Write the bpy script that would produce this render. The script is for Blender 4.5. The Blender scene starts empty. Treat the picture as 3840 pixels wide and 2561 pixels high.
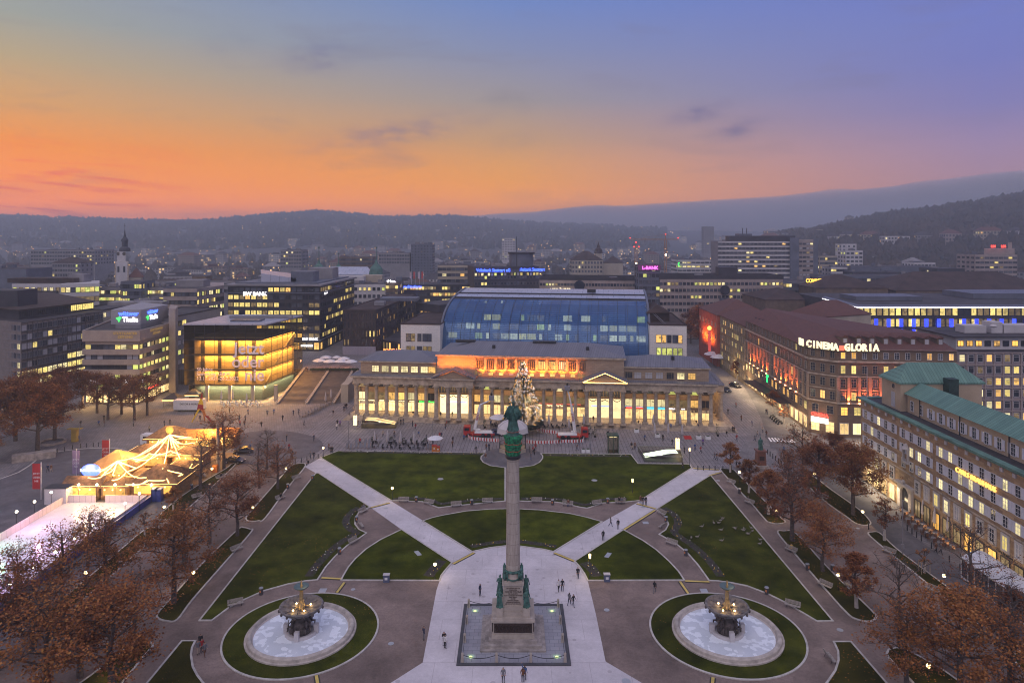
import bpy,bmesh,math,random
from mathutils import Vector,Matrix,noise
R=random.Random(7)
SC=bpy.context.scene
# ---------------------------------------------------------------- camera
F,YH,XC,CH=2600.0,880.0,1920.0,50.0        # focal length, horizon row, centre column (photo px), camera height (m)
cam=bpy.data.objects.new('camera',bpy.data.cameras.new('camera'));SC.collection.objects.link(cam)
cam.location=(0,0,CH);cam.rotation_euler=(math.pi/2,0,0)
cam.data.sensor_width=36;cam.data.lens=36*F/3840;cam.data.shift_y=-(1280.5-YH)/3840
cam.data.clip_end=30000;cam.data.clip_start=0.5
SC.camera=cam
# ---------------------------------------------------------------- render + exposure
SC.view_settings.view_transform='Standard';SC.view_settings.look='None'
SC.view_settings.exposure=0.1;SC.view_settings.gamma=1
SC.render.engine='CYCLES'
cy=SC.cycles
cy.use_denoising=True;cy.filter_width=1.05
cy.max_bounces=5;cy.diffuse_bounces=2;cy.glossy_bounces=2;cy.transmission_bounces=3;cy.transparent_max_bounces=8
cy.volume_bounces=0;cy.sample_clamp_indirect=3;cy.sample_clamp_direct=0;cy.caustics_reflective=False;cy.caustics_refractive=False
# ---------------------------------------------------------------- node helpers
class NT:
 def __init__(s,tree):s.t=tree;s.n=tree.nodes;s.l=tree.links
 def add(s,typ,**kw):
  n=s.n.new(typ)
  ins=kw.pop('ins',{})
  for k,v in kw.items():setattr(n,k,v)
  for k,v in ins.items():
   if isinstance(v,bpy.types.NodeSocket):s.l.new(v,n.inputs[k])
   else:n.inputs[k].default_value=v
  return n
 def math(s,op,a,b=None,c=None,clamp=False):
  n=s.n.new('ShaderNodeMath');n.operation=op;n.use_clamp=clamp
  for i,v in enumerate((a,b,c)):
   if v is None:continue
   if isinstance(v,bpy.types.NodeSocket):s.l.new(v,n.inputs[i])
   else:n.inputs[i].default_value=v
  return n.outputs[0]
 def mix(s,f,a,b,blend='MIX'):
  n=s.n.new('ShaderNodeMix');n.data_type='RGBA';n.blend_type=blend;n.clamp_factor=True
  for i,v in((0,f),(6,a),(7,b)):
   if isinstance(v,bpy.types.NodeSocket):s.l.new(v,n.inputs[i])
   elif i==0:n.inputs[0].default_value=v
   else:n.inputs[i].default_value=(*v[:3],1)
  return n.outputs[2]
 def ramp(s,f,stops,interp='LINEAR'):
  n=s.n.new('ShaderNodeValToRGB');r=n.color_ramp;r.interpolation=interp
  while len(r.elements)<len(stops):r.elements.new(0.5)
  for e,(p,c)in zip(r.elements,stops):
   e.position=p;e.color=(*c[:3],1)if len(c)>1 else(c[0],)*3+(1,)
  s.l.new(f,n.inputs[0]);return n.outputs[0]
def lin(r,g,b):
 f=lambda v:(v/255/12.92 if v<=10 else((v/255+.055)/1.055)**2.4)
 return(f(r),f(g),f(b))
# ---------------------------------------------------------------- sky
W=bpy.data.worlds.new('World');SC.world=W;W.use_nodes=True
wt=NT(W.node_tree);bg=W.node_tree.nodes['Background']
tc=wt.add('ShaderNodeTexCoord');sx=wt.add('ShaderNodeSeparateXYZ',ins={0:tc.outputs['Generated']})
hy=wt.math('SQRT',wt.math('ADD',wt.math('MULTIPLY',sx.outputs[0],sx.outputs[0]),wt.math('MULTIPLY',sx.outputs[1],sx.outputs[1])))
el=wt.math('ARCTAN2',sx.outputs[2],hy)                                     # elevation, rad
az=wt.math('ARCTAN2',sx.outputs[0],sx.outputs[1])                          # azimuth from view axis
e01=wt.math('DIVIDE',el,0.40,clamp=True)
L_=wt.ramp(e01,[(0,(2.4,.42,.0)),(.10,(1.8,.38,.0)),(.156,(1.4,.34,.0)),(.27,(1.06,.31,.008)),(.385,lin(222,160,92)),(.52,lin(184,162,126)),(.64,lin(155,159,152)),(1,lin(118,142,182))])
M_=wt.ramp(e01,[(0,(1.6,.44,.0)),(.125,(1.35,.44,.0)),(.195,(1.04,.39,.025)),(.335,lin(202,155,108)),(.475,lin(158,147,146)),(.65,lin(130,138,173)),(.80,lin(110,133,190)),(1,lin(92,122,198))])
R_=wt.ramp(e01,[(0,(.62,.26,.18)),(.12,lin(188,140,148)),(.27,lin(160,134,170)),(.385,lin(130,124,180)),(.52,lin(116,121,188)),(.64,lin(112,122,192)),(1,lin(94,112,200))])
a1=wt.math('DIVIDE',wt.math('ADD',az,0.62),0.62,clamp=True)
a2=wt.math('DIVIDE',az,0.60,clamp=True)
col=wt.mix(a2,wt.mix(a1,L_,M_),R_)
cx=wt.add('ShaderNodeCombineXYZ',ins={0:wt.math('MULTIPLY',az,3.2),1:wt.math('MULTIPLY',el,17.0),2:0.3})
nz=wt.add('ShaderNodeTexNoise',ins={'Vector':cx.outputs[0],'Scale':1.5,'Detail':8.0,'Roughness':.55,'Distortion':.4})
cl=wt.math('MULTIPLY',wt.math('SUBTRACT',nz.outputs[0],.56),4.0,clamp=True)
col=wt.mix(wt.math('MULTIPLY',cl,.34),col,lin(118,108,126))
sv=wt.add('ShaderNodeCombineXYZ',ins={0:wt.math('MULTIPLY',az,6.0),1:wt.math('MULTIPLY',wt.math('ADD',el,wt.math('MULTIPLY',az,.06)),60.0),2:4.3})
n2=wt.add('ShaderNodeTexNoise',ins={'Vector':sv.outputs[0],'Scale':1.6,'Detail':6.0,'Distortion':.8})
stk=wt.math('MULTIPLY',wt.math('SUBTRACT',n2.outputs[0],.5),6.0,clamp=True)
lf=wt.math('MULTIPLY',wt.math('MULTIPLY',wt.math('SUBTRACT',-.40,az),6.0,clamp=True),wt.math('MULTIPLY',wt.math('SUBTRACT',.125,el),14.0,clamp=True))
col=wt.mix(wt.math('MULTIPLY',stk,lf),col,lin(255,92,62))
for(px,py,sa,se,amt)in((2620,425,.035,.012,.7),(2775,490,.03,.011,.6),(1480,500,.10,.016,.6),(1200,215,.05,.02,.45),(1930,530,.03,.012,.2),(850,170,.03,.02,.15)):
 A0=math.atan2(px-XC,F);E0=math.atan2(YH-py,math.hypot(F,px-XC))
 da=wt.math('DIVIDE',wt.math('SUBTRACT',az,A0),sa);de=wt.math('DIVIDE',wt.math('SUBTRACT',wt.math('SUBTRACT',el,E0),wt.math('MULTIPLY',wt.math('SUBTRACT',az,A0),.18)),se)
 d2=wt.math('ADD',wt.math('MULTIPLY',da,da),wt.math('MULTIPLY',de,de))
 g=wt.math('POWER',2.718,wt.math('MULTIPLY',d2,-1.0))
 cxx=wt.add('ShaderNodeCombineXYZ',ins={0:wt.math('MULTIPLY',az,30),1:wt.math('MULTIPLY',el,80),2:1.7})
 nn=wt.add('ShaderNodeTexNoise',ins={'Vector':cxx.outputs[0],'Scale':1.0,'Detail':5.0})
 g=wt.math('MULTIPLY',g,wt.math('MULTIPLY',wt.math('SUBTRACT',nn.outputs[0],.3),2.6,clamp=True))
 col=wt.mix(wt.math('MULTIPLY',g,amt),col,lin(92,92,140))
up=wt.math('DIVIDE',wt.math('SUBTRACT',el,.42),.45,clamp=True)
back=wt.math('DIVIDE',wt.math('SUBTRACT',wt.math('ABSOLUTE',az),.9),.9,clamp=True)
dome=wt.mix(wt.math('MAXIMUM',up,back),col,(.46,.445,.62))
hs=wt.math('MULTIPLY',el,8.0,clamp=True)
wt.l.new(dome,bg.inputs[0])
sky=wt.add('ShaderNodeTexSky',sky_type='NISHITA',sun_disc=False,sun_elevation=math.radians(1.0),sun_rotation=math.radians(-55))
bg.inputs[1].default_value=1.0
bg2=wt.add('ShaderNodeBackground',ins={0:sky.outputs[0],1:0.01})
ad=wt.add('ShaderNodeAddShader',ins={0:bg.outputs[0],1:bg2.outputs[0]})
wt.l.new(ad.outputs[0],W.node_tree.nodes['World Output'].inputs[0])
# ---------------------------------------------------------------- sun: the soft afterglow from high behind the camera
sun=bpy.data.lights.new('afterglow','SUN');so=bpy.data.objects.new('afterglow',sun);SC.collection.objects.link(so)
sun.energy=.75;sun.angle=math.radians(50);sun.color=(1.0,.86,.82)
so.rotation_euler=(math.radians(40),0,math.radians(-14));so.location=(0,-40,200)
# ---------------------------------------------------------------- geometry helpers
def G(x,y,z=0.0):
 d=F*(CH-z)/(y-YH);return Vector(((x-XC)*d/F,d,z))
def Q(x,d,z=0.0):return Vector(((x-XC)*d/F,d,z))
def Z(y,d):return CH-(y-YH)*d/F
class MB:
 def __init__(s):s.v=[];s.f=[];s.m=[];s.k=0;s.sm=[];s.smooth=False;s.cuts=[]
 def add(s,vs,fs):
  b=len(s.v);s.cuts.append((b,len(s.f)));s.v+=[tuple(v)for v in vs]
  for f in fs:s.f.append([b+i for i in f]);s.m.append(s.k);s.sm.append(s.smooth)
  return s
 def mat(s,k):s.k=k;return s
 def box(s,c,d,rz=0.0,taper=1.0):
  cx,cy,cz=c;x,y,z=d[0]/2,d[1]/2,d[2]/2;ca,sa=math.cos(rz),math.sin(rz);vs=[]
  for k,zz in((1,-z),(taper,z)):
   for X,Y in((-x,-y),(x,-y),(x,y),(-x,y)):
    X*=k;Y*=k;vs.append((cx+X*ca-Y*sa,cy+X*sa+Y*ca,cz+zz))
  return s.add(vs,[(3,2,1,0),(4,5,6,7),(0,1,5,4),(1,2,6,5),(2,3,7,6),(3,0,4,7)])
 def b0(s,x0,x1,y0,y1,z0,z1):return s.box(((x0+x1)/2,(y0+y1)/2,(z0+z1)/2),(x1-x0,y1-y0,z1-z0))
 def prism(s,pts,z0,z1,cap=True,inset=0.0):
  n=len(pts);a=sum(pts[i][0]*pts[(i+1)%n][1]-pts[(i+1)%n][0]*pts[i][1]for i in range(n))
  if a<0:pts=list(reversed(pts))
  vs=[(p[0],p[1],z0)for p in pts]+[(p[0],p[1],z1)for p in pts]
  fs=[(i,(i+1)%n,n+(i+1)%n,n+i)for i in range(n)]
  if cap:fs+=[tuple(range(n,2*n)),tuple(reversed(range(n)))]
  return s.add(vs,fs)
 def sheet(s,pts,z):
  n=len(pts);a=sum(pts[i][0]*pts[(i+1)%n][1]-pts[(i+1)%n][0]*pts[i][1]for i in range(n))
  if a<0:pts=list(reversed(pts))
  return s.add([(p[0],p[1],z)for p in pts],[tuple(range(n))])
 def cyl(s,x,y,z0,z1,r0,r1=None,n=12,cap=True,ph=0.0):
  r1=r0 if r1 is None else r1
  vs=[(x+r*math.cos(ph+6.28318*i/n),y+r*math.sin(ph+6.28318*i/n),z)for z,r in((z0,r0),(z1,r1))for i in range(n)]
  fs=[(i,(i+1)%n,n+(i+1)%n,n+i)for i in range(n)]
  if cap:fs+=[tuple(range(n,2*n)),tuple(reversed(range(n)))]
  return s.add(vs,fs)
 def lathe(s,prof,x=0,y=0,n=20,ph=0.0):
  vs=[];fs=[]
  for r,z in prof:vs+=[(x+r*math.cos(ph+6.28318*i/n),y+r*math.sin(ph+6.28318*i/n),z)for i in range(n)]
  for j in range(len(prof)-1):
   for i in range(n):fs.append((j*n+i,j*n+(i+1)%n,(j+1)*n+(i+1)%n,(j+1)*n+i))
  return s.add(vs,fs)
 def tube(s,pts,r,n=6,r1=None,cap=True):
  pts=[Vector(p)for p in pts];r1=r if r1 is None else r1;vs=[];fs=[];m=len(pts)
  for j,p in enumerate(pts):
   t=(pts[min(j+1,m-1)]-pts[max(j-1,0)])
   if t.length<1e-6:t=Vector((0,0,1))
   t.normalize();a=t.orthogonal().normalized()if j==0 else(a-t*a.dot(t)).normalized()
   b=t.cross(a);rr=r+(r1-r)*j/max(1,m-1)
   vs+=[p+(a*math.cos(6.28318*i/n)+b*math.sin(6.28318*i/n))*rr for i in range(n)]
  for j in range(m-1):
   for i in range(n):fs.append((j*n+i,j*n+(i+1)%n,(j+1)*n+(i+1)%n,(j+1)*n+i))
  if cap:fs+=[tuple(reversed(range(n))),tuple(range((m-1)*n,m*n))]
  return s.add(vs,fs)
 def ball(s,c,r,n=10,m=6,sz=1.0,sxy=(1,1)):
  vs=[];fs=[]
  for j in range(m+1):
   th=math.pi*j/m
   for i in range(n):vs.append((c[0]+r*sxy[0]*math.sin(th)*math.cos(6.28318*i/n),c[1]+r*sxy[1]*math.sin(th)*math.sin(6.28318*i/n),c[2]-r*sz*math.cos(th)))
  for j in range(m):
   for i in range(n):fs.append((j*n+i,j*n+(i+1)%n,(j+1)*n+(i+1)%n,(j+1)*n+i))
  return s.add(vs,fs)
 def mesh(s,name,mats):
  me=bpy.data.meshes.new(name);me.from_pydata(s.v,[],s.f)
  for m in(mats if isinstance(mats,(list,tuple))else[mats]):me.materials.append(m)
  me.polygons.foreach_set('material_index',s.m);me.polygons.foreach_set('use_smooth',s.sm);me.update()
  return me
 def build(s,name,mats,parent=None,**tags):
  return link(name,s.mesh(name,mats),parent,**tags)
def tag(o,label=None,cat=None,group=None,kind=None):
 for k,v in(('label',label),('category',cat),('group',group),('kind',kind)):
  if v:o[k]=v
 return o
def link(name,data,parent=None,loc=None,rz=0.0,scale=None,inv=True,**tags):
 o=bpy.data.objects.new(name,data);SC.collection.objects.link(o)
 if parent is not None:
  o.parent=parent
  if inv and loc is None:o.matrix_parent_inverse=Matrix.Translation(-Vector(parent.location))
 if loc is not None:o.location=loc
 if rz:o.rotation_euler=(0,0,rz)
 if scale is not None:o.scale=scale
 return tag(o,**tags)
def thing(name,loc,label,cat,group=None,rz=0.0):
 e=bpy.data.objects.new(name,None);SC.collection.objects.link(e);e.location=loc;e.rotation_euler=(0,0,rz);e.empty_display_size=.5
 return tag(e,label,cat,group)
def kids(o):return list(o.children)
def dup(o,loc,rz=0.0,sc=None,label=None,group=None,tilt=None):
 def rec(s,par):
  c=s.copy();SC.collection.objects.link(c)
  if par:c.parent=par
  for ch in KID.get(s.name)or kids(s):rec(ch,c)
  return c
 KID={}
 c=rec(o,None);c.location=loc;c.rotation_euler=(0,0,rz)
 if tilt:c.rotation_euler=(tilt[0],tilt[1],rz)
 if sc is not None:c.scale=(sc,)*3 if isinstance(sc,(int,float))else sc
 if label:c['label']=label
 if group:c['group']=group
 return c
# ---------------------------------------------------------------- materials
def new_mat(name):
 m=bpy.data.materials.new(name);m.use_nodes=True
 return m,NT(m.node_tree),m.node_tree.nodes['Principled BSDF']
def mat(name,col,rough=.75,metal=0.0,var=.18,scale=.6,bump=0.0,bscale=None,spec=.4,col2=None,coord='Object'):
 m,t,p=new_mat(name)
 tc=t.add('ShaderNodeTexCoord')
 n=t.add('ShaderNodeTexNoise',ins={'Vector':tc.outputs[coord],'Scale':scale,'Detail':6.0,'Roughness':.62})
 c2=col2 or tuple(c*(1-var*1.6)for c in col);c1=tuple(min(1,c*(1+var*.6))for c in col)
 t.l.new(t.ramp(n.outputs[0],[(.32,c2),(.66,c1)]),p.inputs['Base Color'])
 p.inputs['Roughness'].default_value=rough;p.inputs['Metallic'].default_value=metal;p.inputs['Specular IOR Level'].default_value=spec
 if bump:
  n2=t.add('ShaderNodeTexNoise',ins={'Vector':tc.outputs[coord],'Scale':bscale or scale*12,'Detail':4.0})
  b=t.add('ShaderNodeBump',ins={'Strength':bump,'Distance':.05,'Height':n2.outputs[0]});t.l.new(b.outputs[0],p.inputs['Normal'])
 return m
def emat(name,col,st,base=(.05,.05,.05),nee=False):
 m,t,p=new_mat(name)
 p.inputs['Base Color'].default_value=(*base,1);p.inputs['Emission Color'].default_value=(*col,1);p.inputs['Emission Strength'].default_value=st
 if not nee:m.cycles.emission_sampling='NONE'
 return m
def brick(name,c1,c2,mortar,w,h,scale=1.0,msize=.02,rough=.8,var=.5,vert=False,wall=None,offset=.5):
 """blocks or slabs; wall: rotation (deg) about z of the wall the courses run along"""
 m,t,p=new_mat(name)
 tc=t.add('ShaderNodeTexCoord');vec=tc.outputs['Object']
 if vert:   # x along wall, z up
  g=t.add('ShaderNodeNewGeometry');s=t.add('ShaderNodeSeparateXYZ',ins={0:vec});nn=t.add('ShaderNodeSeparateXYZ',ins={0:g.outputs['Normal']})
  u=t.math('SUBTRACT',t.math('MULTIPLY',s.outputs[0],nn.outputs[1]),t.math('MULTIPLY',s.outputs[1],nn.outputs[0]))
  vec=t.add('ShaderNodeCombineXYZ',ins={0:u,1:s.outputs[2]}).outputs[0]
 elif wall is not None:
  vec=t.add('ShaderNodeVectorRotate',ins={'Vector':vec,'Angle':math.radians(wall)}).outputs[0]
 b=t.add('ShaderNodeTexBrick',offset=offset,ins={'Vector':vec,'Color1':(*c1,1),'Color2':(*c2,1),'Mortar':(*mortar,1),'Scale':scale,'Mortar Size':msize,'Brick Width':w,'Row Height':h,'Bias':0.0})
 n=t.add('ShaderNodeTexNoise',ins={'Vector':tc.outputs['Object'],'Scale':.25,'Detail':7.0,'Roughness':.65})
 f=t.math('MULTIPLY_ADD',n.outputs[0],var*2,1-var)
 c=t.mix(1.0,b.outputs[0],t.add('ShaderNodeCombineXYZ',ins={0:f,1:f,2:f}).outputs[0],'MULTIPLY')
 t.l.new(c,p.inputs['Base Color']);p.inputs['Roughness'].default_value=rough
 return m
# ================================================================ TERRAIN, GROUND, GARDEN
def interp(tab,x):
 if x<=tab[0][0]:return tab[0][1]
 for(a,ya),(b,yb)in zip(tab,tab[1:]):
  if x<=b:return ya+(yb-ya)*(x-a)/(b-a)
 return tab[-1][1]
def sst(t):t=max(0,min(1,t));return t*t*(3-2*t)
FAR=[(-2500,812),(0,818),(330,826),(560,834),(760,836),(900,822),(1050,808),(1200,800),(1330,812),(1450,822),(1700,818),(1850,832),(2100,850),(2600,862),(3400,872),(6500,850)]
NEARR=[(2700,905),(2900,872),(3050,858),(3150,838),(3300,812),(3450,795),(3560,775),(3700,752),(3840,728),(4300,700),(5500,690)]
DR,DN=3300.0,1350.0
def terr(X,Y):
 if Y<60:return 0.0
 d=Y;u=XC+X*F/Y
 z=0.0
 zr=CH+(YH-interp(FAR,u))*DR/F-6
 z=max(z,zr*sst((d-1250)/(DR-1250))*(1 if d<=DR else max(0,1-(d-DR)/2500)))
 if u>2650:
  zn=CH+(YH-interp(NEARR,u))*DN/F-8
  z=max(z,zn*sst((d-430)/(DN-430))**1.0*(1 if d<=DN else max(0,1-(d-DN)/2200))*sst((u-2650)/330))
 if z>1:z+=5*noise.noise(Vector((X*.006,Y*.006,0)))*min(1,z/30)
 return z
M_ground=mat('city_ground',(.075,.072,.078),.9,var=.35,scale=.05)
g=MB();ys=[-400,0,60,150,260,340,430]+[430+i*45 for i in range(1,30)]+[1800+i*90 for i in range(0,24)]+[4200,5200,7500,12000]
us=[-9000,-5000,-2500,-1200,-400,0]+[i*64 for i in range(1,60)]+[3840,4000,4200,4500,5000,6200,9000,13000]
for Y in ys:
 for u in us:
  X=(u-XC)*max(Y,400)/F
  g.v.append((X,Y,terr(X,Y)-.02))
n=len(us)
for j in range(len(ys)-1):
 for i in range(n-1):g.f.append((j*n+i,j*n+i+1,(j+1)*n+i+1,(j+1)*n+i));g.m.append(0);g.sm.append(True)
g.build('ground',M_ground,kind='structure')
def GP(pts,z=0.0):return[G(x,y,z)for x,y in pts]
def cr(pts,closed=False,k=4):
 """smooth a polyline (Catmull-Rom)"""
 P=[Vector(p)for p in pts];n=len(P);out=[]
 for i in range(n if closed else n-1):
  a,b,c,d=(P[(i-1)%n],P[i],P[(i+1)%n],P[(i+2)%n])if closed else(P[max(i-1,0)],P[i],P[i+1],P[min(i+2,n-1)])
  for j in range(k):
   t=j/k;out.append(.5*((2*b)+(c-a)*t+(2*a-5*b+4*c-d)*t*t+(3*b-a-3*c+d)*t**3))
 if not closed:out.append(P[-1])
 return out
def strip(mb,pts,w,z0,z1,closed=True,off=0.0):
 """kerb: a band of width w along pts"""
 P=[Vector((p[0],p[1],0))for p in pts];n=len(P);Lr=[]
 for i in range(n):
  a=P[(i-1)%n]if(closed or i)else P[i];b=P[(i+1)%n]if(closed or i<n-1)else P[i]
  d1=(P[i]-a);d2=(b-P[i])
  d1=d1.normalized()if d1.length>1e-6 else d2.normalized();d2=d2.normalized()if d2.length>1e-6 else d1
  t=d1+d2;t=t.normalized()if t.length>.2 else d1
  nn=Vector((-t.y,t.x,0));k=1/max(.45,abs(nn.dot(Vector((-d1.y,d1.x,0)))))
  Lr.append((P[i]+nn*(w/2+off)*k,P[i]-nn*(w/2-off)*k))
 m=n if closed else n-1
 for i in range(m):
  (a,b),(c,d)=Lr[i],Lr[(i+1)%n]
  v=[(q.x,q.y,z)for z in(z0,z1)for q in(a,b,d,c)]
  mb.add(v,[(4,5,6,7),(0,4,7,3),(1,2,6,5)])
 return mb
M_kerb=mat('kerb_stone',(.50,.47,.44),.8,scale=1.2)
M_plaza=brick('plaza_slabs',(.235,.215,.225),(.205,.19,.20),(.045,.042,.05),5.2,.85,msize=.045,var=.22,wall=92)
M_side=brick('side_slabs',(.22,.20,.205),(.17,.158,.165),(.10,.095,.10),1.2,.6,msize=.03,var=.28,wall=70)
M_asph=mat('asphalt',(.125,.118,.13),.85,scale=.35,var=.2,bump=.2,bscale=18)
M_gravel=mat('gravel',(.225,.168,.145),.95,scale=.09,var=.26,bump=.5,bscale=9)
M_conc=mat('pale_concrete',(.60,.56,.585),.85,scale=.12,var=.12,bump=.1,bscale=30)
M_white=mat('white_paint',(.75,.75,.78),.6,var=.05)
def leafy(m,dens,c=(.55,.22,.06),sc=2.3):
 t=NT(m.node_tree);p=m.node_tree.nodes['Principled BSDF'];tc=t.add('ShaderNodeTexCoord')
 src=p.inputs['Base Color'].links[0].from_socket
 v=t.add('ShaderNodeTexVoronoi',ins={'Vector':tc.outputs['Object'],'Scale':sc,'Randomness':1.0})
 big=t.add('ShaderNodeTexNoise',ins={'Vector':tc.outputs['Object'],'Scale':.06,'Detail':3.0})
 th=t.math('MULTIPLY',t.math('SUBTRACT',big.outputs[0],.40),dens*2.2)
 on=t.math('LESS_THAN',v.outputs['Distance'],th)
 t.l.new(t.mix(on,src,c),p.inputs['Base Color'])
def grass(name,a,b,leaves):
 m=mat(name,a,.95,scale=.30,col2=b,bump=1.0,bscale=14,spec=.0)
 t=NT(m.node_tree);p=m.node_tree.nodes['Principled BSDF'];src=p.inputs['Base Color'].links[0].from_socket;tc=t.add('ShaderNodeTexCoord')
 f=t.add('ShaderNodeTexNoise',ins={'Vector':tc.outputs['Object'],'Scale':7.0,'Detail':5.0,'Roughness':.8})
 t.l.new(t.mix(1.0,src,t.ramp(f.outputs[0],[(.3,(.40,.45,.5)),(.7,(1.6,1.5,1.1))]),'MULTIPLY'),p.inputs['Base Color'])
 src=p.inputs['Base Color'].links[0].from_socket;g2=t.add('ShaderNodeTexNoise',ins={'Vector':tc.outputs['Object'],'Scale':.07,'Detail':4.0,'Distortion':1.0});t.l.new(t.mix(1.0,src,t.ramp(g2.outputs[0],[(.35,(.72,.68,.7)),(.65,(1.3,1.25,1.1))]),'MULTIPLY'),p.inputs['Base Color'])
 if leaves:leafy(m,leaves)
 return m
M_grass=grass('lawn_grass',(.064,.080,.011),(.024,.036,.005),0)
M_grassL=grass('leafy_grass',(.060,.070,.014),(.024,.033,.006),.24)
M_grassD=grass('dry_grass',(.052,.048,.013),(.026,.030,.008),.34)
leafy(M_gravel,.13,(.22,.09,.04),2.6)
def grit(m,sc,lo,hi,joints=None,spots=0):
 t=NT(m.node_tree);p=m.node_tree.nodes['Principled BSDF'];src=p.inputs['Base Color'].links[0].from_socket;tc=t.add('ShaderNodeTexCoord');o=tc.outputs['Object']
 a=t.add('ShaderNodeTexNoise',ins={'Vector':o,'Scale':sc,'Detail':6.0,'Roughness':.85});b=t.add('ShaderNodeTexNoise',ins={'Vector':o,'Scale':sc*.09,'Detail':3.0,'Distortion':1.5})
 f=t.math('MULTIPLY',t.math('ADD',a.outputs[0],t.math('MULTIPLY',b.outputs[0],.6)),1/1.6);c=t.ramp(f,[(.38,(lo,)),(.62,(hi,))]);c=t.mix(1.0,src,c,'MULTIPLY')
 if spots:
  v=t.add('ShaderNodeTexVoronoi',ins={'Vector':o,'Scale':.45});c=t.mix(t.math('MULTIPLY',t.math('LESS_THAN',v.outputs['Distance'],spots),.3),c,(.12,.09,.09))
 if joints:
  k=t.add('ShaderNodeTexBrick',ins={'Vector':o,'Color1':(1,1,1,1),'Color2':(.95,.95,.95,1),'Mortar':(.72,.70,.70,1),'Scale':1.0,'Mortar Size':.03,'Brick Width':joints,'Row Height':joints});c=t.mix(1.0,c,k.outputs[0],'MULTIPLY')
 t.l.new(c,p.inputs['Base Color'])
grit(M_gravel,2.6,.70,1.22);grit(M_conc,1.8,.86,1.08,4.5,.13);grit(M_plaza,1.5,.62,1.18);grit(M_asph,1.6,.74,1.16);grit(M_side,1.5,.70,1.15)
# pavings -------------------------------------------------------------
far=330
MB().sheet([Q(-600,far),Q(4300,far),Vector((140,150,0)),Vector((110,60,0)),Vector((-110,60,0)),Vector((-160,150,0))],.01).build('pavement',M_side,kind='structure')
MB().sheet(GP([(1290,1500),(2900,1500),(2800,1640),(2745,1772),(2680,1764),(2595,1757),(2586,1745),(2392,1741),(2366,1706),(1268,1692),(1150,1745),(950,1745),(1000,1660),(1180,1600)]),.03).build('plaza_paving',M_plaza,kind='structure')
MB().sheet(GP([(-600,1900),(0,1796),(165,1707),(268,1687),(350,1681),(424,1680),(464,1687),(500,1703),(512,1722),(480,1745),(900,1738),(880,1760),(0,2400),(-900,2500)]),.028).build('asphalt_court',M_asph,kind='structure')
k=MB();strip(k,cr(GP([(-600,1900),(0,1796),(165,1707),(268,1687),(350,1681),(424,1680),(464,1687),(500,1703),(512,1722)])),.35,.02,.05,False);k.build('court_edging',M_kerb,kind='structure')
arc=cr(GP([(870,1640),(930,1622),(1000,1615),(1080,1618),(1150,1630),(1200,1650),(1210,1680),(1160,1712)]))
MB().sheet(list(arc)+GP([(1000,1745),(900,1738)]),.045).build('curved_paving',M_asph,kind='structure')
# gravel garden -----------------------------------------------------------
MB().sheet(GP([(905,1742),(1147,1748),(1300,1830),(1900,1840),(2500,1830),(2700,1762),(2765,1770),(3010,1772),(3180,1900),(3270,1972),(3365,2062),(3530,2185),(3680,2293),(3990,2530),(4300,2900),(-700,2900),(300,2270),(600,1985),(640,1880)]),.05).build('gravel_ground',M_gravel,kind='structure')
road_l=[(2890,1560),(2870,1640),(2960,1740),(3100,1840),(3205,1920),(3265,1968),(3365,2058),(3530,2181),(3680,2289),(3850,2420),(4100,2620)]
road_r=[(4300,2600),(3840,2305),(3722,2227),(3526,2085),(3383,1977),(3280,1880),(3180,1780),(3080,1690),(3000,1630),(2960,1560)]
MB().sheet(GP(road_l)+GP(road_r),.06).build('road',M_asph,kind='structure')
st_l=[(2700,1235),(2760,1400),(2820,1500),(2855,1570),(2890,1680)]
st_r=[(3070,1700),(2960,1590),(2900,1500),(2820,1400),(2760,1320),(2720,1235)]
MB().sheet(GP(st_l)+GP(st_r),.065).build('street',M_asph,kind='structure')
cw=MB()
for i in range(8):
 a=G(2878+i*12,1641+i*1.0);b=G(2890+i*13,1657+i*.5);cw.add([(a.x,a.y,.085),(a.x+.45,a.y,.085),(b.x+.45,b.y,.085),(b.x,b.y,.085)],[(0,1,2,3)])
cw.build('road_marking',M_white,kind='structure')
pc=[(1142,1751),(1202,1717),(1468,1880),(1588,1954),(1770,2069)]
pc+=[(1838,2055),(1897,2047),(1947,2047),(2032,2061),(2076,2069),(2259,1959),(2400,1879),(2507,1807),(2595,1756),(2704,1763),(2704,1771),(2660,1785),(2600,1821),(2537,1860),(2461,1911),(2338,1988),(2155,2105),
  (2175,2128),(2193,2155),(2204,2178),(2235,2306),(2271,2481),(2398,2556),(2480,2606),(2900,2900),(1000,2900),(1380,2610),(1480,2552),(1585,2485),(1637,2213),(1648,2180),(1655,2159),(1672,2137),(1695,2112),(1505,1986),(1389,1903),(1187,1776)]
MB().sheet(GP(pc),.07).build('concrete_walk',M_conc,kind='structure')
MB().sheet(GP([(1895,1752),(1944,1752),(1946,1882),(1895,1882)]),.072).build('path',M_gravel,kind='structure')
c0=G(1920,1716);circ=[Vector((c0.x+7.4*math.cos(a*math.pi/24),c0.y+7.4*math.sin(a*math.pi/24),0))for a in range(48)]
MB().sheet(circ,.075).build('round_paving',M_asph,kind='structure')
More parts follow.
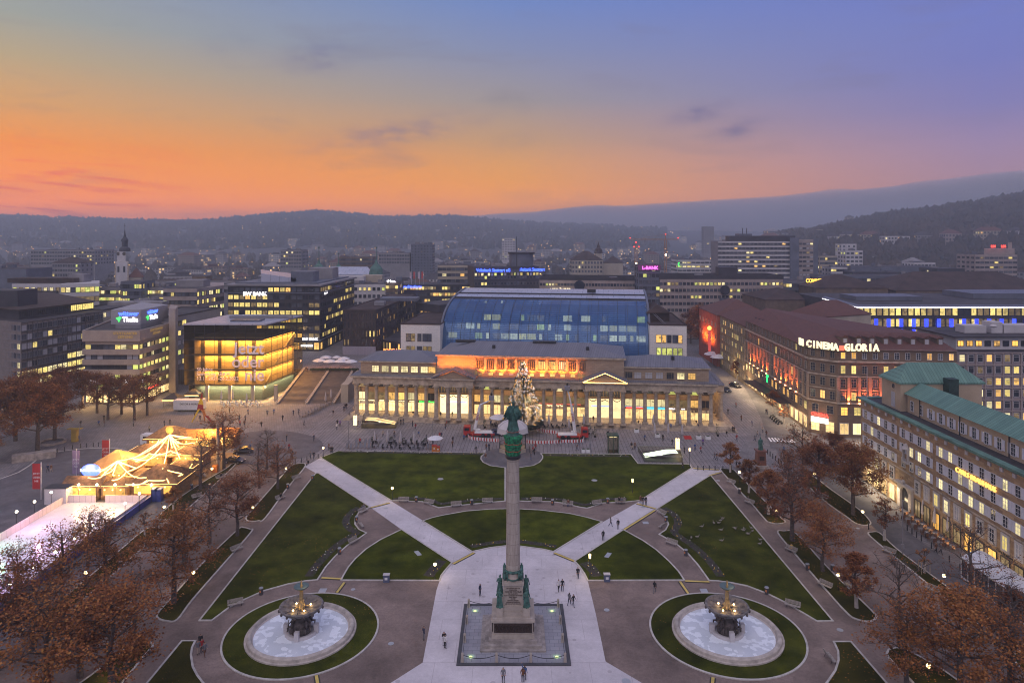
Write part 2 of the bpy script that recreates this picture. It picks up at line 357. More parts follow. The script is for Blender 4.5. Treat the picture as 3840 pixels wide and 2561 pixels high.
# lawns --------------------------------------------------------------------
kerbs=MB()
def lawn(pts,m,mats=M_grass,smooth=False,name='lawn'):
 P=GP(pts)
 if smooth:P=cr(P,True)
 MB().prism([(p.x,p.y)for p in P],.0,.13).build(name,mats,kind='structure')
 strip(kerbs,P,.24,0,.16)
UL=[(1268,1692),(1821,1700),(1805,1712),(1803,1722),(1812,1735),(1840,1748),(1894,1755),(1894,1880),(1838,1885),(1677,1901),(1645,1905),(1583,1882),(1467,1878),(1202,1717)]
UR=[(2027,1702),(2366,1705),(2393,1740),(2586,1742),(2594,1756),(2400,1878),(2342,1884),(2264,1887),(2202,1907),(2170,1902),(2108,1887),(2068,1882),(1946,1880),(1945,1755),(2000,1747),(2023,1735),(2035,1720),(2035,1710)]
CR_=[(1585,1955),(1620,1943),(1659,1934),(1748,1918),(1838,1911),(1898,1909.5),(1947,1910),(2023,1914),(2135,1927),(2202,1942),(2258,1958),(2167,2014),(2076,2070),(2032,2060),(1947,2049),(1898,2048),(1838,2055),(1770,2070)]
WL=[(1506,1987),(1695,2111),(1672,2137),(1655,2159),(1649,2178),(1279,2177),(1288,2159),(1306,2128),(1333,2096),(1373,2060),(1427,2025)]
WR=[(2338,1988),(2412,2029),(2461,2063),(2510,2107),(2545,2145),(2566,2177),(2204,2178),(2193,2155),(2175,2128),(2155,2106)]
BL=[(1184,1776),(1195,1776),(1388,1903),(1360,1913),(1346,1922),(1333,1944),(1331,1967),(1346,1987),(1374,2000),(1346,2020),(1302,2047),(1257,2087),(1221,2128),(1190,2176),(1150,2179),(1078,2192),(989,2217),(900,2257),(858,2280),(794,2328),(748,2328)]
BR=[(2667,1786),(3123,2330),(3064,2331),(3005,2296),(2946,2261),(2877,2227),(2800,2198),(2740,2186),(2693,2180),(2659,2178),(2617,2119),(2577,2074),(2532,2038),(2472,2005),(2496,1989),(2507,1967),(2496,1942),(2480,1925),(2461,1911),(2660,1786)]
LL=[(682,2405),(732,2405),(720,2430),(716,2458),(723,2503),(740,2535),(759,2560),(830,2640),(480,2650)]
LR=[(3127,2408),(3191,2408),(3322,2560),(3400,2660),(3000,2660),(3050,2618),(3103,2560),(3133,2516),(3145,2477),(3143,2443)]
for P in(UL,UR,CR_,WL,WR):lawn(P,0)
for P in(BL,BR):lawn(P,0,M_grassL)
for P in(LL,LR):lawn(P,0,M_grassD)
beds=[
 [(2702,1763),(2721,1759),(2750,1763),(2763,1774),(2804,1817),(2826,1839),(2880,1893),(2925,1940),(2945,1958),(2916,1966),(2882,1959),(2869,1949),(2817,1888),(2760,1828)],
 [(2917,1999),(2940,1993),(2985,2002),(3084,2109),(3167,2193),(3273,2296),(3284,2318),(3262,2332),(3211,2323),(3172,2296),(3084,2198),(2976,2072)],
 [(2985,1785),(3040,1783),(3120,1840),(3221,1912),(3263,1957),(3258,1969),(3236,1971),(3206,1962),(3172,1937),(3103,1888),(3015,1810)],
 [(3256,2003),(3270,1997),(3300,2001),(3363,2060),(3526,2183),(3673,2291),(3715,2332),(3690,2350),(3640,2325),(3575,2271),(3427,2148),(3290,2036)],
 [(3329,2446),(3345,2434),(3400,2440),(3560,2530),(3700,2660),(3520,2660),(3423,2560),(3335,2470)],
 [(3795,2465),(3810,2453),(3850,2450),(4000,2560),(3950,2590),(3850,2530)],
 [(1146,1746),(1075,1834),(995,1943),(968,1954),(941,1956),(923,1949),(935,1925),(1010,1840),(1080,1760),(1105,1742)],
 [(896,1984),(914,1980),(937,1986),(942,1996),(847,2106),(723,2248),(665,2324),(625,2330),(594,2320),(592,2302),(634,2253),(740,2135),(817,2057)],
 [(880,1746),(750,1868),(670,1935),(625,1950),(596,1948),(598,1934),(661,1877),(760,1810),(848,1758),(866,1743)],
 [(545,1987),(580,1980),(606,1987),(598,1999),(473,2110),(357,2213),(223,2311),(150,2340),(120,2330),(214,2262),(340,2160),(473,2045)],
 [(500,2412),(527,2407),(554,2407),(572,2418),(567,2431),(522,2483),(440,2580),(340,2650),(200,2650),(400,2490)]]
for P in beds:lawn(P,0,M_grassD,True,'grass_bed')
for cxx in(-26.4,26.95):
 C=[Vector((cxx+9.4*math.cos(a*math.pi/36),87.2+9.4*math.sin(a*math.pi/36),0))for a in range(72)]
 MB().prism([(p.x,p.y)for p in C],0,.13).build('ring_lawn',M_grassL,kind='structure');strip(kerbs,C,.24,0,.16)
kerbs.build('kerb',M_kerb,kind='structure')
M_yel=mat('yellow_ramp',(.62,.47,.12),.6,var=.15)
def ramp_strip(a,b,lab):
 a=G(*a,.09);b=G(*b,.09);t=thing('cable_ramp',(a+b)/2,lab,'cable ramp','yellow cable ramps laid across the paths')
 m=MB();strip(m,[a,b],.34,.06,.15,False);m.build('ramp_lid',M_yel,t)
 m=MB();strip(m,[a,b],.62,.06,.10,False);m.build('ramp_base',M_dark,t)
M_dark=mat('dark_metal',(.025,.025,.028),.5,var=.1)
for a,b,lab in[((1391,1903),(1461,1885),'yellow cable ramp across the upper end of the left diagonal walk'),((1699,2114),(1778,2072),'yellow cable ramp where the left diagonal walk meets the round forecourt'),
     ((2079,2073),(2155,2104),'yellow cable ramp where the right diagonal walk meets the round forecourt'),((2340,1986),(2456,1913),'long yellow cable ramp along the lower edge of the right diagonal walk'),
     ((2388,1888),(2459,1907),'yellow cable ramp across the upper end of the right diagonal walk'),((1206,2166),(1282,2170),'yellow cable ramp across the curved path above the left fountain'),
     ((1263,2222),(1291,2184),'short yellow cable ramp from the left fountain ring to the wedge lawn'),((2550,2180),(2582,2226),'short yellow cable ramp from the right fountain ring to the wedge lawn'),
     ((2569,2178),(2660,2181),'yellow cable ramp across the curved path above the right fountain'),((1186,2532),(1196,2590),'yellow cable ramp at the bottom edge below the left fountain'),
     ((2674,2540),(2668,2600),'yellow cable ramp at the bottom edge below the right fountain'),((2600,1756),(2697,1762),'yellow cable ramp in front of the bollards by the right alley'),((2660,1783),(2704,1771),'yellow cable ramp at the top tip of the right lawn')]:
 ramp_strip(a,b,lab)
M_soil=mat('planting_soil',(.05,.04,.035),.95,var=.4,scale=2)
M_tuft=mat('pansy_leaf',(.05,.065,.025),.8,var=.3,scale=3)
M_fw=mat('white_petal',(.7,.7,.62),.7,var=.1);M_fy=mat('yellow_petal',(.65,.42,.05),.7,var=.1)
def flowers(center,w,lab):
 P=cr(GP(center));s=MB();strip(s,P,w,.1,.145,False);m=MB();tot=0
 for a,b in zip(P,P[1:]):
  L=(b-a).length;nn=Vector((-(b-a).y,(b-a).x,0)).normalized()
  for i in range(int(L*w*5)):
   p=a.lerp(b,R.random())+nn*w*(R.random()-.5);h=.10+R.random()*.14;r=.10+R.random()*.10;an=R.random()*3
   r_=R.random();m.mat(1 if r_<.82 else(2 if r_<.90 else 3));rr=r if m.k==1 else r*.55;zz=.14+(0 if m.k==1 else .1)
   m.add([(p.x+rr*math.cos(an+q*1.57),p.y+rr*math.sin(an+q*1.57),zz)for q in range(4)]+[(p.x,p.y,zz+h)],[(0,1,4),(1,2,4),(2,3,4),(3,0,4)])
 m.mat(0);n0=len(m.v);m.add(s.v,s.f);m.build('flower_bed',[M_soil,M_tuft,M_fw,M_fy],kind='stuff',label=lab,cat='flower bed')
flowers([(1283,1695.5),(1500,1699),(1800,1704)],1.1,'planted strip of small flowers along the far edge of the left upper lawn')
flowers([(2045,1708),(2200,1711),(2358,1712)],1.1,'planted strip of small flowers along the far edge of the right upper lawn')
flowers([(1476,1872),(1560,1871),(1610,1876),(1650,1890),(1690,1887),(1780,1878),(1885,1872)],1.0,'wavy flower strip behind the benches, left of the column')
flowers([(1955,1872),(2040,1872),(2110,1876),(2180,1893),(2215,1892),(2262,1876),(2350,1872)],1.0,'wavy flower strip behind the benches, right of the column')
flowers([(1345,1905),(1310,1930),(1297,1960),(1312,1985),(1335,2001),(1300,2022),(1260,2050),(1222,2085),(1190,2120),(1158,2164)],1.3,'S shaped flower strip along the inner edge of the left big lawn')
flowers([(2488,1906),(2530,1935),(2543,1965),(2528,1996),(2560,2022),(2600,2050),(2640,2085),(2672,2120),(2703,2164)],1.3,'S shaped flower strip along the inner edge of the right big lawn')
flowers([(1765,2052),(1830,2040),(1900,2033),(1947,2033),(2020,2042),(2085,2052)],1.1,'curved flower strip at the foot of the lens shaped lawn')
flowers([(1605,2164),(1620,2145),(1640,2122),(1658,2104)],1.6,'flower strip at the tip of the left wedge lawn')
flowers([(2190,2112),(2212,2128),(2228,2146),(2240,2164)],1.6,'flower strip at the tip of the right wedge lawn')
M_plate=mat('steel_plate',(.42,.44,.46),.5,metal=.3,var=.1)
def cover(x,y,r,lab,rect=None):
 p=G(x,y);m=MB()
 if rect:m.box((p.x,p.y,.15 if rect[2]else .085),(rect[0],rect[1],.02),rect[3])
 else:m.cyl(p.x,p.y,.07 if r>0 else .13,.09 if r>0 else .15,abs(r),n=18)
 m.build('cover_plate',M_plate,label=lab,cat='cover')
cover(1567,2077,0,'pale plate lying in the left wedge lawn',(.7,1.7,1,.5));cover(2280,2084,0,'pale plate lying in the right wedge lawn',(.7,1.7,1,-.45))
cover(1210,2215,0,'square pale cover above the left fountain',(1,1.1,0,0));cover(2640,2216,0,'square pale cover above the right fountain',(1,1.1,0,0));cover(2421,1961,0,'square pale cover on the gravel by the right diagonal walk',(1,1,0,0))
cover(1324,2211,.32,'round pale cover by the short left cable ramp');cover(1466,2414,.36,'round pale cover on gravel right of the left fountain');cover(2275,2288,.38,'round pale cover right of the chained platform');cover(3150,2363,.4,'round pale cover near the lower right lawn tip')
cover(1447,1906,.4,'round cover on the left diagonal walk');cover(2412,1902,.4,'round cover on the right diagonal walk');cover(1652,1798,-.6,'round grey cover in the left upper lawn');cover(2229,1803,-.6,'round grey cover in the right upper lawn');cover(2348,2555,.5,'round cover at the bottom right of the concrete walk')
cover(2693,1803,.4,'round pale cover at the top of the right gravel path');cover(3217,1982,.3,'round pale cover beside the second grass bed')
# ================================================================ BUILDING KIT
def pane_mat(name,col,st,dark=.35):
 """lit room behind a pane: brightness varies with what stands inside"""
 m,t,p=new_mat(name)
 tc=t.add('ShaderNodeNewGeometry');oi=t.add('ShaderNodeObjectInfo')
 v=t.add('ShaderNodeTexVoronoi',ins={'Vector':tc.outputs['Position'],'Scale':1.1});n=t.add('ShaderNodeTexNoise',ins={'Vector':tc.outputs['Position'],'Scale':1.7,'Detail':3.0})
 f=t.ramp(t.math('ADD',t.math('MULTIPLY',v.outputs['Color'],.6),t.math('MULTIPLY',n.outputs[0],.5)),[(.25,(dark,)),(.55,(1.0,))])
 r=t.math('MULTIPLY_ADD',oi.outputs['Random'],.7,.55)
 p.inputs['Base Color'].default_value=(.03,.03,.03,1);p.inputs['Emission Color'].default_value=(*col,1);p.inputs['Roughness'].default_value=.3
 t.l.new(t.math('MULTIPLY',t.math('MULTIPLY',f,r),st),p.inputs['Emission Strength']);m.cycles.emission_sampling='NONE'
 return m
P_warm=pane_mat('lit_room_warm',(1.0,.55,.14),1.35);P_yel=pane_mat('lit_room_yellow',(1.0,.76,.22),1.15);P_white=pane_mat('lit_room_pale',(1.0,.84,.42),1.2)
P_dim=pane_mat('dim_room',(.75,.5,.2),.32,.15);P_red=pane_mat('red_room',(1.0,.25,.05),1.1);P_shop=pane_mat('shop_room',(1.0,.66,.26),1.9,.45)
P_lime=pane_mat('lime_room',(.88,.92,.22),.9);P_amber=pane_mat('amber_room',(1.0,.50,.09),1.5,.5)
M_pane=mat('dark_pane',(.035,.04,.055),.12,var=.3,scale=.5,spec=.8);M_pane2=mat('grey_pane',(.09,.10,.13),.2,var=.35,scale=.3,spec=.8);M_blind=mat('pale_blind',(.42,.41,.44),.6,var=.1)
M_fr={'w':mat('white_frame',(.62,.60,.60),.55,var=.05),'d':mat('dark_frame',(.03,.03,.035),.5,var=.1),'g':mat('grey_frame',(.22,.21,.23),.55,var=.1),'s':mat('stone_frame',(.36,.31,.25),.8,var=.15,scale=1.5),'y':mat('brass_frame',(.30,.22,.12),.6,var=.1)}
WARM=[P_warm,P_yel,P_yel,P_white,P_dim];YEL=[P_yel,P_yel,P_white,P_lime,P_dim];DK=[M_pane,M_pane,M_pane2,M_blind]
WC={}
def win_mesh(w,h,style,fr,pane):
 key=(round(w,2),round(h,2),style,fr,pane.name)
 if key in WC:return WC[key]
 m=MB();t=.07 if w<1.6 else .09
 m.mat(1).box((0,-.03,0),(w,.04,h));m.mat(0)
 m.box((-w/2-t/2,-.05,0),(t,.14,h+2*t));m.box((w/2+t/2,-.05,0),(t,.14,h+2*t));m.box((0,-.05,h/2+t/2),(w,.13,t));m.box((0,-.06,-h/2-t/2),(w,.18,t))
 if style in 'cx':m.box((0,-.06,0),(.06,.06,h))
 if style=='x':m.box((0,-.061,h*.18),(w,.06,.05));m.box((0,-.061,-h*.2),(w,.05,.03))
 if style=='t':m.box((0,-.06,h*.22),(w,.06,.06))
 if style=='m':
  for i in range(1,int(w/1.1)+1):m.box((-w/2+i*w/(int(w/1.1)+1),-.06,0),(.06,.06,h))
 if style=='b':
  for i in range(1,3):m.box((-w/2+i*w/3,-.06,0),(.05,.06,h))
  m.box((0,-.062,h*.25),(w,.05,.05))
 WC[key]=m.mesh('window',[M_fr[fr],pane]);return WC[key]
class Bld:
 def __init__(s,name,label,cat,pts,z0,z1,wall,roof=None,group=None,rz=None,parapet=.0,kind='flat',rise=3.0,ov=.4,rootloc=None):
  s.pts=[Vector((p[0],p[1],0))for p in pts];s.z0=z0;s.z1=z1;s.w=[];s.local=rz is not None
  c=sum(s.pts,Vector())/len(s.pts);s.c=c
  s.root=thing(name,rootloc if s.local else Vector((c.x,c.y,z0)),label,cat,group,rz or 0.0)
  s.par=dict(inv=not s.local)
  s.add('wall',MB().prism(s.pts,z0,z1-.02 if kind=='flat' else z1),wall)
  s.roofmat=roof or M_roof
  if kind=='flat':
   m=MB();m.prism(s.pts,z1-.015,z1+.05)
   if parapet:strip(m,s.pts,.35,z1+.05,z1+parapet)
   s.add('roof',m,s.roofmat)
  elif kind in('hip','gable'):s.add('roof',hip(s.pts,z1,rise,ov,kind),s.roofmat)
 def add(s,name,mb,mats,**tg):return link(name,mb.mesh(name,mats),s.root,**s.par,**tg)
 def parts(s,name,mb,mats):
  cuts=mb.cuts+[(len(mb.v),len(mb.f))]
  for(v0,f0),(v1,f1)in zip(cuts,cuts[1:]):
   q=MB();q.v=mb.v[v0:v1];q.f=[[i-v0 for i in f]for f in mb.f[f0:f1]];q.m=mb.m[f0:f1];q.sm=mb.sm[f0:f1];s.add(name,q,mats)
 def facade(s,a,b,z0,z1,rows,cols,w,h,lit=.3,pal=YEL,style='c',fr='g',dark=DK,m0=0.0,m1=0.0,out=.0,runs=False,rnd=None):
  a=Vector((a[0],a[1],0));b=Vector((b[0],b[1],0));t=(b-a);L=t.length;t.normalize();n=Vector((t.y,-t.x,0))
  if n.dot(a-s.c)+n.dot(b-s.c)<0:a,b=b,a;t=-t;n=-n;m0,m1=m1,m0
  rz=math.atan2(t.y,t.x);rr=rnd or R
  for r in range(rows):
   z=z0+(r+.5)*(z1-z0)/rows;on=rr.random()<lit
   for c in range(cols):
    u=m0+(c+.5)*(L-m0-m1)/cols
    if not runs or rr.random()<.3:on=rr.random()<lit
    pm=rr.choice(pal)if on else rr.choice(dark)
    s.w.append((a+t*u+n*(.02+out)+Vector((0,0,z)),rz,win_mesh(w,h,style,fr,pm)))
 def done(s,keep=92):
  def big(q):
   d=q[0].length if not s.local else 1
   m=q[2].polygons
   return-(q[2].vertices[1].co.x**2)/max(d,1)**2
  s.w.sort(key=lambda q:(q[0]-Vector((0,0,0))).length if not s.local else q[0].y)
  for loc,rz,me in s.w[:keep]:
   o=link('window',me,s.root,loc=loc if s.local else loc-s.root.location,rz=rz)
  rest=s.w[keep:]
  if rest:
   mb=MB();mats=[];idx={}
   for loc,rz,me in rest:
    loc=loc if s.local else loc-s.root.location;M=Matrix.Translation(loc)@Matrix.Rotation(rz,4,'Z');b=len(mb.v)
    mb.v+=[tuple(M@v.co)for v in me.vertices]
    for p in me.polygons:
     mm=me.materials[p.material_index]
     if mm.name not in idx:idx[mm.name]=len(mats);mats.append(mm)
     mb.f.append([b+i for i in p.vertices]);mb.m.append(idx[mm.name]);mb.sm.append(False)
   link('window_rows',mb.mesh('window_rows',mats),s.root,inv=False,kind='stuff')
  s.w=[]
  return s
def hip(pts,z,rise,ov,kind='hip'):
 """roof over a 4-cornered plan: ridge along the longer side"""
 P=[Vector((p[0],p[1],0))for p in pts];c=sum(P,Vector())/4
 P=[c+(p-c)*(1+ov/max(1,(p-c).length))for p in P]
 if(P[1]-P[0]).length+(P[3]-P[2]).length<(P[2]-P[1]).length+(P[0]-P[3]).length:P=P[1:]+P[:1]
 mA=(P[3]+P[0])/2;mB=(P[1]+P[2])/2;L=(mB-mA).length;hw=((P[3]-P[0]).length)/2
 k=min(.48,hw/L)if kind=='hip' else 0.0
 r0=mA.lerp(mB,k);r1=mA.lerp(mB,1-k)
 vs=[(p.x,p.y,z)for p in P]+[(r0.x,r0.y,z+rise),(r1.x,r1.y,z+rise)]+[(p.x,p.y,z-.25)for p in P]
 fs=[(0,1,5,4),(2,3,4,5),(3,0,4),(1,2,5),(6,7,1,0),(7,8,2,1),(8,9,3,2),(9,6,0,3),(9,8,7,6)]
 return MB().add(vs,fs)
def text(body,size,mats,parent,loc,rot,ex=.05,name='lettering',align='CENTER',bold=0.0,shear=0.0,inv=False,width=1.0,**tg):
 cu=bpy.data.curves.new(name,'FONT');cu.body=body;cu.size=size;cu.align_x=align;cu.align_y='CENTER';cu.extrude=ex;cu.offset=bold;cu.shear=shear;cu.resolution_u=3;cu.space_line=.85
 cu.materials.append(mats)
 o=bpy.data.objects.new(name,cu);SC.collection.objects.link(o);o.rotation_euler=rot;o.scale=(width,1,1)
 me=bpy.data.meshes.new_from_object(o);bpy.data.objects.remove(o);bpy.data.curves.remove(cu);me.name=name
 o=bpy.data.objects.new(name,me);SC.collection.objects.link(o);o.rotation_euler=rot;o.scale=(width,1,1)
 if parent is not None:o.parent=parent
 o.location=Vector(loc)-(Vector(parent.location)if inv and parent is not None else Vector())
 return tag(o,**tg)
M_roof=mat('flat_roof',(.062,.055,.062),.85,var=.35,scale=.15);M_roofb=mat('brown_roof',(.058,.036,.031),.9,var=.35,scale=.2)
M_roofl=mat('light_roof',(.26,.24,.25),.7,var=.25,scale=.2);M_tile=brick('red_tiles',(.14,.055,.038),(.10,.042,.032),(.06,.02,.02),.5,.35,rough=.8,var=.3)
M_w={'cream':mat('cream_render',(.40,.34,.27),.85,var=.12,scale=.2),'white':mat('white_render',(.52,.49,.50),.8,var=.10,scale=.15),'grey':mat('grey_render',(.24,.225,.24),.8,var=.15,scale=.2),
  'dark':mat('dark_cladding',(.045,.042,.052),.6,var=.25,scale=.2),'bluegrey':mat('bluegrey_cladding',(.12,.13,.17),.5,var=.2,scale=.2),'pink':mat('pink_stone',(.34,.275,.255),.8,var=.15,scale=.3),
  'brown':mat('brown_stone',(.16,.115,.085),.85,var=.25,scale=.4),'lime':brick('limestone',(.72,.68,.65),(.66,.63,.60),(.46,.44,.42),1.2,.5,msize=.015,var=.12,vert=True)}
E_white=emat('white_neon',(1,.95,1),3.0);E_blue=emat('blue_neon',(.05,.12,1),4.0);E_green=emat('green_neon',(.05,1,.12),2.5);E_pink=emat('pink_neon',(1,.12,.8),3.0)
E_red=emat('red_neon',(1,.05,.03),3.0);E_orange=emat('orange_neon',(1,.45,.08),3.0);E_yel=emat('yellow_neon',(1,.82,.45),2.8);E_cyan=emat('cyan_neon',(.1,.7,1),1.6)
def lamp(kind,loc,energy,col,size=None,rot=None,parent=None,r=.3,spot=None,sizey=None):
 l=bpy.data.lights.new('light',kind);l.energy=energy;l.color=col
 if kind=='AREA':
  l.shape='RECTANGLE';l.size=size;l.size_y=sizey or size
 else:l.shadow_soft_size=r
 if kind=='SPOT':l.spot_size=spot or 1.6;l.spot_blend=.8
 o=bpy.data.objects.new('light',l);SC.collection.objects.link(o);o.location=loc
 if rot:o.rotation_euler=rot
 if parent is not None:o.parent=parent
 return o
# ================================================================ THE COLONNADED PALACE AND THE GLASS VAULT BEHIND IT
O_=Q(1338.6,189);E_=Q(2666,178);T_=(E_-O_).normalized();KL=(E_-O_).length;KR=math.atan2(T_.y,T_.x)
def U(x,v=0.0):      # photo column -> distance along the front line (v metres behind it)
 m=(x-XC)/F;n=Vector((-T_.y,T_.x,0));P=O_+n*v
 return(m*P.y-P.x)/(T_.x-m*T_.y)
M_sand=brick('sandstone',(.36,.265,.185),(.30,.215,.15),(.19,.14,.105),1.1,.42,msize=.02,var=.25,vert=True)
M_sand2=mat('sandstone_smooth',(.44,.36,.28),.85,var=.3,scale=.8);M_zinc=brick('zinc_roof',(.17,.165,.185),(.14,.135,.155),(.05,.05,.06),60,.62,msize=.03,rough=.5,var=.3,wall=90-math.degrees(KR)+90*0)
M_floor=mat('arcade_floor',(.42,.36,.28),.6,var=.1)
KB=Bld('colonnade_palace','long sandstone palace with a lit colonnade, two temple fronts and an orange floodlit attic','palace',[(-.3,4.6),(KL+.4,4.6),(KL+.4,24),(-.3,24)],1.0,11.7,M_sand,M_zinc,rz=KR,rootloc=O_)
k=KB.add
st=MB()
for i in range(5):st.prism([(-2.2-.2*(4-i),-1.1-.42*(4-i)),(KL+4.6+.42*(4-i),-1.1-.42*(4-i)),(KL+4.6+.42*(4-i),26+.1*(4-i)),(-2.2-.2*(4-i),26+.1*(4-i))],.02 if i==0 else .2*i,.2*(i+1))
k('stylobate',st,M_sand2)
pl0,pl1=U(1628,-2.5),U(1776,-2.5);pr0,pr1=U(2193,-2.5),U(2345,-2.5);cl,crr=U(1643),U(2336)
fl=MB();fl.b0(-1.6,KL+4,-.8,4.6,1.0,1.03);k('arcade_floor',fl,M_floor)
xs=[1338.6,1375.5,1411.6,1449.6,1487,1523,1560.5,1598];xc_=[1807,1845,1883,1922,1960.5,1999,2038.6,2078.6,2118,2158];xr_=[2377.5,2418.6,2459.6,2500.7,2541.8,2582.9,2625,2666]
def column(z0,z1,r,corinth=False):
 m=MB();m.smooth=True
 m.box((0,0,z0+.16),(r*2.9,r*2.9,.32))
 m.lathe([(r*1.35,z0+.32),(r*1.42,z0+.45),(r*1.12,z0+.62),(r*1.04,z0+.8),(r,z0+1.6),(r*.97,z0+(z1-z0)*.5),(r*.86,z1-.75),(r*.95,z1-.68)],n=16)
 if corinth:m.lathe([(r*.88,z1-1.2),(r*1.15,z1-1.1),(r*1.0,z1-.8),(r*1.35,z1-.55),(r*1.15,z1-.45),(r*1.55,z1-.15)],n=12);m.box((0,0,z1-.08),(r*3.1,r*3.1,.16))
 else:
  m.lathe([(r*.9,z1-.68),(r*1.3,z1-.4),(r*1.3,z1-.3)],n=16);m.box((0,0,z1-.15),(r*2.7,r*2.5,.26))
  for sx in(-1,1):m.tube([(sx*r*1.25,-r*1.25,z1-.38),(sx*r*1.25,r*1.25,z1-.38)],.22,8)
 return m.mesh('column',M_sand2)
cm=column(1.0,9.6,.50);cc=column(1.0,9.85,.55,True)
for x in xs+xc_+xr_:link('column',cm,KB.root,loc=(U(x),0,0))
for v in(3.3,):
 pass
for P in((1636,1680,1721,1764),(2200,2246,2291,2336)):
 for x in P:link('column',cc,KB.root,loc=(U(x,-2.5),-2.5,0))
en=MB()   # entablature of the colonnade: architrave, frieze, cornice
def entab(x0,x1,y0,y1,z,h):
 en.b0(x0,x1,y0,y1,z,z+h*.42);en.b0(x0+.06,x1-.06,y0+.06,y1-.06,z+h*.42,z+h*.8);en.b0(x0-.5,x1+.5,y0-.5,y1+.0,z+h*.8,z+h)
entab(-.9,KL+1.1,-.62,4.7,9.6,2.1)
k('entablature',en,M_sand2)
g_=MB()  # gutter slab
g_.b0(-1.5,KL+1.7,-.9,24.2,11.72,11.9);k('terrace_roof',g_,M_zinc)
wl=MB();wl.b0(.5,cl+.2,1.6,16,11.9,15.1);wl.b0(crr-.2,KL-.3,1.6,16,11.9,15.1);KB.parts('attic_wall',wl,M_sand)
wc=MB();wc.b0(cl,crr,.9,19,11.9,17.3);wc.b0(cl-.3,U(1780),.4,19,11.9,17.3);wc.b0(U(2196),crr+.3,.4,19,11.9,17.3);k('centre_wall',wc,M_sand)
cn=MB();cn.b0(cl-.8,crr+.8,0,19.6,17.3,17.75);cn.b0(.1,cl-.05,1.1,16.5,15.1,15.4);cn.b0(crr+.05,KL+.2,1.1,16.5,15.1,15.4);k('cornice',cn,M_sand2)
k('roof',hip([(cl-.7,.1),(crr+.7,.1),(crr+.7,19.5),(cl-.7,19.5)],17.85,2.3,.1),M_zinc)
k('roof',hip([(.2,1.2),(cl-.1,1.2),(cl-.1,16.4),(.2,16.4)],15.5,1.9,.1),M_zinc);k('roof',hip([(crr+.1,1.2),(KL+.1,1.2),(KL+.1,16.4),(crr+.1,16.4)],15.5,1.9,.1),M_zinc)
rb=MB()
for x,w in((1745,5.5),(2042,6.5)):rb.box((U(x,9),9.5,20.1),(w,1.6,.7))
for x,v in((1852,5),(2204,5),(2523,6)):rb.box((U(x,v),v,19.2 if x<2300 else 17.0),(.8,.8,1.3))
KB.parts('roof_vent',rb,M_dark)
pv=MB()
for x0,x1 in((-3.0,-.4),(KL+1.2,KL+4.2)):pv.b0(x0,x1,5,20,8.6,10.4)
KB.parts('side_portico',pv,M_sand2);pv=MB()
for x0,x1 in((-3.2,-.3),(KL+1.1,KL+4.4)):pv.add([(x0,4.7,10.42),(x1,4.7,10.42),(x1,20.3,10.42),(x0,20.3,10.42),((x0+x1)/2,6,11.4),((x0+x1)/2,19,11.4)],[(0,1,4),(1,2,5,4),(2,3,5),(3,0,4,5)])
KB.parts('side_portico_roof',pv,M_zinc)
c3=column(1.0,8.6,.5)
for vv in(5.8,9.4,13,16.6,19.4):link('column',c3,KB.root,loc=(KL+3.5,vv,0));link('column',c3,KB.root,loc=(-2.4,vv,0))
E_tube=emat('pediment_light',(1,.56,.16),7.0)
for i,(a,b)in enumerate(((pl0,pl1),(pr0,pr1))):
 m=MB();m.b0(a,b,-3.15,0.5,9.85,10.6);m.b0(a+.06,b-.06,-3.08,.4,10.6,11.7);m.b0(a-.45,b+.45,-3.6,.9,11.7,12.0)
 k('entablature',m,M_sand2)
 c=(a+b)/2;h=2.0
 m=MB();m.add([(a,-3.0,12.0),(b,-3.0,12.0),(c,-3.0,12.0+h),(a,1.5,12.0),(b,1.5,12.0),(c,1.5,12.0+h)],[(0,1,2),(3,5,4),(0,3,4,1)]);k('pediment',m,M_sand)
 m=MB()
 for s in(-1,1):
  e=c+s*(b-a+1.2)/2;m.add([(e,-3.7,12.02),(c,-3.7,12.3+h),(c,-3.7,12.62+h),(e,-3.7,12.34),(e,2.0,12.02),(c,2.0,12.3+h),(c,2.0,12.62+h),(e,2.0,12.34)],[(0,1,2,3)if s<0 else(3,2,1,0),(0,4,5,1),(3,2,6,7),(0,3,7,4),(4,7,6,5)])
 k('pediment_roof',m,M_zinc)
 if i:
  m=MB();m.tube([(a-.5,-3.78,12.08),(b+.5,-3.78,12.08),(c,-3.78,12.5+h),(a-.5,-3.78,12.08)],.07,5);k('light_tube',m,E_tube)
wr=random.Random(11)
def bay(x,lo,mid,up,w=2.0):
 u=U(x,4.6);L=KB.w
 for z,h,pm,stl in((2.35,2.5,lo,'c'),(5.3,1.9,mid,'c'),(8.45,1.5,up,'t')):L.append((Vector((u,4.58,z)),0,win_mesh(w,h,stl,'y',pm)))
mids=lambda L:[(a+b)/2 for a,b in zip(L,L[1:])]
bxL=[1356]+mids(xs)[1:]+[1613]
for i,x in enumerate([1357,1393,1430,1468,1505,1541,1579,1613]):bay(x+3,P_shop if i not in()else P_shop,[P_white,P_dim,P_dim,P_warm,P_warm,P_white,P_warm,M_pane][i],M_pane if i%3 else P_dim)
for i,x in enumerate([1791]+mids(xc_)+[2176]):bay(x+2,P_shop if i!=4 else P_warm,[P_warm,P_warm,P_white,P_dim,P_dim,P_white,P_dim,P_dim,P_dim,P_dim,P_dim][i],[M_pane,P_lime,M_pane,M_pane,P_dim,M_pane,M_pane,M_pane,P_white,M_pane,M_pane][i])
for i,x in enumerate([2359]+mids(xr_)):bay(x,P_shop,[P_white]*4+[P_warm,P_dim,P_warm,P_dim]and[P_white,P_white,P_white,P_white,P_dim,P_dim,P_warm,M_pane][i],[M_pane,M_pane,M_pane,M_pane,P_lime,M_pane,P_lime,M_pane][i])
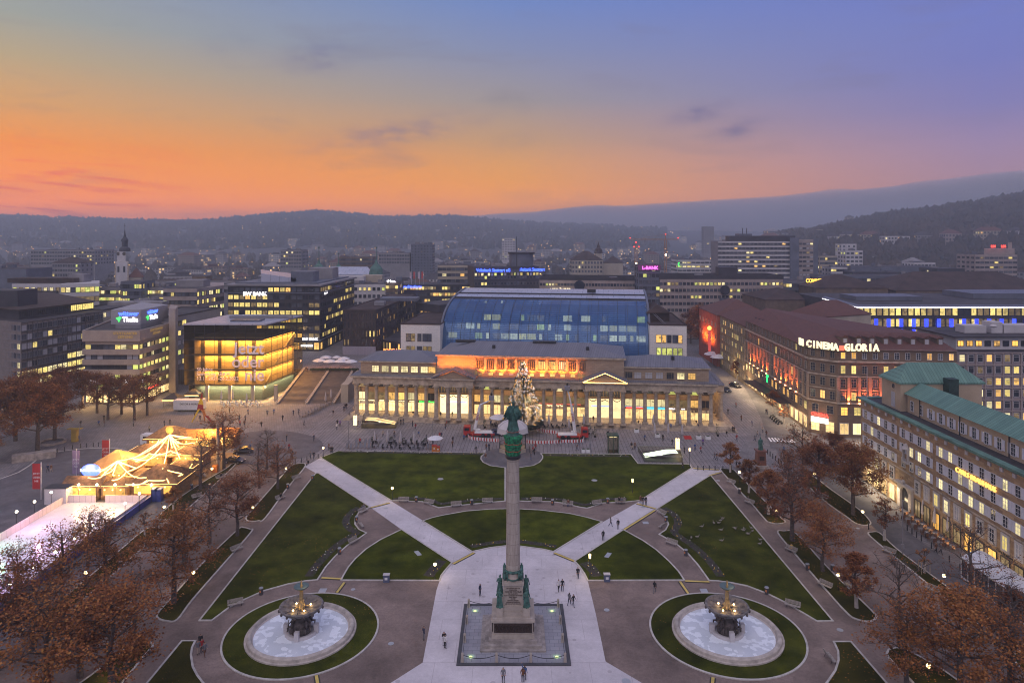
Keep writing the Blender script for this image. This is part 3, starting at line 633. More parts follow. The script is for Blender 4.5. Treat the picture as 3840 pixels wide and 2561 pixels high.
for x0,x1 in((1642,1760),(2205,2330)):
 for j in range(3):
  x=x0+(x1-x0)*(j+.5)/3;u=U(x,2.2)
  KB.w.append((Vector((u,2.1,8.3)),0,win_mesh(2.2,2.4,'b','y',M_pane)))
KB.w+=[]
M_glow=pane_mat('passage_glow',(1.0,.72,.36),2.0,.75)
for x0,x1 in((1640,1762),(2203,2334)):
 a,b=U(x0,2.2),U(x1,2.2);m=MB();m.b0(a-.3,b+.3,2.2,4.5,6.6,9.7);m.b0(a-.5,a+.3,2.1,4.5,1,9.7);m.b0(b-.3,b+.5,2.1,4.5,1,9.7);k('portico_wall',m,M_sand)
 m=MB();m.b0(a+.3,b-.3,4.3,4.5,1.03,6.6);k('passage',m,M_glow)
 m=MB()
 for j in range(4):m.tube([(a+.4+(b-a-.8)*(j+q/8)/4,2.0,6.5-.55*math.sin(math.pi*q/8))for q in range(9)],.09,5)
 k('garland',m,mat('fir_garland',(.02,.04,.015),.9))
m=MB()
for x,w in((1718,4.6),(2258,5.6)):m.box((U(x,4.1),4.15,4.2),(w,.06,.16))
KB.parts('blue_sign',m,E_blue)
m=MB();lp=MB()
for x in xs+xc_+xr_:
 u=U(x,4.6);m.b0(u-.45,u+.45,4.3,4.6,1.0,9.6);lp.box((u,4.2,4.0),(.2,.2,.5))
KB.parts('pilaster',m,M_sand2);KB.parts('wall_lamp',lp,emat('lamp_glow',(1,.62,.22),14.0))
for x,s,c,sz in((1360,'JUWELIER',E_yel,.5),(1395,'SCHMUCK',E_yel,.5),(1432,'LEDER',E_yel,.5),(1470,'WAREN',E_yel,.5),(1506,'SCHUH',E_yel,.5),(1545,'MODE',E_yel,.5),(1588,'Gärtner',E_green,.75),(1620,'Florist',E_green,.75),(2022,'Coffee',E_yel,.6),(2062,'Fabrics',E_yel,.6),(2100,'The Tapas',E_yel,.6),(2360,'REISEN',E_red,.6),(2399,'REISEN',E_red,.6),(2520,'BISTRO',E_white,.5),(2562,'BAR',E_white,.5)):
 text(s,sz,c,KB.root,(U(x,4.3),4.25,3.95),(math.pi/2,0,0),.03,'shop_sign')
m=MB()
for x in(2440,2480):m.box((U(x,4.5),4.5,3.85),(2.2,.1,.32))
for x in(2360,2400,2440,2480):m.box((U(x,4.5),4.5,4.25),(2.2,.1,.18))
KB.parts('fascia',m,E_cyan)
m=MB();m.b0(U(2020,4.4),U(2178,4.4),4.4,4.5,4.2,4.45);k('red_fascia',m,emat('red_fascia',(.9,.12,.07),.8))
M_awn=brick('striped_awning',(.55,.5,.42),(.05,.05,.05),(.05,.05,.05),.35,9,msize=.001,var=.05)
m=MB()
for x in(1362,1395,2062,2100,2535,2608,2648):u=U(x,3.5);m.add([(u-1.1,3.2,3.3),(u+1.1,3.2,3.3),(u+1.1,4.25,3.75),(u-1.1,4.25,3.75)],[(0,1,2,3)])
KB.parts('awning',m,M_awn)
def attic(x,z,w,h,pm,v=1.58,stl='b'):KB.w.append((Vector((U(x,v),v,z)),0,win_mesh(w,h,stl,'y',pm)))
for x in(1408,1444.5,1481,1517,1554,1591,1620):attic(x,13.3,1.9,1.6,P_white if x<1600 else P_warm)
for x,pm in((2358,M_pane),(2392,M_blind),(2433,M_blind),(2473,M_blind),(2513,M_pane),(2553,P_white),(2594,P_warm)):attic(x,13.2,1.8,1.6,pm)
m=MB();
for i in range(15):
 x=1800+i*27.0
for i in range(11):
 x=1801+i*38.5
 for j in range(4):attic(x+(j-1.5)*6.8,15.3,.3,2.1,[M_pane,M_pane,M_pane,M_pane,P_dim,M_pane,P_yel,P_yel,P_white,M_pane,M_pane][i],.88,'p')
 attic(x+1,12.75,1.2,.7,[P_dim,P_yel,P_yel,M_blind,P_dim,P_yel,P_yel,P_yel,P_yel,P_yel,P_dim][i],.88,'p')
attic(2172,12.9,.6,1.4,P_dim,.88,'p');attic(1785,12.9,.6,1.4,P_dim,.88,'p')
m=MB()
for i in range(12):u=U(1782+i*38.3,.9);m.b0(u-.3,u+.3,.72,.92,14.0,17.3)
m.b0(U(1780),U(2190),.7,.95,13.75,14.0)
KB.parts('attic_pilaster',m,M_sand2)
KB.done(96)
for a,b in((-2,pl0-.5),(pl1+.5,(pl1+pr0)/2),((pl1+pr0)/2,pr0-.5),(pr1+.5,KL+2)):
 lamp('AREA',((a+b)/2,2.3,9.3),380,(1,.60,.25),b-a,(math.radians(22),0,0),KB.root,sizey=1.2)
 lamp('AREA',((a+b)/2,4.1,3.2),260,(1,.62,.27),b-a,(math.radians(-62),0,0),KB.root,sizey=.5)
for a,b in((pl0,pl1),(pr0,pr1)):lamp('AREA',((a+b)/2,.8,9.2),420,(1,.62,.28),b-a,(math.radians(25),0,0),KB.root,sizey=2)
for i in range(15):
 u=cl+1.2+(U(2186)-cl-1.2)*i/14
 if u<U(1782):lamp('SPOT',(u,-2.3,14.9),1500,(1,.24,.015),rot=(math.radians(118),0,0),parent=KB.root,r=.15,spot=1.9);continue
 lamp('SPOT',(u,-.8,12.15),3800 if i>3 else 2800,(1,.23,.015),rot=(math.radians(151),0,0),parent=KB.root,r=.15,spot=1.35)
lamp('AREA',((cl+U(2190))/2,-.8,12.1),1100,(1,.25,.02),U(2190)-cl,(math.radians(160),0,0),KB.root,sizey=.25)
lamp('AREA',(KL+2,12,8.2),500,(1,.55,.16),3,(0,0,0),KB.root,sizey=14)
# ---------------------------------------------------------------- glass vault building
O2=Q(1652,224.5);t2=(Q(2433,215)-O2);GL=t2.length;GR=math.atan2(t2.y,t2.x)
prof=[(0,9),(.3,13),(1.8,18.8),(4,21.6),(7,23.9),(11,25.6),(15,26.8),(19,27.6),(25,28.5),(34,29.3),(41,29.7)]
M_vglass,t,p=new_mat('vault_glass')
tc=t.add('ShaderNodeTexCoord');s=t.add('ShaderNodeSeparateXYZ',ins={0:tc.outputs['Object']})
fz=t.math('FRACT',t.math('MULTIPLY',s.outputs[2],1.9));lz=t.math('LESS_THAN',fz,.3)
fx=t.math('FRACT',t.math('DIVIDE',s.outputs[0],3.7));lx=t.math('LESS_THAN',fx,.035)
nb=t.add('ShaderNodeTexNoise',ins={'Vector':tc.outputs['Object'],'Scale':.12,'Detail':2.0})
base=t.ramp(nb.outputs[0],[(.3,(.05,.14,.34)),(.7,(.10,.25,.50))])  # blue of inner lighting and reflections is put into the glass colour
c=t.mix(lz,base,(.02,.06,.19));c=t.mix(lx,c,(.015,.03,.09));t.l.new(c,p.inputs['Base Color'])
p.inputs['Roughness'].default_value=.14;p.inputs['Specular IOR Level'].default_value=.6;p.inputs['Metallic'].default_value=.25
tr=t.add('ShaderNodeBsdfTransparent',ins={0:(.5,.68,1,1)});mx=t.add('ShaderNodeMixShader',ins={0:.42,1:p.outputs[0],2:tr.outputs[0]});t.l.new(mx.outputs[0],t.n['Material Output'].inputs[0])
M_sky=brick('skylight_panels',(.42,.42,.50),(.36,.38,.47),(.07,.07,.10),3.7,3.4,msize=.05,rough=.25,var=.2)
VG=thing('glass_vault_building',O2,'glass vaulted building shining blue, with lit offices rising behind the palace','glass building',rz=GR)
lk=lambda n,m,mt:link(n,m.mesh(n,mt),VG,inv=False)
m=MB();m.smooth=True
lo=[p for p in prof if p[0]<=19];hi=[p for p in prof if p[0]>=19]
def shell(P,off=0):
 m=MB();m.smooth=True;n=len(P)
 m.add([(x,p[0],p[1]+off)for x in(0,GL)for p in P],[(i,n+i,n+i+1,i+1)for i in range(n-1)]);return m
lk('glass_skin',shell(lo),M_vglass);lk('skylight_roof',shell(hi),M_sky)
for x0,x1,nm in((-.7,-.05,'gable'),(GL+.05,GL+.7,'gable')):
 m=MB();n=len(prof);vs=[(x,p[0]-.3,p[1]+.25)for x in(x0,x1)for p in prof]+[(x,41,5)for x in(x0,x1)]+[(x,0,5)for x in(x0,x1)]
 m.add(vs,[tuple(range(n))+(2*n,2*n+2),tuple(reversed(range(n,2*n)))+(2*n+3,2*n+1)]+[(i,i+1,n+i+1,n+i)for i in range(n-1)]);lk(nm,m,M_w['bluegrey'])
m=MB()
for q in(19.3,20.6,27,28):
 z=interp(prof,q);m.b0(0,GL,q,q+.25,z+.05,z+.3)
m.box((GL*.72,30,29.9),(3,2,1.2));lk('roof_rail',m,M_dark)
m=MB();m.b0(.5,GL-.5,9,40,6,24);m_=MB();n_=21
for i in range(n_+1):m_.tube([(i*GL/n_,p_[0]-.05,p_[1]+.06)for p_ in lo],.06,4)
lk('glass_mullion',m_,M_fr['d'])
lk('core_wall',m,mat('office_wall',(.08,.13,.24),.7))
wr=random.Random(5)
for z in(13.2,16.3,19.5,22.5):
 for i in range(22):
  pr=.45 if z<14 else(.7 if z<20 else .4);x=2+i*(GL-4)/21
  if wr.random()<pr:link('window',win_mesh(wr.choice((1.0,2.4,2.9)),1.9,'m','g',wr.choice((P_white,P_yel,P_white,P_lime,P_dim))),VG,loc=(x,8.85,z))
def local(P,q):return(P[0]+math.cos(GR)*q[0]-math.sin(GR)*q[1],P[1]+math.sin(GR)*q[0]+math.cos(GR)*q[1])
for(x0,x1,d,yt,cols,lab,wins)in((1502.7,1651,223,1216.5,None,'white limestone block with small windows left of the glass vault',[(1532,1107.5),(1549,1107.5),(1573,1107.5),(1594,1107.5),(1611,1107.5)]),(2436,2575,214,1219.6,None,'white limestone block with small windows right of the glass vault',[(2470,0),(2490.5,0),(2510,0),(2532,0),(2551,0)])):
 A=Q(x0,d);Bp=Q(x1,d-(1.4));z=Z(yt,d);dep=33
 pts=[A,Bp,Bp+Vector((.09*dep,dep,0)),A+Vector((.09*dep,dep,0))]
 b=Bld('limestone_block',lab,'stone building',pts,4,z,M_w['lime'],M_roofb,parapet=.35)
 tt=(Bp-A).normalized();rz=math.atan2(tt.y,tt.x);i=0
 for px,_ in wins:
  for z_,lit in((z-4.1,0),(z-8.1,1)):
   mm=(px-XC)/F;u=(mm*A.y-A.x)/(tt.x-mm*tt.y);p_=A+tt*u+Vector((tt.y,-tt.x,0))*.03
   left=x0<2000;pm=(wr.choice((M_pane,M_pane2,P_dim))if left else(P_lime if lit else wr.choice((M_pane,P_warm,M_pane2))));i+=1
   b.w.append((p_+Vector((0,0,z_)),rz,win_mesh(1.15 if(i//2)%3 else 1.5,2.3,'p','d',pm)))
 b.done()
 if not left:
  m=MB();c=pts[2]-Vector((1,12,0));m.prism([A+Vector((1,9,0)),Bp+Vector((-3,10,0)),Bp+Vector((-2,22,0)),A+Vector((3,30,0))],z+.1,z+2.8);b.add('roof_storey',m,M_roofb)
  b.add('roof_cap',hip([A+Vector((1,9,0)),Bp+Vector((-3,10,0)),Bp+Vector((-2,22,0)),A+Vector((3,30,0))],z+2.9,2.2,.5),M_roofb)
  m=MB();p0=A+Vector((1,5,z+4));p1=A+Vector((5,0,z));
  for q in(0,.6):m.tube([A+Vector((1.2+q,14,z+4.5)),A+Vector((5+q,3,z+.1))],.07,4)
  for j in range(9):a=Vector((1.2,14,z+4.5)).lerp(Vector((5,3,z+.1)),j/8)+A;m.tube([a,a+Vector((.6,0,0))],.05,4)
  b.add('roof_ladder',m,M_fr['g'])
# ================================================================ THE OTHER BUILDINGS ROUND THE SQUARE
def bb(name,label,cat,x0,d0,x1,d1,yt,dep,wall,z0=0.0,roof=None,ztop=None,**kw):
 A=Q(x0,d0);B_=Q(x1,d1);z=ztop if ztop is not None else Z(yt,d0)
 t=(B_-A).normalized();n=Vector((-t.y,t.x,0));
 if n.y<0:n=-n
 b=Bld(name,label,cat,[A,B_,B_+n*dep,A+n*dep],z0,z,wall,roof,**kw);b.A,b.B,b.C,b.D,b.z,b.n=A,B_,B_+n*dep,A+n*dep,z,n
 return b
def rbox(b,x,d,w,dd,h,m,name='roof_box',zz=None):   # box on the roof at photo column x
 p=Q(x,d);z=(b.z if zz is None else zz)+.04;q=MB().box((p.x,p.y,z+h/2),(w,dd,h));return b.add(name,q,m)
rr=random.Random(3)
b=Bld('office_block','long grid fronted office block with a black setback storey at the far left','office building',[Q(-420,262),Q(79,224),Q(383,257),Q(200,300)],0,21.7,mat('taupe_panels',(.20,.165,.155),.7,var=.15),M_roof)
c0,c1=Q(79,224),Q(383,257)
for r in range(7):
 z0=21.2-3*(r+1);lit=[.05,.1,.45,.05,.45,.8,.8][r]
 b.facade(c0,c1,z0,z0+3,1,17,1.85,1.75,lit,[P_white,P_yel],'c','g',[M_pane2,M_pane2,M_blind,M_pane],runs=True,rnd=rr)
 b.facade(Q(-20,231),c0,z0,z0+3,1,7,1.6,1.75,.12,[P_white],'c','g',[M_pane2,M_pane],rnd=rr)
m=MB();t=(c1-c0).normalized();n=Vector((t.y,-t.x,0))
for r in range(8):z=21.4-3*r;m.tube([c0+n*.25+Vector((0,0,z)),c1+n*.25+Vector((0,0,z))],.13,4)
for i in range(0,18):p=c0.lerp(c1,i/17)+n*.3;m.tube([(p.x,p.y,.5),(p.x,p.y,21.5)],.07,4)
b.add('facade_grid',m,M_fr['d'])
m=MB();m.prism([Q(-400,268),Q(70,231),Q(350,261),Q(190,297)],21.7,24.9);b.add('setback_storey',m,M_w['dark'])
m=MB();m.prism([Q(-400,266),Q(72,228),Q(358,259),Q(190,299)],24.9,25.25);b.add('roof',m,M_roofb)
b.facade(Q(70,231),Q(350,261),22.0,24.7,1,12,2.4,2.0,.5,[P_yel],'m','d',[M_pane],runs=True)
rbox(b,40,243,12,10,5.5,M_w['dark'],'plant_room',25.2)
b.done(99)
bx=bb('newspaper_house','beige banded corner house with neon bookshop signs on its roof box','office building',320.5,205,520,205,1239,2,M_w['pink'],ztop=21.7)
for o in list(bx.root.children):bpy.data.objects.remove(o)
A,B_,C_,D_=Q(320.5,205),Q(520,205),Q(632,222),Q(440,235);b=bx;b.pts=[A,B_,C_,D_];b.c=(A+B_+C_+D_)/4
M_bw=mat('beige_bands',(.34,.275,.24),.75,var=.1)
b.add('wall',MB().prism([A,B_,C_,D_],0,21.0),M_bw);b.add('roof',MB().prism([A,B_,C_,D_],21.0,21.3),M_roof)
o_=b.c
P4=[o_+(p-o_)*1.05 for p in(A,B_,C_,D_)];m=MB();b.add('parapet',strip(MB(),P4,.5,18.6,21.8),M_bw)
for i in range(5):strip(m,P4,.5,2.6+2.95*i+.2,2.6+2.95*i+1.75)
b.add('floor_band',m,M_bw)
for r in range(5):
 z0=3.9+2.95*r
 b.facade(A,B_,z0+.2,z0+2,1,9,1.6,1.25,[.75,.45,.2,.5,.35][r],YEL,'p','d',[M_pane,M_blind,M_pane2],runs=True);b.facade(B_,C_,z0+.2,z0+2,1,8,1.6,1.25,[.9,.7,.9,.85,.9][r],YEL,'p','d',[M_pane2],runs=False)
b.facade(A,B_,.3,3,1,6,2.2,2.3,1,[P_shop],'c','d');b.facade(B_,C_,.3,3,1,7,2.2,2.3,1,[P_shop],'c','d')
sA,sB,sC=Q(416.5,212),Q(527,212),Q(629,228);m=MB().prism([sA,sB,sC,Q(530,236)],22.6,27.0);b.add('sign_box',m,mat('sign_box_grey',(.30,.29,.32),.6,var=.06))
b.add('box_base',MB().prism([(p+(sB-p)*.15)for p in(sA,sB,sC,Q(530,236))],21.0,22.6),M_fr['g'])
ra=math.atan2((sC-sB).y,(sC-sB).x);nA=Vector((0,-.12,0));nB=Vector((math.sin(ra),-math.cos(ra),0))*.12;f90=math.pi/2
for(p,rz,n)in((sA.lerp(sB,.60),0,nA),(sB.lerp(sC,.42),ra,nB)):
 text('wittwer',1.9,E_blue,b.root,p+n+Vector((.0,0,25.8)),(f90,0,rz),.06,'neon_sign',inv=True,bold=.03)
 text('Thalia',2.0,E_white,b.root,p+n+Vector((.5*math.cos(rz),.5*math.sin(rz),24.0)),(f90,0,rz),.06,'neon_sign',inv=True,bold=.03)
 m=MB();q=p+n*1.5+Vector((-3.0*math.cos(rz),-3.0*math.sin(rz),24.1));c,s_=math.cos(rz),math.sin(rz)
 m.add([q+Vector((u*c,u*s_,v))for u,v in((-.9,.35),(.2,.75),(.9,.6),(.45,.0),(.1,-.9),(-.3,-.1))],[(0,1,2,3,4,5)]);b.add('bird_emblem',m,E_green)
M_brz=emat('bronze_letter',(.5,.3,.08),.35,(.3,.2,.08))
for(a,c,f,rz)in((P4[0],P4[1],.76,0),(P4[1],P4[2],.5,ra)):
 n=(nA if rz==0 else nB)*3;p=a.lerp(c,f)+n
 for i,w in enumerate(('STUTTGARTER','ZEITUNG')):text(w,1.05,M_brz,b.root,p+Vector((0,0,20.9-1.05*i)),(f90,0,rz),.05,'newspaper_lettering',inv=True,bold=.02)
for f,a,c,rz in((.19,P4[0],P4[1],0),(.88,P4[0],P4[1],0),(.16,P4[1],P4[2],ra)):
 text('Wittwer',1.15,E_white,b.root,a.lerp(c,f)+(nA if rz==0 else nB)*3+Vector((0,0,6.7)),(f90,0,rz),.06,'neon_sign',inv=True,bold=.05,shear=.2)
text('Stuttgarter Ballett',.9,E_red,b.root,P4[1].lerp(P4[2],.38)+nB*3+Vector((0,0,3.8)),(f90,0,ra),.06,'neon_sign',inv=True)
b.add('stair_tower',MB().prism([Q(632.5,220),Q(658,218),Q(668,228),Q(640,232)],0,26.6),M_bw)
b.done(99)
b=bb('office_wing','long pale wing with one row of lit windows behind the banded corner house','office building',384,259,655,300,1167,14,M_w['cream'],ztop=21.5,parapet=.6)
b.facade(b.A,b.B,18.6,21.2,1,20,1.3,1.5,.8,YEL,'c','w');b.facade(b.A,b.B,15.4,18,1,20,1.3,1.5,.25,YEL,'c','w')
m=MB()
for i in range(9):p=b.A.lerp(b.B,.55+i*.04)+b.n*5;m.add([(p.x-.7,p.y,22.4),(p.x+.7,p.y,22.4),(p.x,p.y,23.6),(p.x-.7,p.y+2,22.4),(p.x+.7,p.y+2,22.4),(p.x,p.y+2,23.6)],[(0,1,2),(0,2,5,3),(1,4,5,2)])
b.add('skylight',m,M_roofl);rbox(b,520,283,22,6,1.2,M_roofl);b.done()
b=bb('wing_building','plain grey wing between the stair tower and the glass cube museum','office building',660,238,826,266,1183,16,M_w['grey'],ztop=21.7,parapet=.5)
b.facade(b.A,Q(700,244),1,21,6,2,2.2,1.6,.45,YEL,'c','d');b.done()
m0,m1,m2,m3=Q(691,208),Q(997,208),Q(1133,230),Q(860,232)
M_cube,t,p=new_mat('clear_glass');p.inputs['Base Color'].default_value=(.05,.045,.03,1);p.inputs['Roughness'].default_value=.04;p.inputs['Specular IOR Level'].default_value=.8
tr=t.add('ShaderNodeBsdfTransparent',ins={0:(.92,.9,.78,1)});fr=t.add('ShaderNodeFresnel',ins={0:1.5});mx=t.add('ShaderNodeMixShader',ins={0:t.math('SUBTRACT',.86,fr.outputs[0]),1:p.outputs[0],2:tr.outputs[0]});t.l.new(mx.outputs[0],t.n['Material Output'].inputs[0])
M_sol=brick('museum_stone',(.42,.34,.22),(.34,.28,.19),(.2,.15,.1),1.6,.5,vert=True,var=.35)
MU=thing('glass_cube_museum',(m0+m1+m2+m3)/4,'glass cube museum glowing amber around a stone core, with large white words on its front','museum')
lk=lambda n,m,mt,**k:link(n,m.mesh(n,mt),MU,**k)
mc=(m0+m1+m2+m3)/4;sh=lambda k:[mc+(q-mc)*k for q in(m0,m1,m2,m3)]
m=MB();m.prism(sh(1),4.9,22.85,cap=False);lk('glass_skin',m,M_cube)
lk('ground_glass',MB().prism(sh(.93),.1,4.8,cap=False),M_cube)
m=MB()
for a,c,nn in((m0,m1,8),(m1,m2,7)):
 for i in range(nn+1):
  q=a.lerp(c,i/nn);q=q+(q-mc).normalized()*.06;m.tube([(q.x,q.y,4.9),(q.x,q.y,23)],.07,4)
 for j in range(9):
  z=4.9+j*2.24;u,v=a+(a-mc).normalized()*.06,c+(c-mc).normalized()*.06;m.tube([(u.x,u.y,z),(v.x,v.y,z)],.05 if j%2 else .11,4)
lk('glass_mullions',m,M_fr['d'])
core=sh(.84);lk('stone_core',MB().prism(core,.1,19.0),M_sol)
for z in(4.85,9.4,14.0,18.6):lk('floor_slab',MB().prism(sh(.90),z-.25,z),M_w['dark'])
m=MB();m.prism(sh(1.02),22.9,23.25);lk('roof',m,M_sky)
m=MB();q=mc+Vector((4,2,23.7));m.box(q,(20,1.0,.8));lk('roof_equipment',m,M_fr['g']);lk('roof_equipment',MB().box(mc+Vector((2,-4,23.5)),(9,5,.4)),M_pane2)
m=MB()
for i in range(4):a=core[0].lerp(core[1],.12+.25*i);m.box((a.x,a.y-.1,12),(1.0,.12,12.5))
lk('core_slot',m,M_fr['d'])
a,c=core[0],core[1]
for z in(9.1,13.7,18.3,4.6):lamp('AREA',(mc.x,m0.y+1.0,z-.1),5600 if z>5 else 1600,(1,.44,.07)if z>5 else(.8,1,.75),20,(math.radians(-14),0,0),None,sizey=.6)
cc_=(m1+m2)/2-Vector((1.0,0,0));
for z in(9.1,13.7,18.3,4.6):lamp('AREA',(cc_.x,cc_.y,z),3600 if z>5 else 1100,(1,.46,.08)if z>5 else(.8,1,.75),.8,(0,0,math.radians(-12)),None,sizey=18)
m=MB()
for i in range(5):a_=m1.lerp(m2,.1+.17*i);b_=m1.lerp(m2,.1+.17*i+.17);a_+=(mc-a_).normalized()*2;b_+=(mc-b_).normalized()*2;m.tube([(a_.x,a_.y,5+2.6*i),(b_.x,b_.y,5+2.6*(i+1))],.25,4)
lk('stair_flight',m,M_w['grey'])
m=MB()
for i in(0,1,2,3):a_=sh(.97)[0].lerp(sh(.97)[1],.26+.29*i);m.box((a_.x,a_.y+.3,2.4),(.9,.8,4.8))
lk('concrete_pier',m,M_w['cream'])
M_let=mat('frosted_letter',(.80,.72,.78),.6,var=.02)
fx_=lambda x:((x-XC)*207.7/F)
for i,(w,x,z)in enumerate((('Jetzt',990,14.6),('oder',990,10.6),('nie',992,6.6))):text(w,5.0,M_let,MU,(fx_(x),207.7,z+1.2),(f90,0,0),.04,'facade_word','RIGHT',.06,inv=True)
for i,w in enumerate(('50 Jahre','Sammlung LBBW','13.11.2021-20.2.2022')):text(w,1.45,M_let,MU,(fx_(737),207.7,9.6-1.35*i),(f90,0,0),.03,'facade_line','LEFT',.015,inv=True)
sx0,sx1=-77.0,-47.5
M_step=mat('stair_stone',(.13,.11,.10),.85,var=.2)
s_=MB();n_=30
for i in range(n_):s_.b0(sx0+8,sx1-3.5,205+i*.85,232,5*i/n_+(.02 if i==0 else 0),5*(i+1)/n_)
ST=thing('open_stairway',(-62,205,0),'broad stone flight of steps climbing to the terrace left of the palace','stairs')
link('steps',s_.mesh('steps',M_step),ST)
for x in(-69.2,-60.6,-52.6):
 m=MB();h=0
 pts=[(x,204,.95)]
 for i in range(4):y0=205+i*6.5;pts+=[(x,y0+4.6,.95+5*(y0+4.6-205)/26),(x,y0+6.4,.95+5*(y0+4.6-205)/26+.1)]
 for q in(-.22,.22):m.tube([(px+q,py,pz)for px,py,pz in pts],.06,5)
 for px,py,pz in pts:m.tube([(px-.22,py,pz-.95),(px-.22,py,pz)],.04,4)
 m.box((x,218,0),(.001,.001,.001));link('handrail',m.mesh('handrail',M_w['white']),ST)
 m=MB();m.add([(x-.3,204.5,0),(x+.3,204.5,0),(x+.3,232,5.6),(x-.3,232,5.6),(x-.3,204.5,.5),(x+.3,204.5,.5),(x+.3,232,5.7),(x-.3,232,5.7)],[(4,5,6,7),(0,4,7,3),(1,2,6,5),(0,1,5,4)]);link('stair_cheek',m.mesh('stair_cheek',M_w['cream']),ST)
PT=MB();PT.prism([(-112,232),(sx1-1.5,232),(-42,240),(-30,330),(-118,330)],.02,5.0);PT.build('terrace_plateau',M_side,kind='structure')
MB().prism([(sx1-3.4,206),(sx1-1.2,206),(sx1-1.2,232),(sx1-3.4,232)],.02,5.4).build('retaining_wall',M_w['cream'],kind='structure')
b=bb('bank_building','dark glass and stone bank building with a curved front and a white bank sign','office building',854,270,1200,268,1071,47,M_w['dark'],z0=5,ztop=30.0)
for r in range(7):
 z0=9.6+2.95*r;
 b.facade(b.A,b.B,z0,z0+2.7,1,16,1.85,1.55,[.5,.55,.5,.75,.55,.6,.25][r],[P_yel,P_yel,P_warm,P_dim],'m','d',[M_pane,M_pane2],runs=True);b.facade(b.B,b.C,z0,z0+2.7,1,20,1.7,1.5,.5,[P_yel,P_dim,P_dim],'m','d',[M_pane],runs=True)
b.facade(b.A,b.B,5.2,8.6,1,14,2.0,2.6,.6,[P_dim,P_warm],'c','d');b.facade(b.B,b.C,5.2,8.6,1,16,2.0,2.6,.6,[P_dim,P_warm],'c','d')
P5=[b.c+(p-b.c)*1.03 for p in b.pts];m=MB()
for z in(9.0,27.2):m.prism(P5,z,z+.35)
b.add('canopy',m,M_w['bluegrey']);b.add('roof_overhang',MB().prism([b.c+(p-b.c)*1.05 for p in b.pts],30.1,30.7),M_w['grey'])
b.add('setback_storey',MB().prism([b.c+(p-b.c)*.9 for p in b.pts],30.7,31.2),M_w['bluegrey'])
A_=Q(978,276);m=MB();m.add([Q(978,276,30.8),Q(1110,276,30.8),Q(1110,300,30.8),Q(978,300,30.8),Q(978,276,34.6),Q(1110,276,32.6),Q(1122,300,32.8),Q(978,300,34.9)],[(0,1,5,4),(1,2,6,5),(4,5,6,7),(3,0,4,7)]);b.add('sloping_skylight',m,M_sky)
rbox(b,1144,280,9,8,4.5,M_w['bluegrey'],zz=30.7);rbox(b,1215,300,10,10,5,M_w['grey'],zz=30.7)
text('BW BANK',2.0,E_white,b.root,Q(958,269.3,27.8)+Vector((0,-.7,-.8)),(f90,0,0),.1,'bank_sign',inv=True,bold=.05)
text('BW BANK',1.3,E_white,b.root,Q(1195,267,9.9)+Vector((-3,-.9,0)),(f90,0,0),.1,'bank_sign',inv=True,bold=.04)
text('BW BANK',1.0,E_white,b.root,Q(1150,267,7.2),(f90,0,0),.1,'bank_sign',inv=True,bold=.04)
text('BW BANK',1.7,E_white,b.root,b.B+Vector((.4,9,26.9)),(f90,0,f90),.1,'bank_sign',inv=True,bold=.04)
b.done(99)
b=bb('brick_block','dark brick block with narrow lit windows above a metal base, behind the terrace cafe','building',1286,260,1409,259,1163,70,mat('dark_brick',(.05,.038,.038),.85,var=.35,scale=.5),z0=5,ztop=21.6,roof=M_roofb,parapet=.3)
for r in range(4):
 z0=8.2+3.25*r;b.facade(b.A,b.B,z0,z0+3,1,9,.55,2.1,.38,[P_warm,P_yel,P_dim],'p','d',[M_pane],runs=True);b.facade(b.B,b.C,z0,z0+3,1,22,.6,2.0,.35,[P_warm,P_dim],'p','d',[M_pane])
b.add('metal_base',MB().prism([b.A+Vector((-.1,-.15,0)),b.B+Vector((0,-.15,0)),b.B+Vector((0,-.01,0)),b.A+Vector((-.1,-.01,0))],5,8.2),brick('ribbed_metal',(.3,.29,.36),(.27,.26,.33),(.14,.14,.18),.3,20,vert=True,var=.1))
rbox(b,1425,280,4,4,1.4,M_fr['g']);rbox(b,1500,300,16,8,1.3,M_w['bluegrey']);b.done(80)
b=Bld('passage_building','low dark building with a lit glass front right of the dark brick block','building',[Q(1435,268),Q(1502,262),Q(1560,300),Q(1490,310)],5,9.2,M_w['dark'],M_roof)
b.facade(Q(1435,268),Q(1502,262),5.2,9,1,6,.95,3,.6,[P_dim,P_warm],'m','d');text('FOOD LOUNGE',1.5,emat('food_neon',(1,.2,.04),4),b.root,Q(1492,258,7.0),(f90,0,0),.1,'food_sign','CENTER',.03,inv=True);b.done()
b=bb('rear_block','dark rear block with a glowing gallery left of the vault','building',1560,300,1650,290,1140,25,M_w['dark'],ztop=20.5,z0=5)
b.facade(b.A,b.B,14,18,1,6,1.4,2.5,.8,[P_warm,P_amber],'m','d');b.done()
M_cin=brick('brown_ashlar',(.21,.145,.095),(.17,.115,.075),(.10,.07,.055),1.3,.5,vert=True,var=.3)
cA,cB,cC,cD=Vector((80.3,171,0)),Vector((108,168.4,0)),Vector((113,215,0)),Vector((77.5,230,0));cE=Vector((75.2,176,0))
b=Bld('cinema_house','brown stone corner house with a red tiled roof and a large glowing cinema sign','building',[cE,cA,cB,cC,cD],0,21.7,M_cin,M_tile)
for o in[o for o in b.root.children if o.name.startswith('roof')]:bpy.data.objects.remove(o)
m=MB();R0,R1,R2=Vector((86,182,24.9)),Vector((108.5,180,24.3)),Vector((84,229,25.8));z=21.75
V=[Vector((cE.x-.5,cE.y-.4,z)),Vector((cA.x-.3,cA.y-.6,z)),Vector((cB.x,cB.y-.6,z)),R1,R0,R2,Vector((cD.x-.6,cD.y,z)),Vector((111,215,z)),Vector((108.5,192,z)),Vector((92,229,z))]
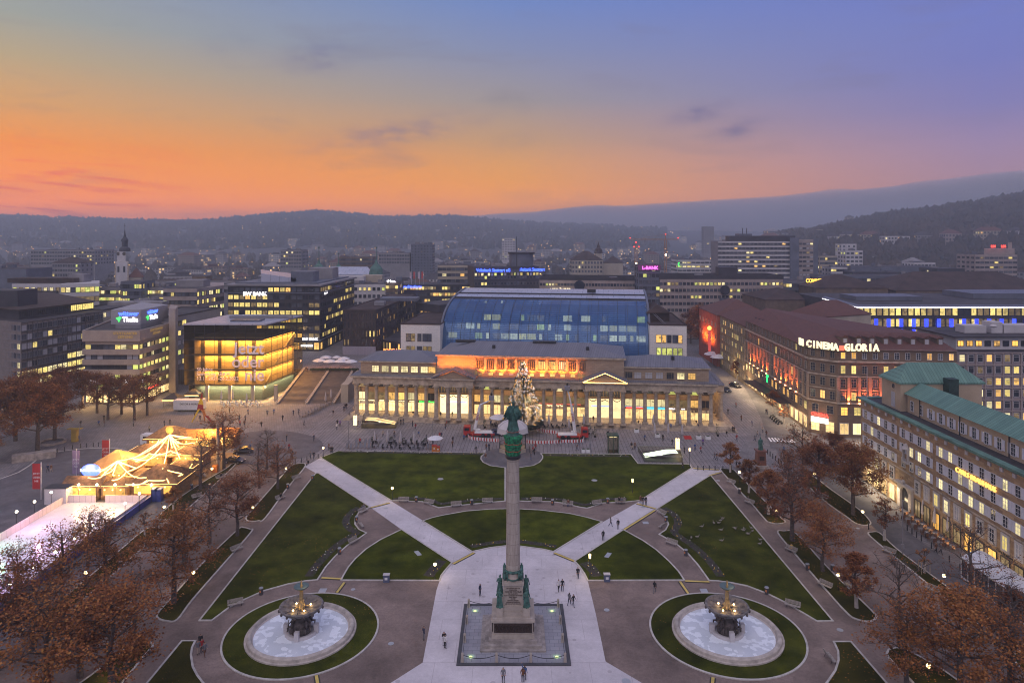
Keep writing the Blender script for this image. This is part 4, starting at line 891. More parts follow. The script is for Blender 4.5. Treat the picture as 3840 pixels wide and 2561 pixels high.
m.add(V,[(0,1,4),(1,2,3,4),(0,4,5,6),(2,8,3),(4,3,8,9,5)]);b.add('roof',m,M_tile)
b.add('attic',MB().prism([cE+Vector((.25,.2,0)),cA+Vector((.1,.2,0)),cB+Vector((0,.2,0)),cB+Vector((0,1,0)),cD+Vector((3,0,0)),cD+Vector((.3,0,0))],18.9,21.6),M_w['cream'])
m=MB();
for z,w,h in((18.5,.8,.45),(14.9,.3,.3),(8.3,.7,.35),(21.6,.6,.25),(11.6,.2,.25)):strip(m,[cD,cE,cA,cB],w,z,z+h,False,off=0)
b.add('cornice',m,M_sand2)
rw=[(19.0,21.5,1.0,1.5),(15.2,18.3,1.05,1.9),(12.0,14.8,1.1,2.0),(8.9,11.4,1.1,1.9),(5.0,8.0,1.5,1.9),(.4,4.0,2.0,2.6)]
for i,(z0,z1,w,h)in enumerate(rw):
 f=[.25,.3,.15,.1,.7,1][i];pl=[P_warm,P_amber,P_yel]if i<5 else[P_shop]
 b.facade(cA,cB,z0,z1,1,11 if i<4 else 9,w,h,f,pl,'x' if i<5 else 'c','s' if i not in(0,5)else 'w',[M_pane,M_pane2])
 b.facade(cE,cA,z0,z1,1,3 if i<4 else 2,w,h,f,pl,'x','s',[M_pane]);b.facade(cD,cE,z0,z1,1,17,w,h,f*.8,pl,'x' if i<5 else 'c','s',[M_pane])
m=MB()
for i in range(12):p=cA.lerp(cB,i/11);m.b0(p.x-.35,p.x+.35,p.y-.35,p.y+.05,8.6,14.9)
for i in range(18):p=cD.lerp(cE,i/17);m.b0(p.x-.35,p.x+.05,p.y-.35,p.y+.35,8.6,14.9)
b.parts('pilaster',m,M_sand)
E_up=emat('uplight_glow',(1,.35,.12),12)
for i in range(5):p=cA.lerp(cB,.12+i/11*2 if 0 else(.5+i)/11+.04);lamp('SPOT',p+Vector((0,-.75,8.85)),4200,(1,.15,.03),rot=(math.radians(172),0,0),r=.1,spot=1.5);b.add('uplight',MB().box(p+Vector((0,-.6,8.55)),(.35,.3,.25)),E_up)
for i in range(11):
 if i in(5,):continue
 p=cD.lerp(cE,.12+.075*i);lamp('SPOT',p+Vector((-.75,0,8.85)),4200,(1,.16,.03),rot=(math.radians(180),math.radians(8),0),r=.1,spot=1.5);b.add('uplight',MB().box(p+Vector((-.6,0,8.55)),(.3,.35,.25)),E_up)
m_=None
for i in range(8):
 x=cA.x+3.5+i*3.25;y=cA.y+4.6+(cB.y-cA.y)*i/9;z=21.75+(4.6)*.33
 m=MB();m.mat(0).b0(x-.7,x+.7,y-1.2,y+2.5,z-1.2,z+.9);m.mat(1).add([(x-.95,y-1.4,z+.9),(x+.95,y-1.4,z+.9),(x,y-1.4,z+1.5),(x-.95,y+3,z+.9),(x+.95,y+3,z+.9),(x,y+3,z+1.5)],[(0,1,2),(0,2,5,3),(1,4,5,2)]);m.mat(2).b0(x-.45,x+.45,y-1.26,y-1.2,z-.7,z+.6)
 b.add('dormer',m,[M_w['brown'],M_tile,M_blind])
for i in range(12):
 p=Vector((77.3+1.9,188+i*3.3,23.0));b.add('roof_window',MB().box(p,(1.0,.7,.5)),M_pane2)
sg=[(1045,'EM'),(0,'')];
word='EM·CINEMA GLORIA'
arcp=[cE+Vector((-.6,4.5,0)),cE+Vector((-.3,.4,0)),Vector((77.6,173.0,0)),cA+Vector((-.2,-.8,0)),cA+Vector((3,-1.1,0)),cA+Vector((9.5,-1.6,0))]
ap=cr(arcp,k=6);L=[0]
for q,w in zip(ap,ap[1:]):L.append(L[-1]+(w-q).length)
def on(u):
 for i in range(len(L)-1):
  if u<=L[i+1]:f=(u-L[i])/(L[i+1]-L[i]);return ap[i].lerp(ap[i+1],f),(ap[i+1]-ap[i])
 return ap[-1],ap[-1]-ap[-2]
E_sign=emat('cinema_neon',(1,.86,.52),1.5)
for i,ch in enumerate(word):
 if ch in ' ·':continue
 u=.8+i*(L[-1]-1.6)/(len(word)-1);q,d=on(u);text(ch,2.35,E_sign,b.root,q+Vector((0,0,22.3)),(f90,0,math.atan2(d.y,d.x)),.15,'neon_letter',inv=True,bold=.12,width=.8)
q,d=on(.8+9*(L[-1]-1.6)/15);b.add('sign_emblem',MB().box(q+Vector((0,0,22.2)),(1.1,.2,1.2),math.atan2(d.y,d.x)),emat('red_panel',(1,.15,.08),1.6))
m=MB();m.tube([q+Vector((0,0,21.2))for q in ap],.12,5);m.tube([q+Vector((0,0,23.3))for q in ap],.05,5);b.add('sign_rail',m,M_fr['d'])
text('CINEMA',1.15,E_red,b.root,(77.0,173.6,4.9),(f90,0,math.atan2(-5,5)),.1,'cinema_sign',inv=True,bold=.03)
b.add('cinema_screen',MB().box((77.0,173.6,3.6),(4.2,.2,1.3),math.atan2(-5,5)),emat('screen_white',(1,.9,.85),2.5))
b.add('green_screen',MB().box((76.6,207,7.0),(.2,3.4,2.6)),emat('green_screen',(.02,1,.25),1.4))
b.add('street_canopy',MB().box((74.6,203,4.2),(3.8,30,.25)),M_fr['d'])
b.done(99)
lamp('AREA',(73.9,203,3.9),3200,(1,.75,.45),3,parent=None,sizey=52);lamp('AREA',(92,166.8,3.6),1400,(1,.85,.6),24,(math.radians(-35),0,0),None,sizey=.6)
b=Bld('stone_house','yellowish stone house with many small windows further up the side street','building',[Vector((77.4,230.2,0)),Vector((92,230.2,0)),Vector((94,262,0)),Vector((78.6,262,0))],0,19.6,mat('yellow_stone',(.27,.21,.125),.85,var=.25),kind='hip',rise=4.2,roof=M_tile)
b.facade((77.4,230.2),(78.6,262),1,19,6,14,.95,1.6,.22,[P_warm,P_yel],'x','s',[M_pane]);b.done(84)
b=Bld('red_corner_house','orange floodlit house with hipped tile roof at the far end of the side street','building',[Vector((77.6,262.5,0)),Vector((98,262.5,0)),Vector((100,290,0)),Vector((78.2,290,0))],0,19.6,mat('red_render',(.38,.10,.06),.85),kind='hip',rise=5,roof=M_tile)
b.facade((77.6,262.5),(78.2,290),8,18,2,6,1,1.6,.1,[P_warm],'x','s');b.done()
lamp('AREA',(76.0,275,9),2600,(1,.25,.03),.6,(0,math.radians(-120),0),None,sizey=16)
b.add('lit_sign_column',MB().box((74.6,262,10),(.8,1,8)),emat('red_column',(1,.1,.08),.6));b.add('sign_globe',MB().ball((74.6,262,14.7),.8),E_orange)
b=bb('cream_house','cream walled house with a dark red roof behind the cinema house','building',2960,246,3095,232,1176,22,M_w['cream'],ztop=22.5,kind='hip',rise=4.5,roof=M_tile);b.facade(b.A,b.B,16,22,2,5,1,1.5,.3,style='x');b.done()
b=bb('grid_office','pinkish concrete grid office block with stacked setback floors at the right edge','office building',3590,182,4200,182,1319,26,mat('pink_concrete',(.30,.25,.27),.8,var=.15),ztop=19.3,parapet=.4)
for r in range(6):z0=.8+3.05*r;b.facade(b.A,b.B,z0,z0+3.05,1,18,1.35,1.75,.5 if r>2 else .75,[P_warm,P_yel,P_white,P_dim],'t','w',[M_pane])
m=MB()
for r in range(7):m.b0(b.A.x-.2,b.B.x,b.A.y-.3,b.A.y-.05,.5+3.05*r,.8+3.05*r)
for i in range(19):x=b.A.x+i*(b.B.x-b.A.x)/18;m.b0(x-.14,x+.14,b.A.y-.28,b.A.y-.06,.5,19)
b.add('concrete_grid',m,M_w['pink'])
A2,B2=b.A+Vector((1.5,3,0)),b.B+Vector((0,3,0));b.add('setback_storey',MB().prism([A2,B2,B2+Vector((0,18,0)),A2+Vector((0,18,0))],19.4,22.6),M_w['white'])
b.facade(A2,B2,19.6,22.4,1,17,1.5,1.3,.3,[P_warm,P_amber],'c','d',[M_pane],out=.03);b.add('roof',MB().prism([A2+Vector((-1,-1,0)),B2+Vector((0,-1,0)),B2+Vector((0,18,0)),A2+Vector((-1,18,0))],22.65,23.0),M_roof)
for x,w,h in((3640,6,2),(3720,3,3),(3800,8,2.2)):rbox(b,x,192,w,4,h,M_w['white'],zz=23)
b.add('satellite_dish',MB().ball(Q(3725,188,25.2),.9,sz=.5),M_w['white']);b.done(99)
nA,nC,nB=Q(3080,284),Q(3215,249),Q(4300,249)
b=Bld('shopping_mall','dark glass shopping mall with white roof edge light and blue light panels','shopping mall',[nC,nB,nB+Vector((0,60,0)),nA+Vector((0,25,0)),nA],0,23.9,M_w['dark'],M_roof)
for(z0,z1,w,h,lit,pal)in((20.8,23.8,1.75,2.6,.8,[P_yel,P_yel,P_dim]),(16.7,20.0,1.7,2.7,.5,[P_yel,P_dim,P_dim]),(13,16.3,1.6,2.4,.45,[P_yel,P_dim])):
 b.facade(nC,nB,z0,z1,1,46,w,h,lit,pal,'p','d',[M_pane],runs=True);b.facade(nA,nC,z0,z1,1,12,w,h,.5,pal,'p','d',[M_pane])
m=MB();m.tube([nA+Vector((0,-.8,23.9)),nC+Vector((-.5,-.8,23.9)),nB+Vector((0,-.8,23.9))],.13,4);b.add('light_line',m,emat('cool_line',(.9,.85,1),4))
b.add('roof_overhang',MB().prism([q+Vector((0,-.7,0))for q in(nA,nC,nB)]+[nB+Vector((0,3,0)),nC+Vector((2,3,0)),nA+Vector((3,3,0))],23.95,24.5),M_w['bluegrey'])
E_bp=pane_mat('blue_panel',(.03,.06,1),2.2,.5);m=MB()
for i in range(14):x=nC.x+2+i*4.35+(i*.15);m.box((x,nC.y-.5,18.4),(1.3,.2,2.9));m.box((x,nC.y-.5,15.4),(1.2,.2,1.5))
for i in range(5):q=nA.lerp(nC,.15+.19*i);m.box((q.x-.4,q.y-.3,18.2),(.3,1.2,2.4))
b.parts('blue_light_panel',m,E_bp)
rbox(b,3300,280,26,14,1.6,M_w['bluegrey'],'roof_terrace',24);rbox(b,3750,290,36,20,2.2,M_w['bluegrey'],'roof_terrace',24);b.done(99)
M_ash=brick('travertine_blocks',(.44,.30,.17),(.26,.165,.095),(.20,.145,.10),1.15,.44,msize=.01,var=.2,vert=True)
M_cop=brick('copper_roof',(.10,.26,.225),(.08,.215,.19),(.04,.10,.09),40,.55,msize=.05,rough=.6,var=.35,wall=0)
M_cop2=mat('copper_sheet',(.11,.22,.18),.6,var=.3,scale=.4);M_tent=mat('tent_fabric',(.66,.66,.70),.5,var=.06)
X0=71.6;Y0,Y1=84.0,142.3
b=Bld('stone_hall','long brown stone building with white shuttered windows and a green copper roof on the right','building',[(X0,Y0),(X0+17,Y0),(X0+17,Y1),(X0,Y1)],0,16.5,M_ash,mat('dark_slate',(.05,.045,.05),.8,var=.3,scale=1))
m=MB();strip(m,[Vector((X0,Y0,0)),Vector((X0,Y1,0)),Vector((X0+17,Y1,0))],1.3,16.35,16.75,False);b.add('copper_eave',m,M_cop2)
m=MB();m.b0(X0-.12,X0,Y0,Y1,6.75,7.0)
b.add('string_course',m,M_sand2)
m=MB()
for i in range(22):y=Y1-2-i*2.6;m.b0(X0-.18,X0,y-.3,y+.3,15.4,16.0)
b.parts('attic_vent',m,M_w['white'])
M_sh=mat('white_shutter',(.60,.60,.66),.6,var=.06);shm=MB()
for j in range(1):shm.box((0,-.05,0),(.62,.07,1.62))
for j in range(9):shm.box((0,-.09,-.7+j*.175),(.5,.02,.05))
shm=shm.mesh('shutter',M_sh);vr=random.Random(8);nwin=0
litset={(0,2):1,(0,8):1,(0,9):1,(0,10):1,(1,1):1,(1,6):1,(1,7):1,(1,12):1,(1,11):1,(1,15):1,(2,11):1,(2,12):1,(2,9):1,(2,13):1,(2,16):1,(2,8):1,(0,15):1}
for r,z in enumerate((13.7,11.0,8.4)):
 for c in range(23):
  y=140.2-c*2.52-(.9 if c>4 else 0)-(1.0 if c>8 else 0)
  if y<Y0+1:continue
  lit=(r,c)in litset or(c>16 and vr.random()<.3);pm=P_white if lit else M_pane
  w=link('window',win_mesh(1.0,1.55,'x','w',pm),b.root,loc=Vector((X0-.02,y,z))-b.root.location,rz=-math.pi/2)
  for s in(-1,1):
   if(r==2 and c in(5,6))or(r==1 and c in(6,)):continue
   s_=link('shutter',shm,w,loc=(s*.93,0,0))
M_jamb=mat('pale_jamb',(.48,.44,.42),.8,var=.12,scale=1.5)
for c in range(20):
 y=138.6-c*2.72
 if abs(y-125.8)<2.6:continue
 pm=[P_yel,P_yel,M_pane,M_pane,P_white,P_white,M_pane2,M_blind,P_yel,P_white,M_blind,P_yel,M_pane,M_pane,P_yel,M_blind,M_pane,M_pane,P_white,M_pane][c]
 w=link('framed_window',win_mesh(1.0,1.9,'x','w',pm),b.root,loc=Vector((X0-.10,y,5.3))-b.root.location,rz=-math.pi/2)
 link('stone_surround',(MB().box((-.72,.02,-.1),(.3,.22,2.5)).box((.72,.02,-.1),(.3,.22,2.5)).box((0,.02,1.15),(1.7,.24,.3)).box((0,.02,-1.2),(1.7,.26,.25))).mesh('stone_surround',M_jamb),w,loc=(0,0,0))
 link('shop_front',win_mesh(1.7,2.7,'c','d' if c>5 else 's',[P_shop,P_shop,P_warm,P_shop,P_amber,P_amber,P_dim,P_dim,P_amber,P_dim,P_dim,P_amber,P_dim,P_amber,P_dim,P_dim,P_dim,P_amber,P_dim,P_dim][c]),b.root,loc=Vector((X0-.05,y,1.75))-b.root.location,rz=-math.pi/2)
m=MB();yc=125.8
m.b0(X0-.5,X0,yc-2.2,yc-1.3,0,4.4);m.b0(X0-.5,X0,yc+1.3,yc+2.2,0,4.4);m.b0(X0-.9,X0,yc-2.5,yc+2.5,4.4,4.8)
n=10
for i in range(n):
 a0,a1=math.pi*i/n,math.pi*(i+1)/n;m.add([(x_,yc+1.3*math.cos(a),2.9+1.3*math.sin(a))for x_ in(X0-.5,X0-.02)for a in(a0,a1)]+[(x_,yc+1.3*math.cos(a),4.4)for x_ in(X0-.5,X0-.02)for a in(a0,a1)],[(0,1,5,4),(0,2,3,1),(2,6,7,3)])
m.ball((X0-.6,yc,5.2),.35);b.add('portal',m,M_jamb)
b.add('portal_door',MB().b0(X0-.06,X0-.01,yc-1.3,yc+1.3,0,4.2),M_pane)
m=MB();m.b0(X0-.35,X0,yc-.9,yc-.6,8.9,11.2);m.b0(X0-.35,X0,yc+.6,yc+.9,8.9,11.2);m.b0(X0-.45,X0,yc-1,yc+1,8.6,8.9);m.cyl(X0-.1,yc,11.2,12.2,.9,.05,10);b.add('oriel',m,M_jamb)
M_crm=M_w['cream']
m=MB();m.prism([(74.7,Y0),(80,Y0),(80,131),(74.7,131)],16.5,20.1);b.add('set_back_wall',m,mat('peach_render',(.46,.35,.235),.8,var=.1,scale=.3))
m=MB();m.add([(74.0,Y0,20.0),(74.0,131,20.0),(77.2,131,22.0),(77.2,Y0,22.0),(81,Y0,19.9),(81,131,19.9)],[(0,3,2,1),(3,4,5,2),(1,2,5)]);
b.add('copper_roof',m,brick('copper_seams',(.13,.25,.20),(.09,.19,.155),(.04,.09,.075),60,.62,msize=.04,rough=.6,var=.4,wall=0))
m=MB();m.prism([(73.6,131.3),(89,131.3),(89,138),(73.6,138)],16.5,22.0);b.add('tower_wall',m,mat('peach_render2',(.44,.34,.24),.8,var=.1,scale=.3))
b.add('tower_roof',hip([(73.6,131.3),(89,131.3),(89,138),(73.6,138)],22.0,3.2,.6),brick('copper_seams2',(.13,.25,.20),(.09,.19,.155),(.04,.09,.075),60,.62,msize=.04,rough=.6,var=.4,wall=90))
b.add('copper_chimney',MB().b0(81.6,83.4,129.4,131.2,19.5,23.0),mat('dark_copper',(.03,.06,.05),.6,var=.4,scale=1));b.add('french_window',MB().b0(73.5,73.62,133.2,134.4,16.9,19.7),M_blind);b.add('fanlight',MB().ball((73.58,133.8,20.8),.5,sxy=(.1,1)),M_pane)
for i in range(14):
 y=129.3-i*2.9
 w=link('window',win_mesh(.9,1.75,'x','w',M_pane),b.root,loc=Vector((74.66,y,18.0))-b.root.location,rz=-math.pi/2)
 if i>1:
  for s in(-1,1):link('shutter',shm,w,loc=(s*.82,0,0))
m=MB()
for y in(126.8,115.5,104):m.tube([(74.55,y,16.5),(74.55,y,20.0)],.09,5)
b.parts('downpipe',m,M_fr['d'])
E_sg=emat('backlit_amber',(1,.55,.12),1.7)
text('CARLS BRAUHAUS',1.12,E_sg,b.root,(X0-.3,106.8,12.35),(f90,0,-f90),.12,'backlit_lettering',inv=True,bold=.0)
text('Carls Brauhaus',.55,M_dark,b.root,(X0-.2,100.5,3.7),(f90,0,-f90),.04,'small_lettering',inv=True)
b.add('flagpole',MB().tube([(X0+.6,141,16.6),(X0+.6,141,23)],.07,5),M_w['white'])
lamp('AREA',(70.2,134.5,3.6),900,(1,.80,.5),1.2,parent=None,sizey=14);lamp('AREA',(69.6,112,.6),900,(1,.72,.40),.5,rot=(0,math.radians(-160),0),sizey=54);lamp('AREA',(67,134,6),200,(1,.8,.5),2,rot=(0,math.radians(-50),0),sizey=12)
mq=thing('marquee',(66.5,92,0),'long white barrel roofed marquee with dark window panels beside the stone building','marquee')
mx0,mx1,my0,my1=65.6,70.2,81,101.2
m=MB();ns=8
for j in range(7):
 a,c=my0+(my1-my0)*j/7,my0+(my1-my0)*(j+1)/7-.06
 vs=[(mx0+(mx1-mx0)*i/ns,y,3.0+1.0*math.sin(math.pi*i/ns))for y in(a,c)for i in range(ns+1)];q=MB();q.smooth=True;q.add(vs,[(i,i+1,ns+2+i,ns+1+i)for i in range(ns)]);link('roof_panel',q.mesh('roof_panel',M_tent),mq,loc=-Vector(mq.location))
m=MB()
for j in range(15):y=my0+(my1-my0)*j/14;m.box((mx0,y,1.5),(.14,.14,3.0));m.box((mx1,y,1.5),(.14,.14,3))
m.b0(mx0-.08,mx0+.08,my0,my1,2.85,3.05);m.b0(mx0-.08,mx0+.08,my0,my1,.05,.3);link('frame',m.mesh('frame',M_tent),mq,loc=-Vector(mq.location))
pm_=MB().box((0,0,0),(.05,1.2,2.5)).mesh('window_panel',M_pane)
for j in range(14):link('window_panel',pm_,mq,loc=Vector((mx0,my0+(my1-my0)*(j+.5)/14,1.58))-mq.location)
for y in(my0,my1):
 m=MB();m.add([(mx0,y,.05),(mx1,y,.05)]+[(mx1-(mx1-mx0)*i/ns,y,3.0+1.0*math.sin(math.pi*i/ns))for i in range(ns+1)],[tuple(range(ns+3))]);link('end_wall',m.mesh('end_wall',M_tent),mq,loc=-Vector(mq.location))
# ================================================================ MIDDLE DISTANCE
FW=random.Random(21)
M_far={k:v for k,v in M_w.items()}
def mid(name,label,x0,x1,yt,d,d1=None,dep=20,w='grey',rows=3,cols=10,ww=1.6,wh=1.5,lit=.35,pal=YEL,st='p',fr='d',z0=None,rh=3.2,kind='flat',rise=3,roof=None,top=.6,dark=None,cat='building',side=None,keep=60,par=.0,nodone=False,m1=0,group=None):
 d1=d1 or d;zb=terr(Q(x0,d).x,d)-.3 if z0 is None else z0
 b=bb(name,label,cat,x0,d,x1,d1,yt,dep,M_far[w]if isinstance(w,str)else w,z0=zb,kind=kind,rise=rise,roof=roof,parapet=par,group=group)
 if rows:b.facade(b.A,b.B,b.z-top-rows*rh,b.z-top,rows,cols,ww,wh,lit,pal,st,fr,dark or[M_pane,M_pane2],runs=lit>.2,rnd=FW,m1=m1)
 sd=None
 if b.B.x<-8:sd=(b.B,b.C)
 elif b.A.x>8:sd=(b.A,b.D)
 if rows and sd and side!=0:b.facade(sd[0],sd[1],b.z-top-rows*rh,b.z-top,rows,side or max(2,int(dep/4)),ww,wh,lit*.7,pal,st,fr,dark or[M_pane,M_pane2],rnd=FW)
 if kind=='flat' and d<700 and dep>=14:
  for k_ in range(FW.randint(2,5)):q_=b.A.lerp(b.B,FW.uniform(.1,.9))+b.n*FW.uniform(4,dep-3);h_=FW.uniform(.6,2.0);b.add('roof_vent',MB().box((q_.x,q_.y,b.z+h_/2+.06),(FW.uniform(1,4),FW.uniform(1,3),h_)),FW.choice((M_roofl,M_w['bluegrey'],M_w['grey'])))
 if not nodone:b.done(keep)
 return b
b=mid('white_office','white office with rows of warm lit windows and brown roof, far left',45,228,1064,308,w='white',rows=4,cols=8,ww=1.6,wh=2.1,lit=.8,rh=4.2,roof=M_roofb,nodone=True)
b.add('right_wing',MB().prism([Q(228,306),Q(373,312),Q(373,330),Q(228,330)],0,b.z),M_w['white']);b.facade(Q(228,306),Q(373,312),b.z-.6-16.8,b.z-.6,4,8,1.6,2.1,.85,YEL,'p','d',rnd=FW);rbox(b,180,318,30,10,2,M_roofb);rbox(b,300,320,7,6,3.5,M_w['grey'])
m=MB();
for z in(b.z-3.7,b.z-7.9):m.b0(b.A.x+3,b.B.x-1,b.A.y-1.0,b.A.y-.1,z-.4,z+.6)
b.parts('balcony',m,M_w['dark']);b.done(80)
mid('plain_block','plain grey violet block at the far left edge',-200,97,1009,345,w='bluegrey',rows=0)
mid('lit_row_building','low building with one bright row of windows behind the newspaper house',372,452,1078,325,w='grey',rows=2,cols=9,lit=.8,dep=14);mid('glass_stair_block','glass stair block glowing yellow between two low wings',452,530,1056,318,w='bluegrey',rows=5,cols=9,ww=1.2,wh=1.8,lit=.55,dep=12,st='p')
mid('lit_row_building','low right hand wing with lit windows beside the glass stair block',530,612,1078,325,w='grey',rows=2,cols=8,lit=.7,dep=14)
b=mid('grey_bank','grey stone office with dark window bands and a small square emblem on its wall',612,738,1083,292,w='pink',rows=5,cols=9,lit=.1,ww=1.35,dep=10,rh=3.4,nodone=True)
b.add('right_wing',MB().prism([Q(738,292),Q(840,312),Q(840,330),Q(738,330)],0,b.z),M_w['pink']);b.facade(Q(738,292),Q(840,312),b.z-.6-17,b.z-.6,5,12,1.3,1.7,.6,YEL,'p','d',rnd=FW);b.add('emblem',MB().box(Q(722,291.4,b.z-6),(1.6,.2,1.6)),M_w['bluegrey']);rbox(b,725,305,12,7,3,M_w['grey']);b.done(80)
mid('long_low_roof','long low office roofline with a brown roof behind the grey stone office',570,880,1053,372,w='grey',rows=2,cols=30,lit=.25,dep=16,roof=M_roofb,keep=40);mid('roof_tower_box','small brown box on the long low roofline',720,772,1036,372,w='brown',rows=0,dep=8)
b=mid('white_court_house','white modern block with punched windows behind the dark bank building',1290,1446,1066,345,w='white',rows=4,cols=9,ww=1.3,wh=1.5,lit=.4,rh=3.6,dep=18,nodone=True);rbox(b,1310,355,16,6,3.4,M_w['white']);rbox(b,1400,360,10,6,3.8,M_w['cream']);b.done(50)
b=mid('red_letter_building','dark building with a red and white sign on its corner and a blue name below',1447,1492,1060,340,w='brown',rows=3,cols=4,lit=.6,pal=WARM,dep=18,nodone=True)
text('tHeo.',2.0,E_white,b.root,Q(1468,339,27.2),(f90,0,0),.1,'neon_sign',inv=True,bold=.03);b.done(20)
b=mid('flag_roof_building','long dark office with a row of flags on its roof terrace',1494,1776,1068,360,w='dark',rows=3,cols=26,lit=.5,pal=WARM,ww=1.3,dep=20,top=.2,nodone=True)
text('Creditreform',2.0,E_blue,b.root,Q(1542,358.8,23.0),(f90,0,0),.1,'neon_sign',inv=True,bold=.03)
for i,x in enumerate((1543,1557,1574,1587)):p=Q(x,362,b.z);b.add('flagpole',MB().tube([p,p+Vector((0,0,7))],.1,4),M_w['white']);b.add('flag',MB().box(p+Vector((-.5,0,4.8)),(.9,.06,3.6)),mat('flag_cloth',(.5,.08,.07)if i%2==1 else(.5,.4,.4),.8))
b.done(70)
mid('pale_terrace_house','pale stepped building with a broad thin roof left of the blue bank sign',1641,1776,995,385,w='cream',rows=4,cols=8,lit=.25,pal=WARM,ww=2.2,dep=22)
b=mid('blue_sign_bank','dark office with a rotunda and blue bank names along its top',1778,2021,1002,345,d1=352,w='dark',rows=6,cols=20,ww=1.1,wh=1.4,lit=.05,rh=3.1,dark=[M_pane2,M_pane],fr='g',dep=22,nodone=True)
b.facade(b.A,b.B,b.z-5,b.z-2.4,1,20,1.1,1.3,.6,YEL,'p','d',rnd=FW)
for x0_,s_ in((1850,'Volksbank Stuttgart eG'),(1990,'Volksbank Stuttgart')):text(s_,2.3,E_blue,b.root,Q(x0_,344 if x0_<1900 else 350,32.3),(f90,0,0),.1,'blue_bank_sign',inv=True,bold=.04,width=.78)
m=MB();c=Q(1955,362);m.cyl(c.x,c.y,b.z,40,6.3,n=24);b.add('rotunda',m,M_w['bluegrey']);b.add('rotunda_roof',MB().cyl(c.x,c.y,40,40.8,7,n=24),M_fr['d']);b.add('mast',MB().tube([(c.x-2.5,c.y-6,b.z),(c.x-2.5,c.y-6,49)],.18,4),M_fr['d']);b.done(90)
b=mid('curved_stone_office','long pale stone office front with small square windows behind the glass vault',2023,2394,1050,352,d1=345,w='pink',rows=3,cols=32,ww=1.1,wh=1.2,lit=.28,rh=3.2,roof=M_w['dark'],dep=20,par=1.6,nodone=True);b.add('round_window',MB().tube([Q(2173,346.5,24.5),Q(2173,346.0,24.5)],2.6,20),M_pane);b.done(90)
text('MEKLÄNDER',1.8,E_yel,b.root,Q(2102,346,22.5),(f90,0,0),.1,'neon_sign',inv=True,bold=.03)
b=mid('glass_tower_bank','dark glass tower with a pink illuminated bank name at its top',2394,2475,993,335,w='bluegrey',rows=8,cols=5,ww=1.6,wh=1.6,lit=.12,pal=[P_lime,P_dim],rh=3.1,dep=11,nodone=True);b.add('top_band',MB().box(((b.A+b.B)/2)+Vector((0,.1,b.z-1.4)),((b.B-b.A).length+.3,.8,2.6)),emat('magenta_band',(.10,.01,.08),.6));text('L-BANK',2.2,E_pink,b.root,Q(2438,333.4,b.z-1.5),(f90,0,0),.1,'pink_bank_sign',inv=True,bold=.05);b.done(45)
b=mid('round_hole_office','pale stone office with a large round opening and grid windows',2472,2937,1047,335,w='pink',rows=5,cols=32,ww=1.3,wh=1.3,lit=.25,rh=3.2,roof=M_w['dark'],dep=22,par=1.8,nodone=True)
b.add('round_opening',MB().tube([Q(2719,334.0,b.z-5.2),Q(2719,333.6,b.z-5.2)],2.3,24),M_pane);b.add('glass_bay',MB().box(Q(2719,334.2,b.z-16),(5.2,.8,14)),M_pane2);b.add('roof_house',MB().box(Q(2724,340,b.z+2.9),(9,6,5.6)),M_w['dark']);b.done(90)
mid('glass_front_bank','dark glazed bank front with an orange name beside the round hole office',2937,3130,1054,350,w='bluegrey',rows=3,cols=18,lit=.35,ww=1.2,dep=16,keep=40)
q=thing('bank_name_sign',Q(3080,345,27),'orange glowing bank name above the glazed bank front','sign');text('COMMERZBANK',2.6,emat('bank_orange',(1,.5,.05),3),q,(0,-.3,0),(f90,0,0),.1,'letters',bold=.06,width=.8)
mid('dark_roof_hall','large dark brown roofed hall with skylights in the middle right',3060,3330,1080,330,w='brown',rows=0,kind='hip',rise=5.5,roof=M_roofb,dep=30);mid('dark_roof_hall','broad dark hipped roof right of the skylit brown hall',3360,4000,1090,330,w='brown',rows=2,cols=30,lit=.15,kind='hip',rise=8,roof=M_roofb,dep=40,keep=30)
mid('dark_roof_hall','low dark violet hipped roof behind the cream walled house',2870,3080,1124,300,w='brown',rows=0,kind='hip',rise=4,roof=M_roofb,dep=30)
b=mid('slab_highrise','wide grey slab highrise with thirteen banded floors',2692,2962,905,470,w='grey',rows=11,cols=18,ww=2.0,wh=1.15,lit=.1,pal=WARM,rh=3.0,dep=16,dark=[M_pane,M_pane2],nodone=True,top=.3,side=0)
for x0_,x1_,yt_,dd,w_ in((2962,2996,892,468,'bluegrey'),(3050,3068,898,474,'bluegrey')):b.add('stair_shaft',MB().prism([Q(x0_,dd),Q(x1_,dd),Q(x1_,dd+16),Q(x0_,dd+16)],b.z-36,Z(yt_,dd)),M_far[w_])
b.add('east_slab',MB().prism([Q(2996,472),Q(3050,472),Q(3050,488),Q(2996,488)],b.z-36,b.z+1.0),M_w['pink']);b.facade(Q(2996,472),Q(3050,472),b.z-33.3,b.z-.3,11,4,1.9,1.15,.1,WARM,'p','d',rnd=FW)
m=MB()
for i in range(12):z=b.z-.6-i*3;m.b0(b.A.x,b.B.x,b.A.y-.7,b.A.y-.05,z-.5,z+.4)
b.parts('balcony_band',m,M_w['white']);rbox(b,2850,478,45,9,3.6,M_w['dark']);rbox(b,2788,478,9,8,5,M_w['bluegrey'])
for x in(2784,2800):p=Q(x,478,b.z+5);b.add('aerial',MB().tube([p,p+Vector((0,0,4))],.25,4),M_dark)
b.done(95)
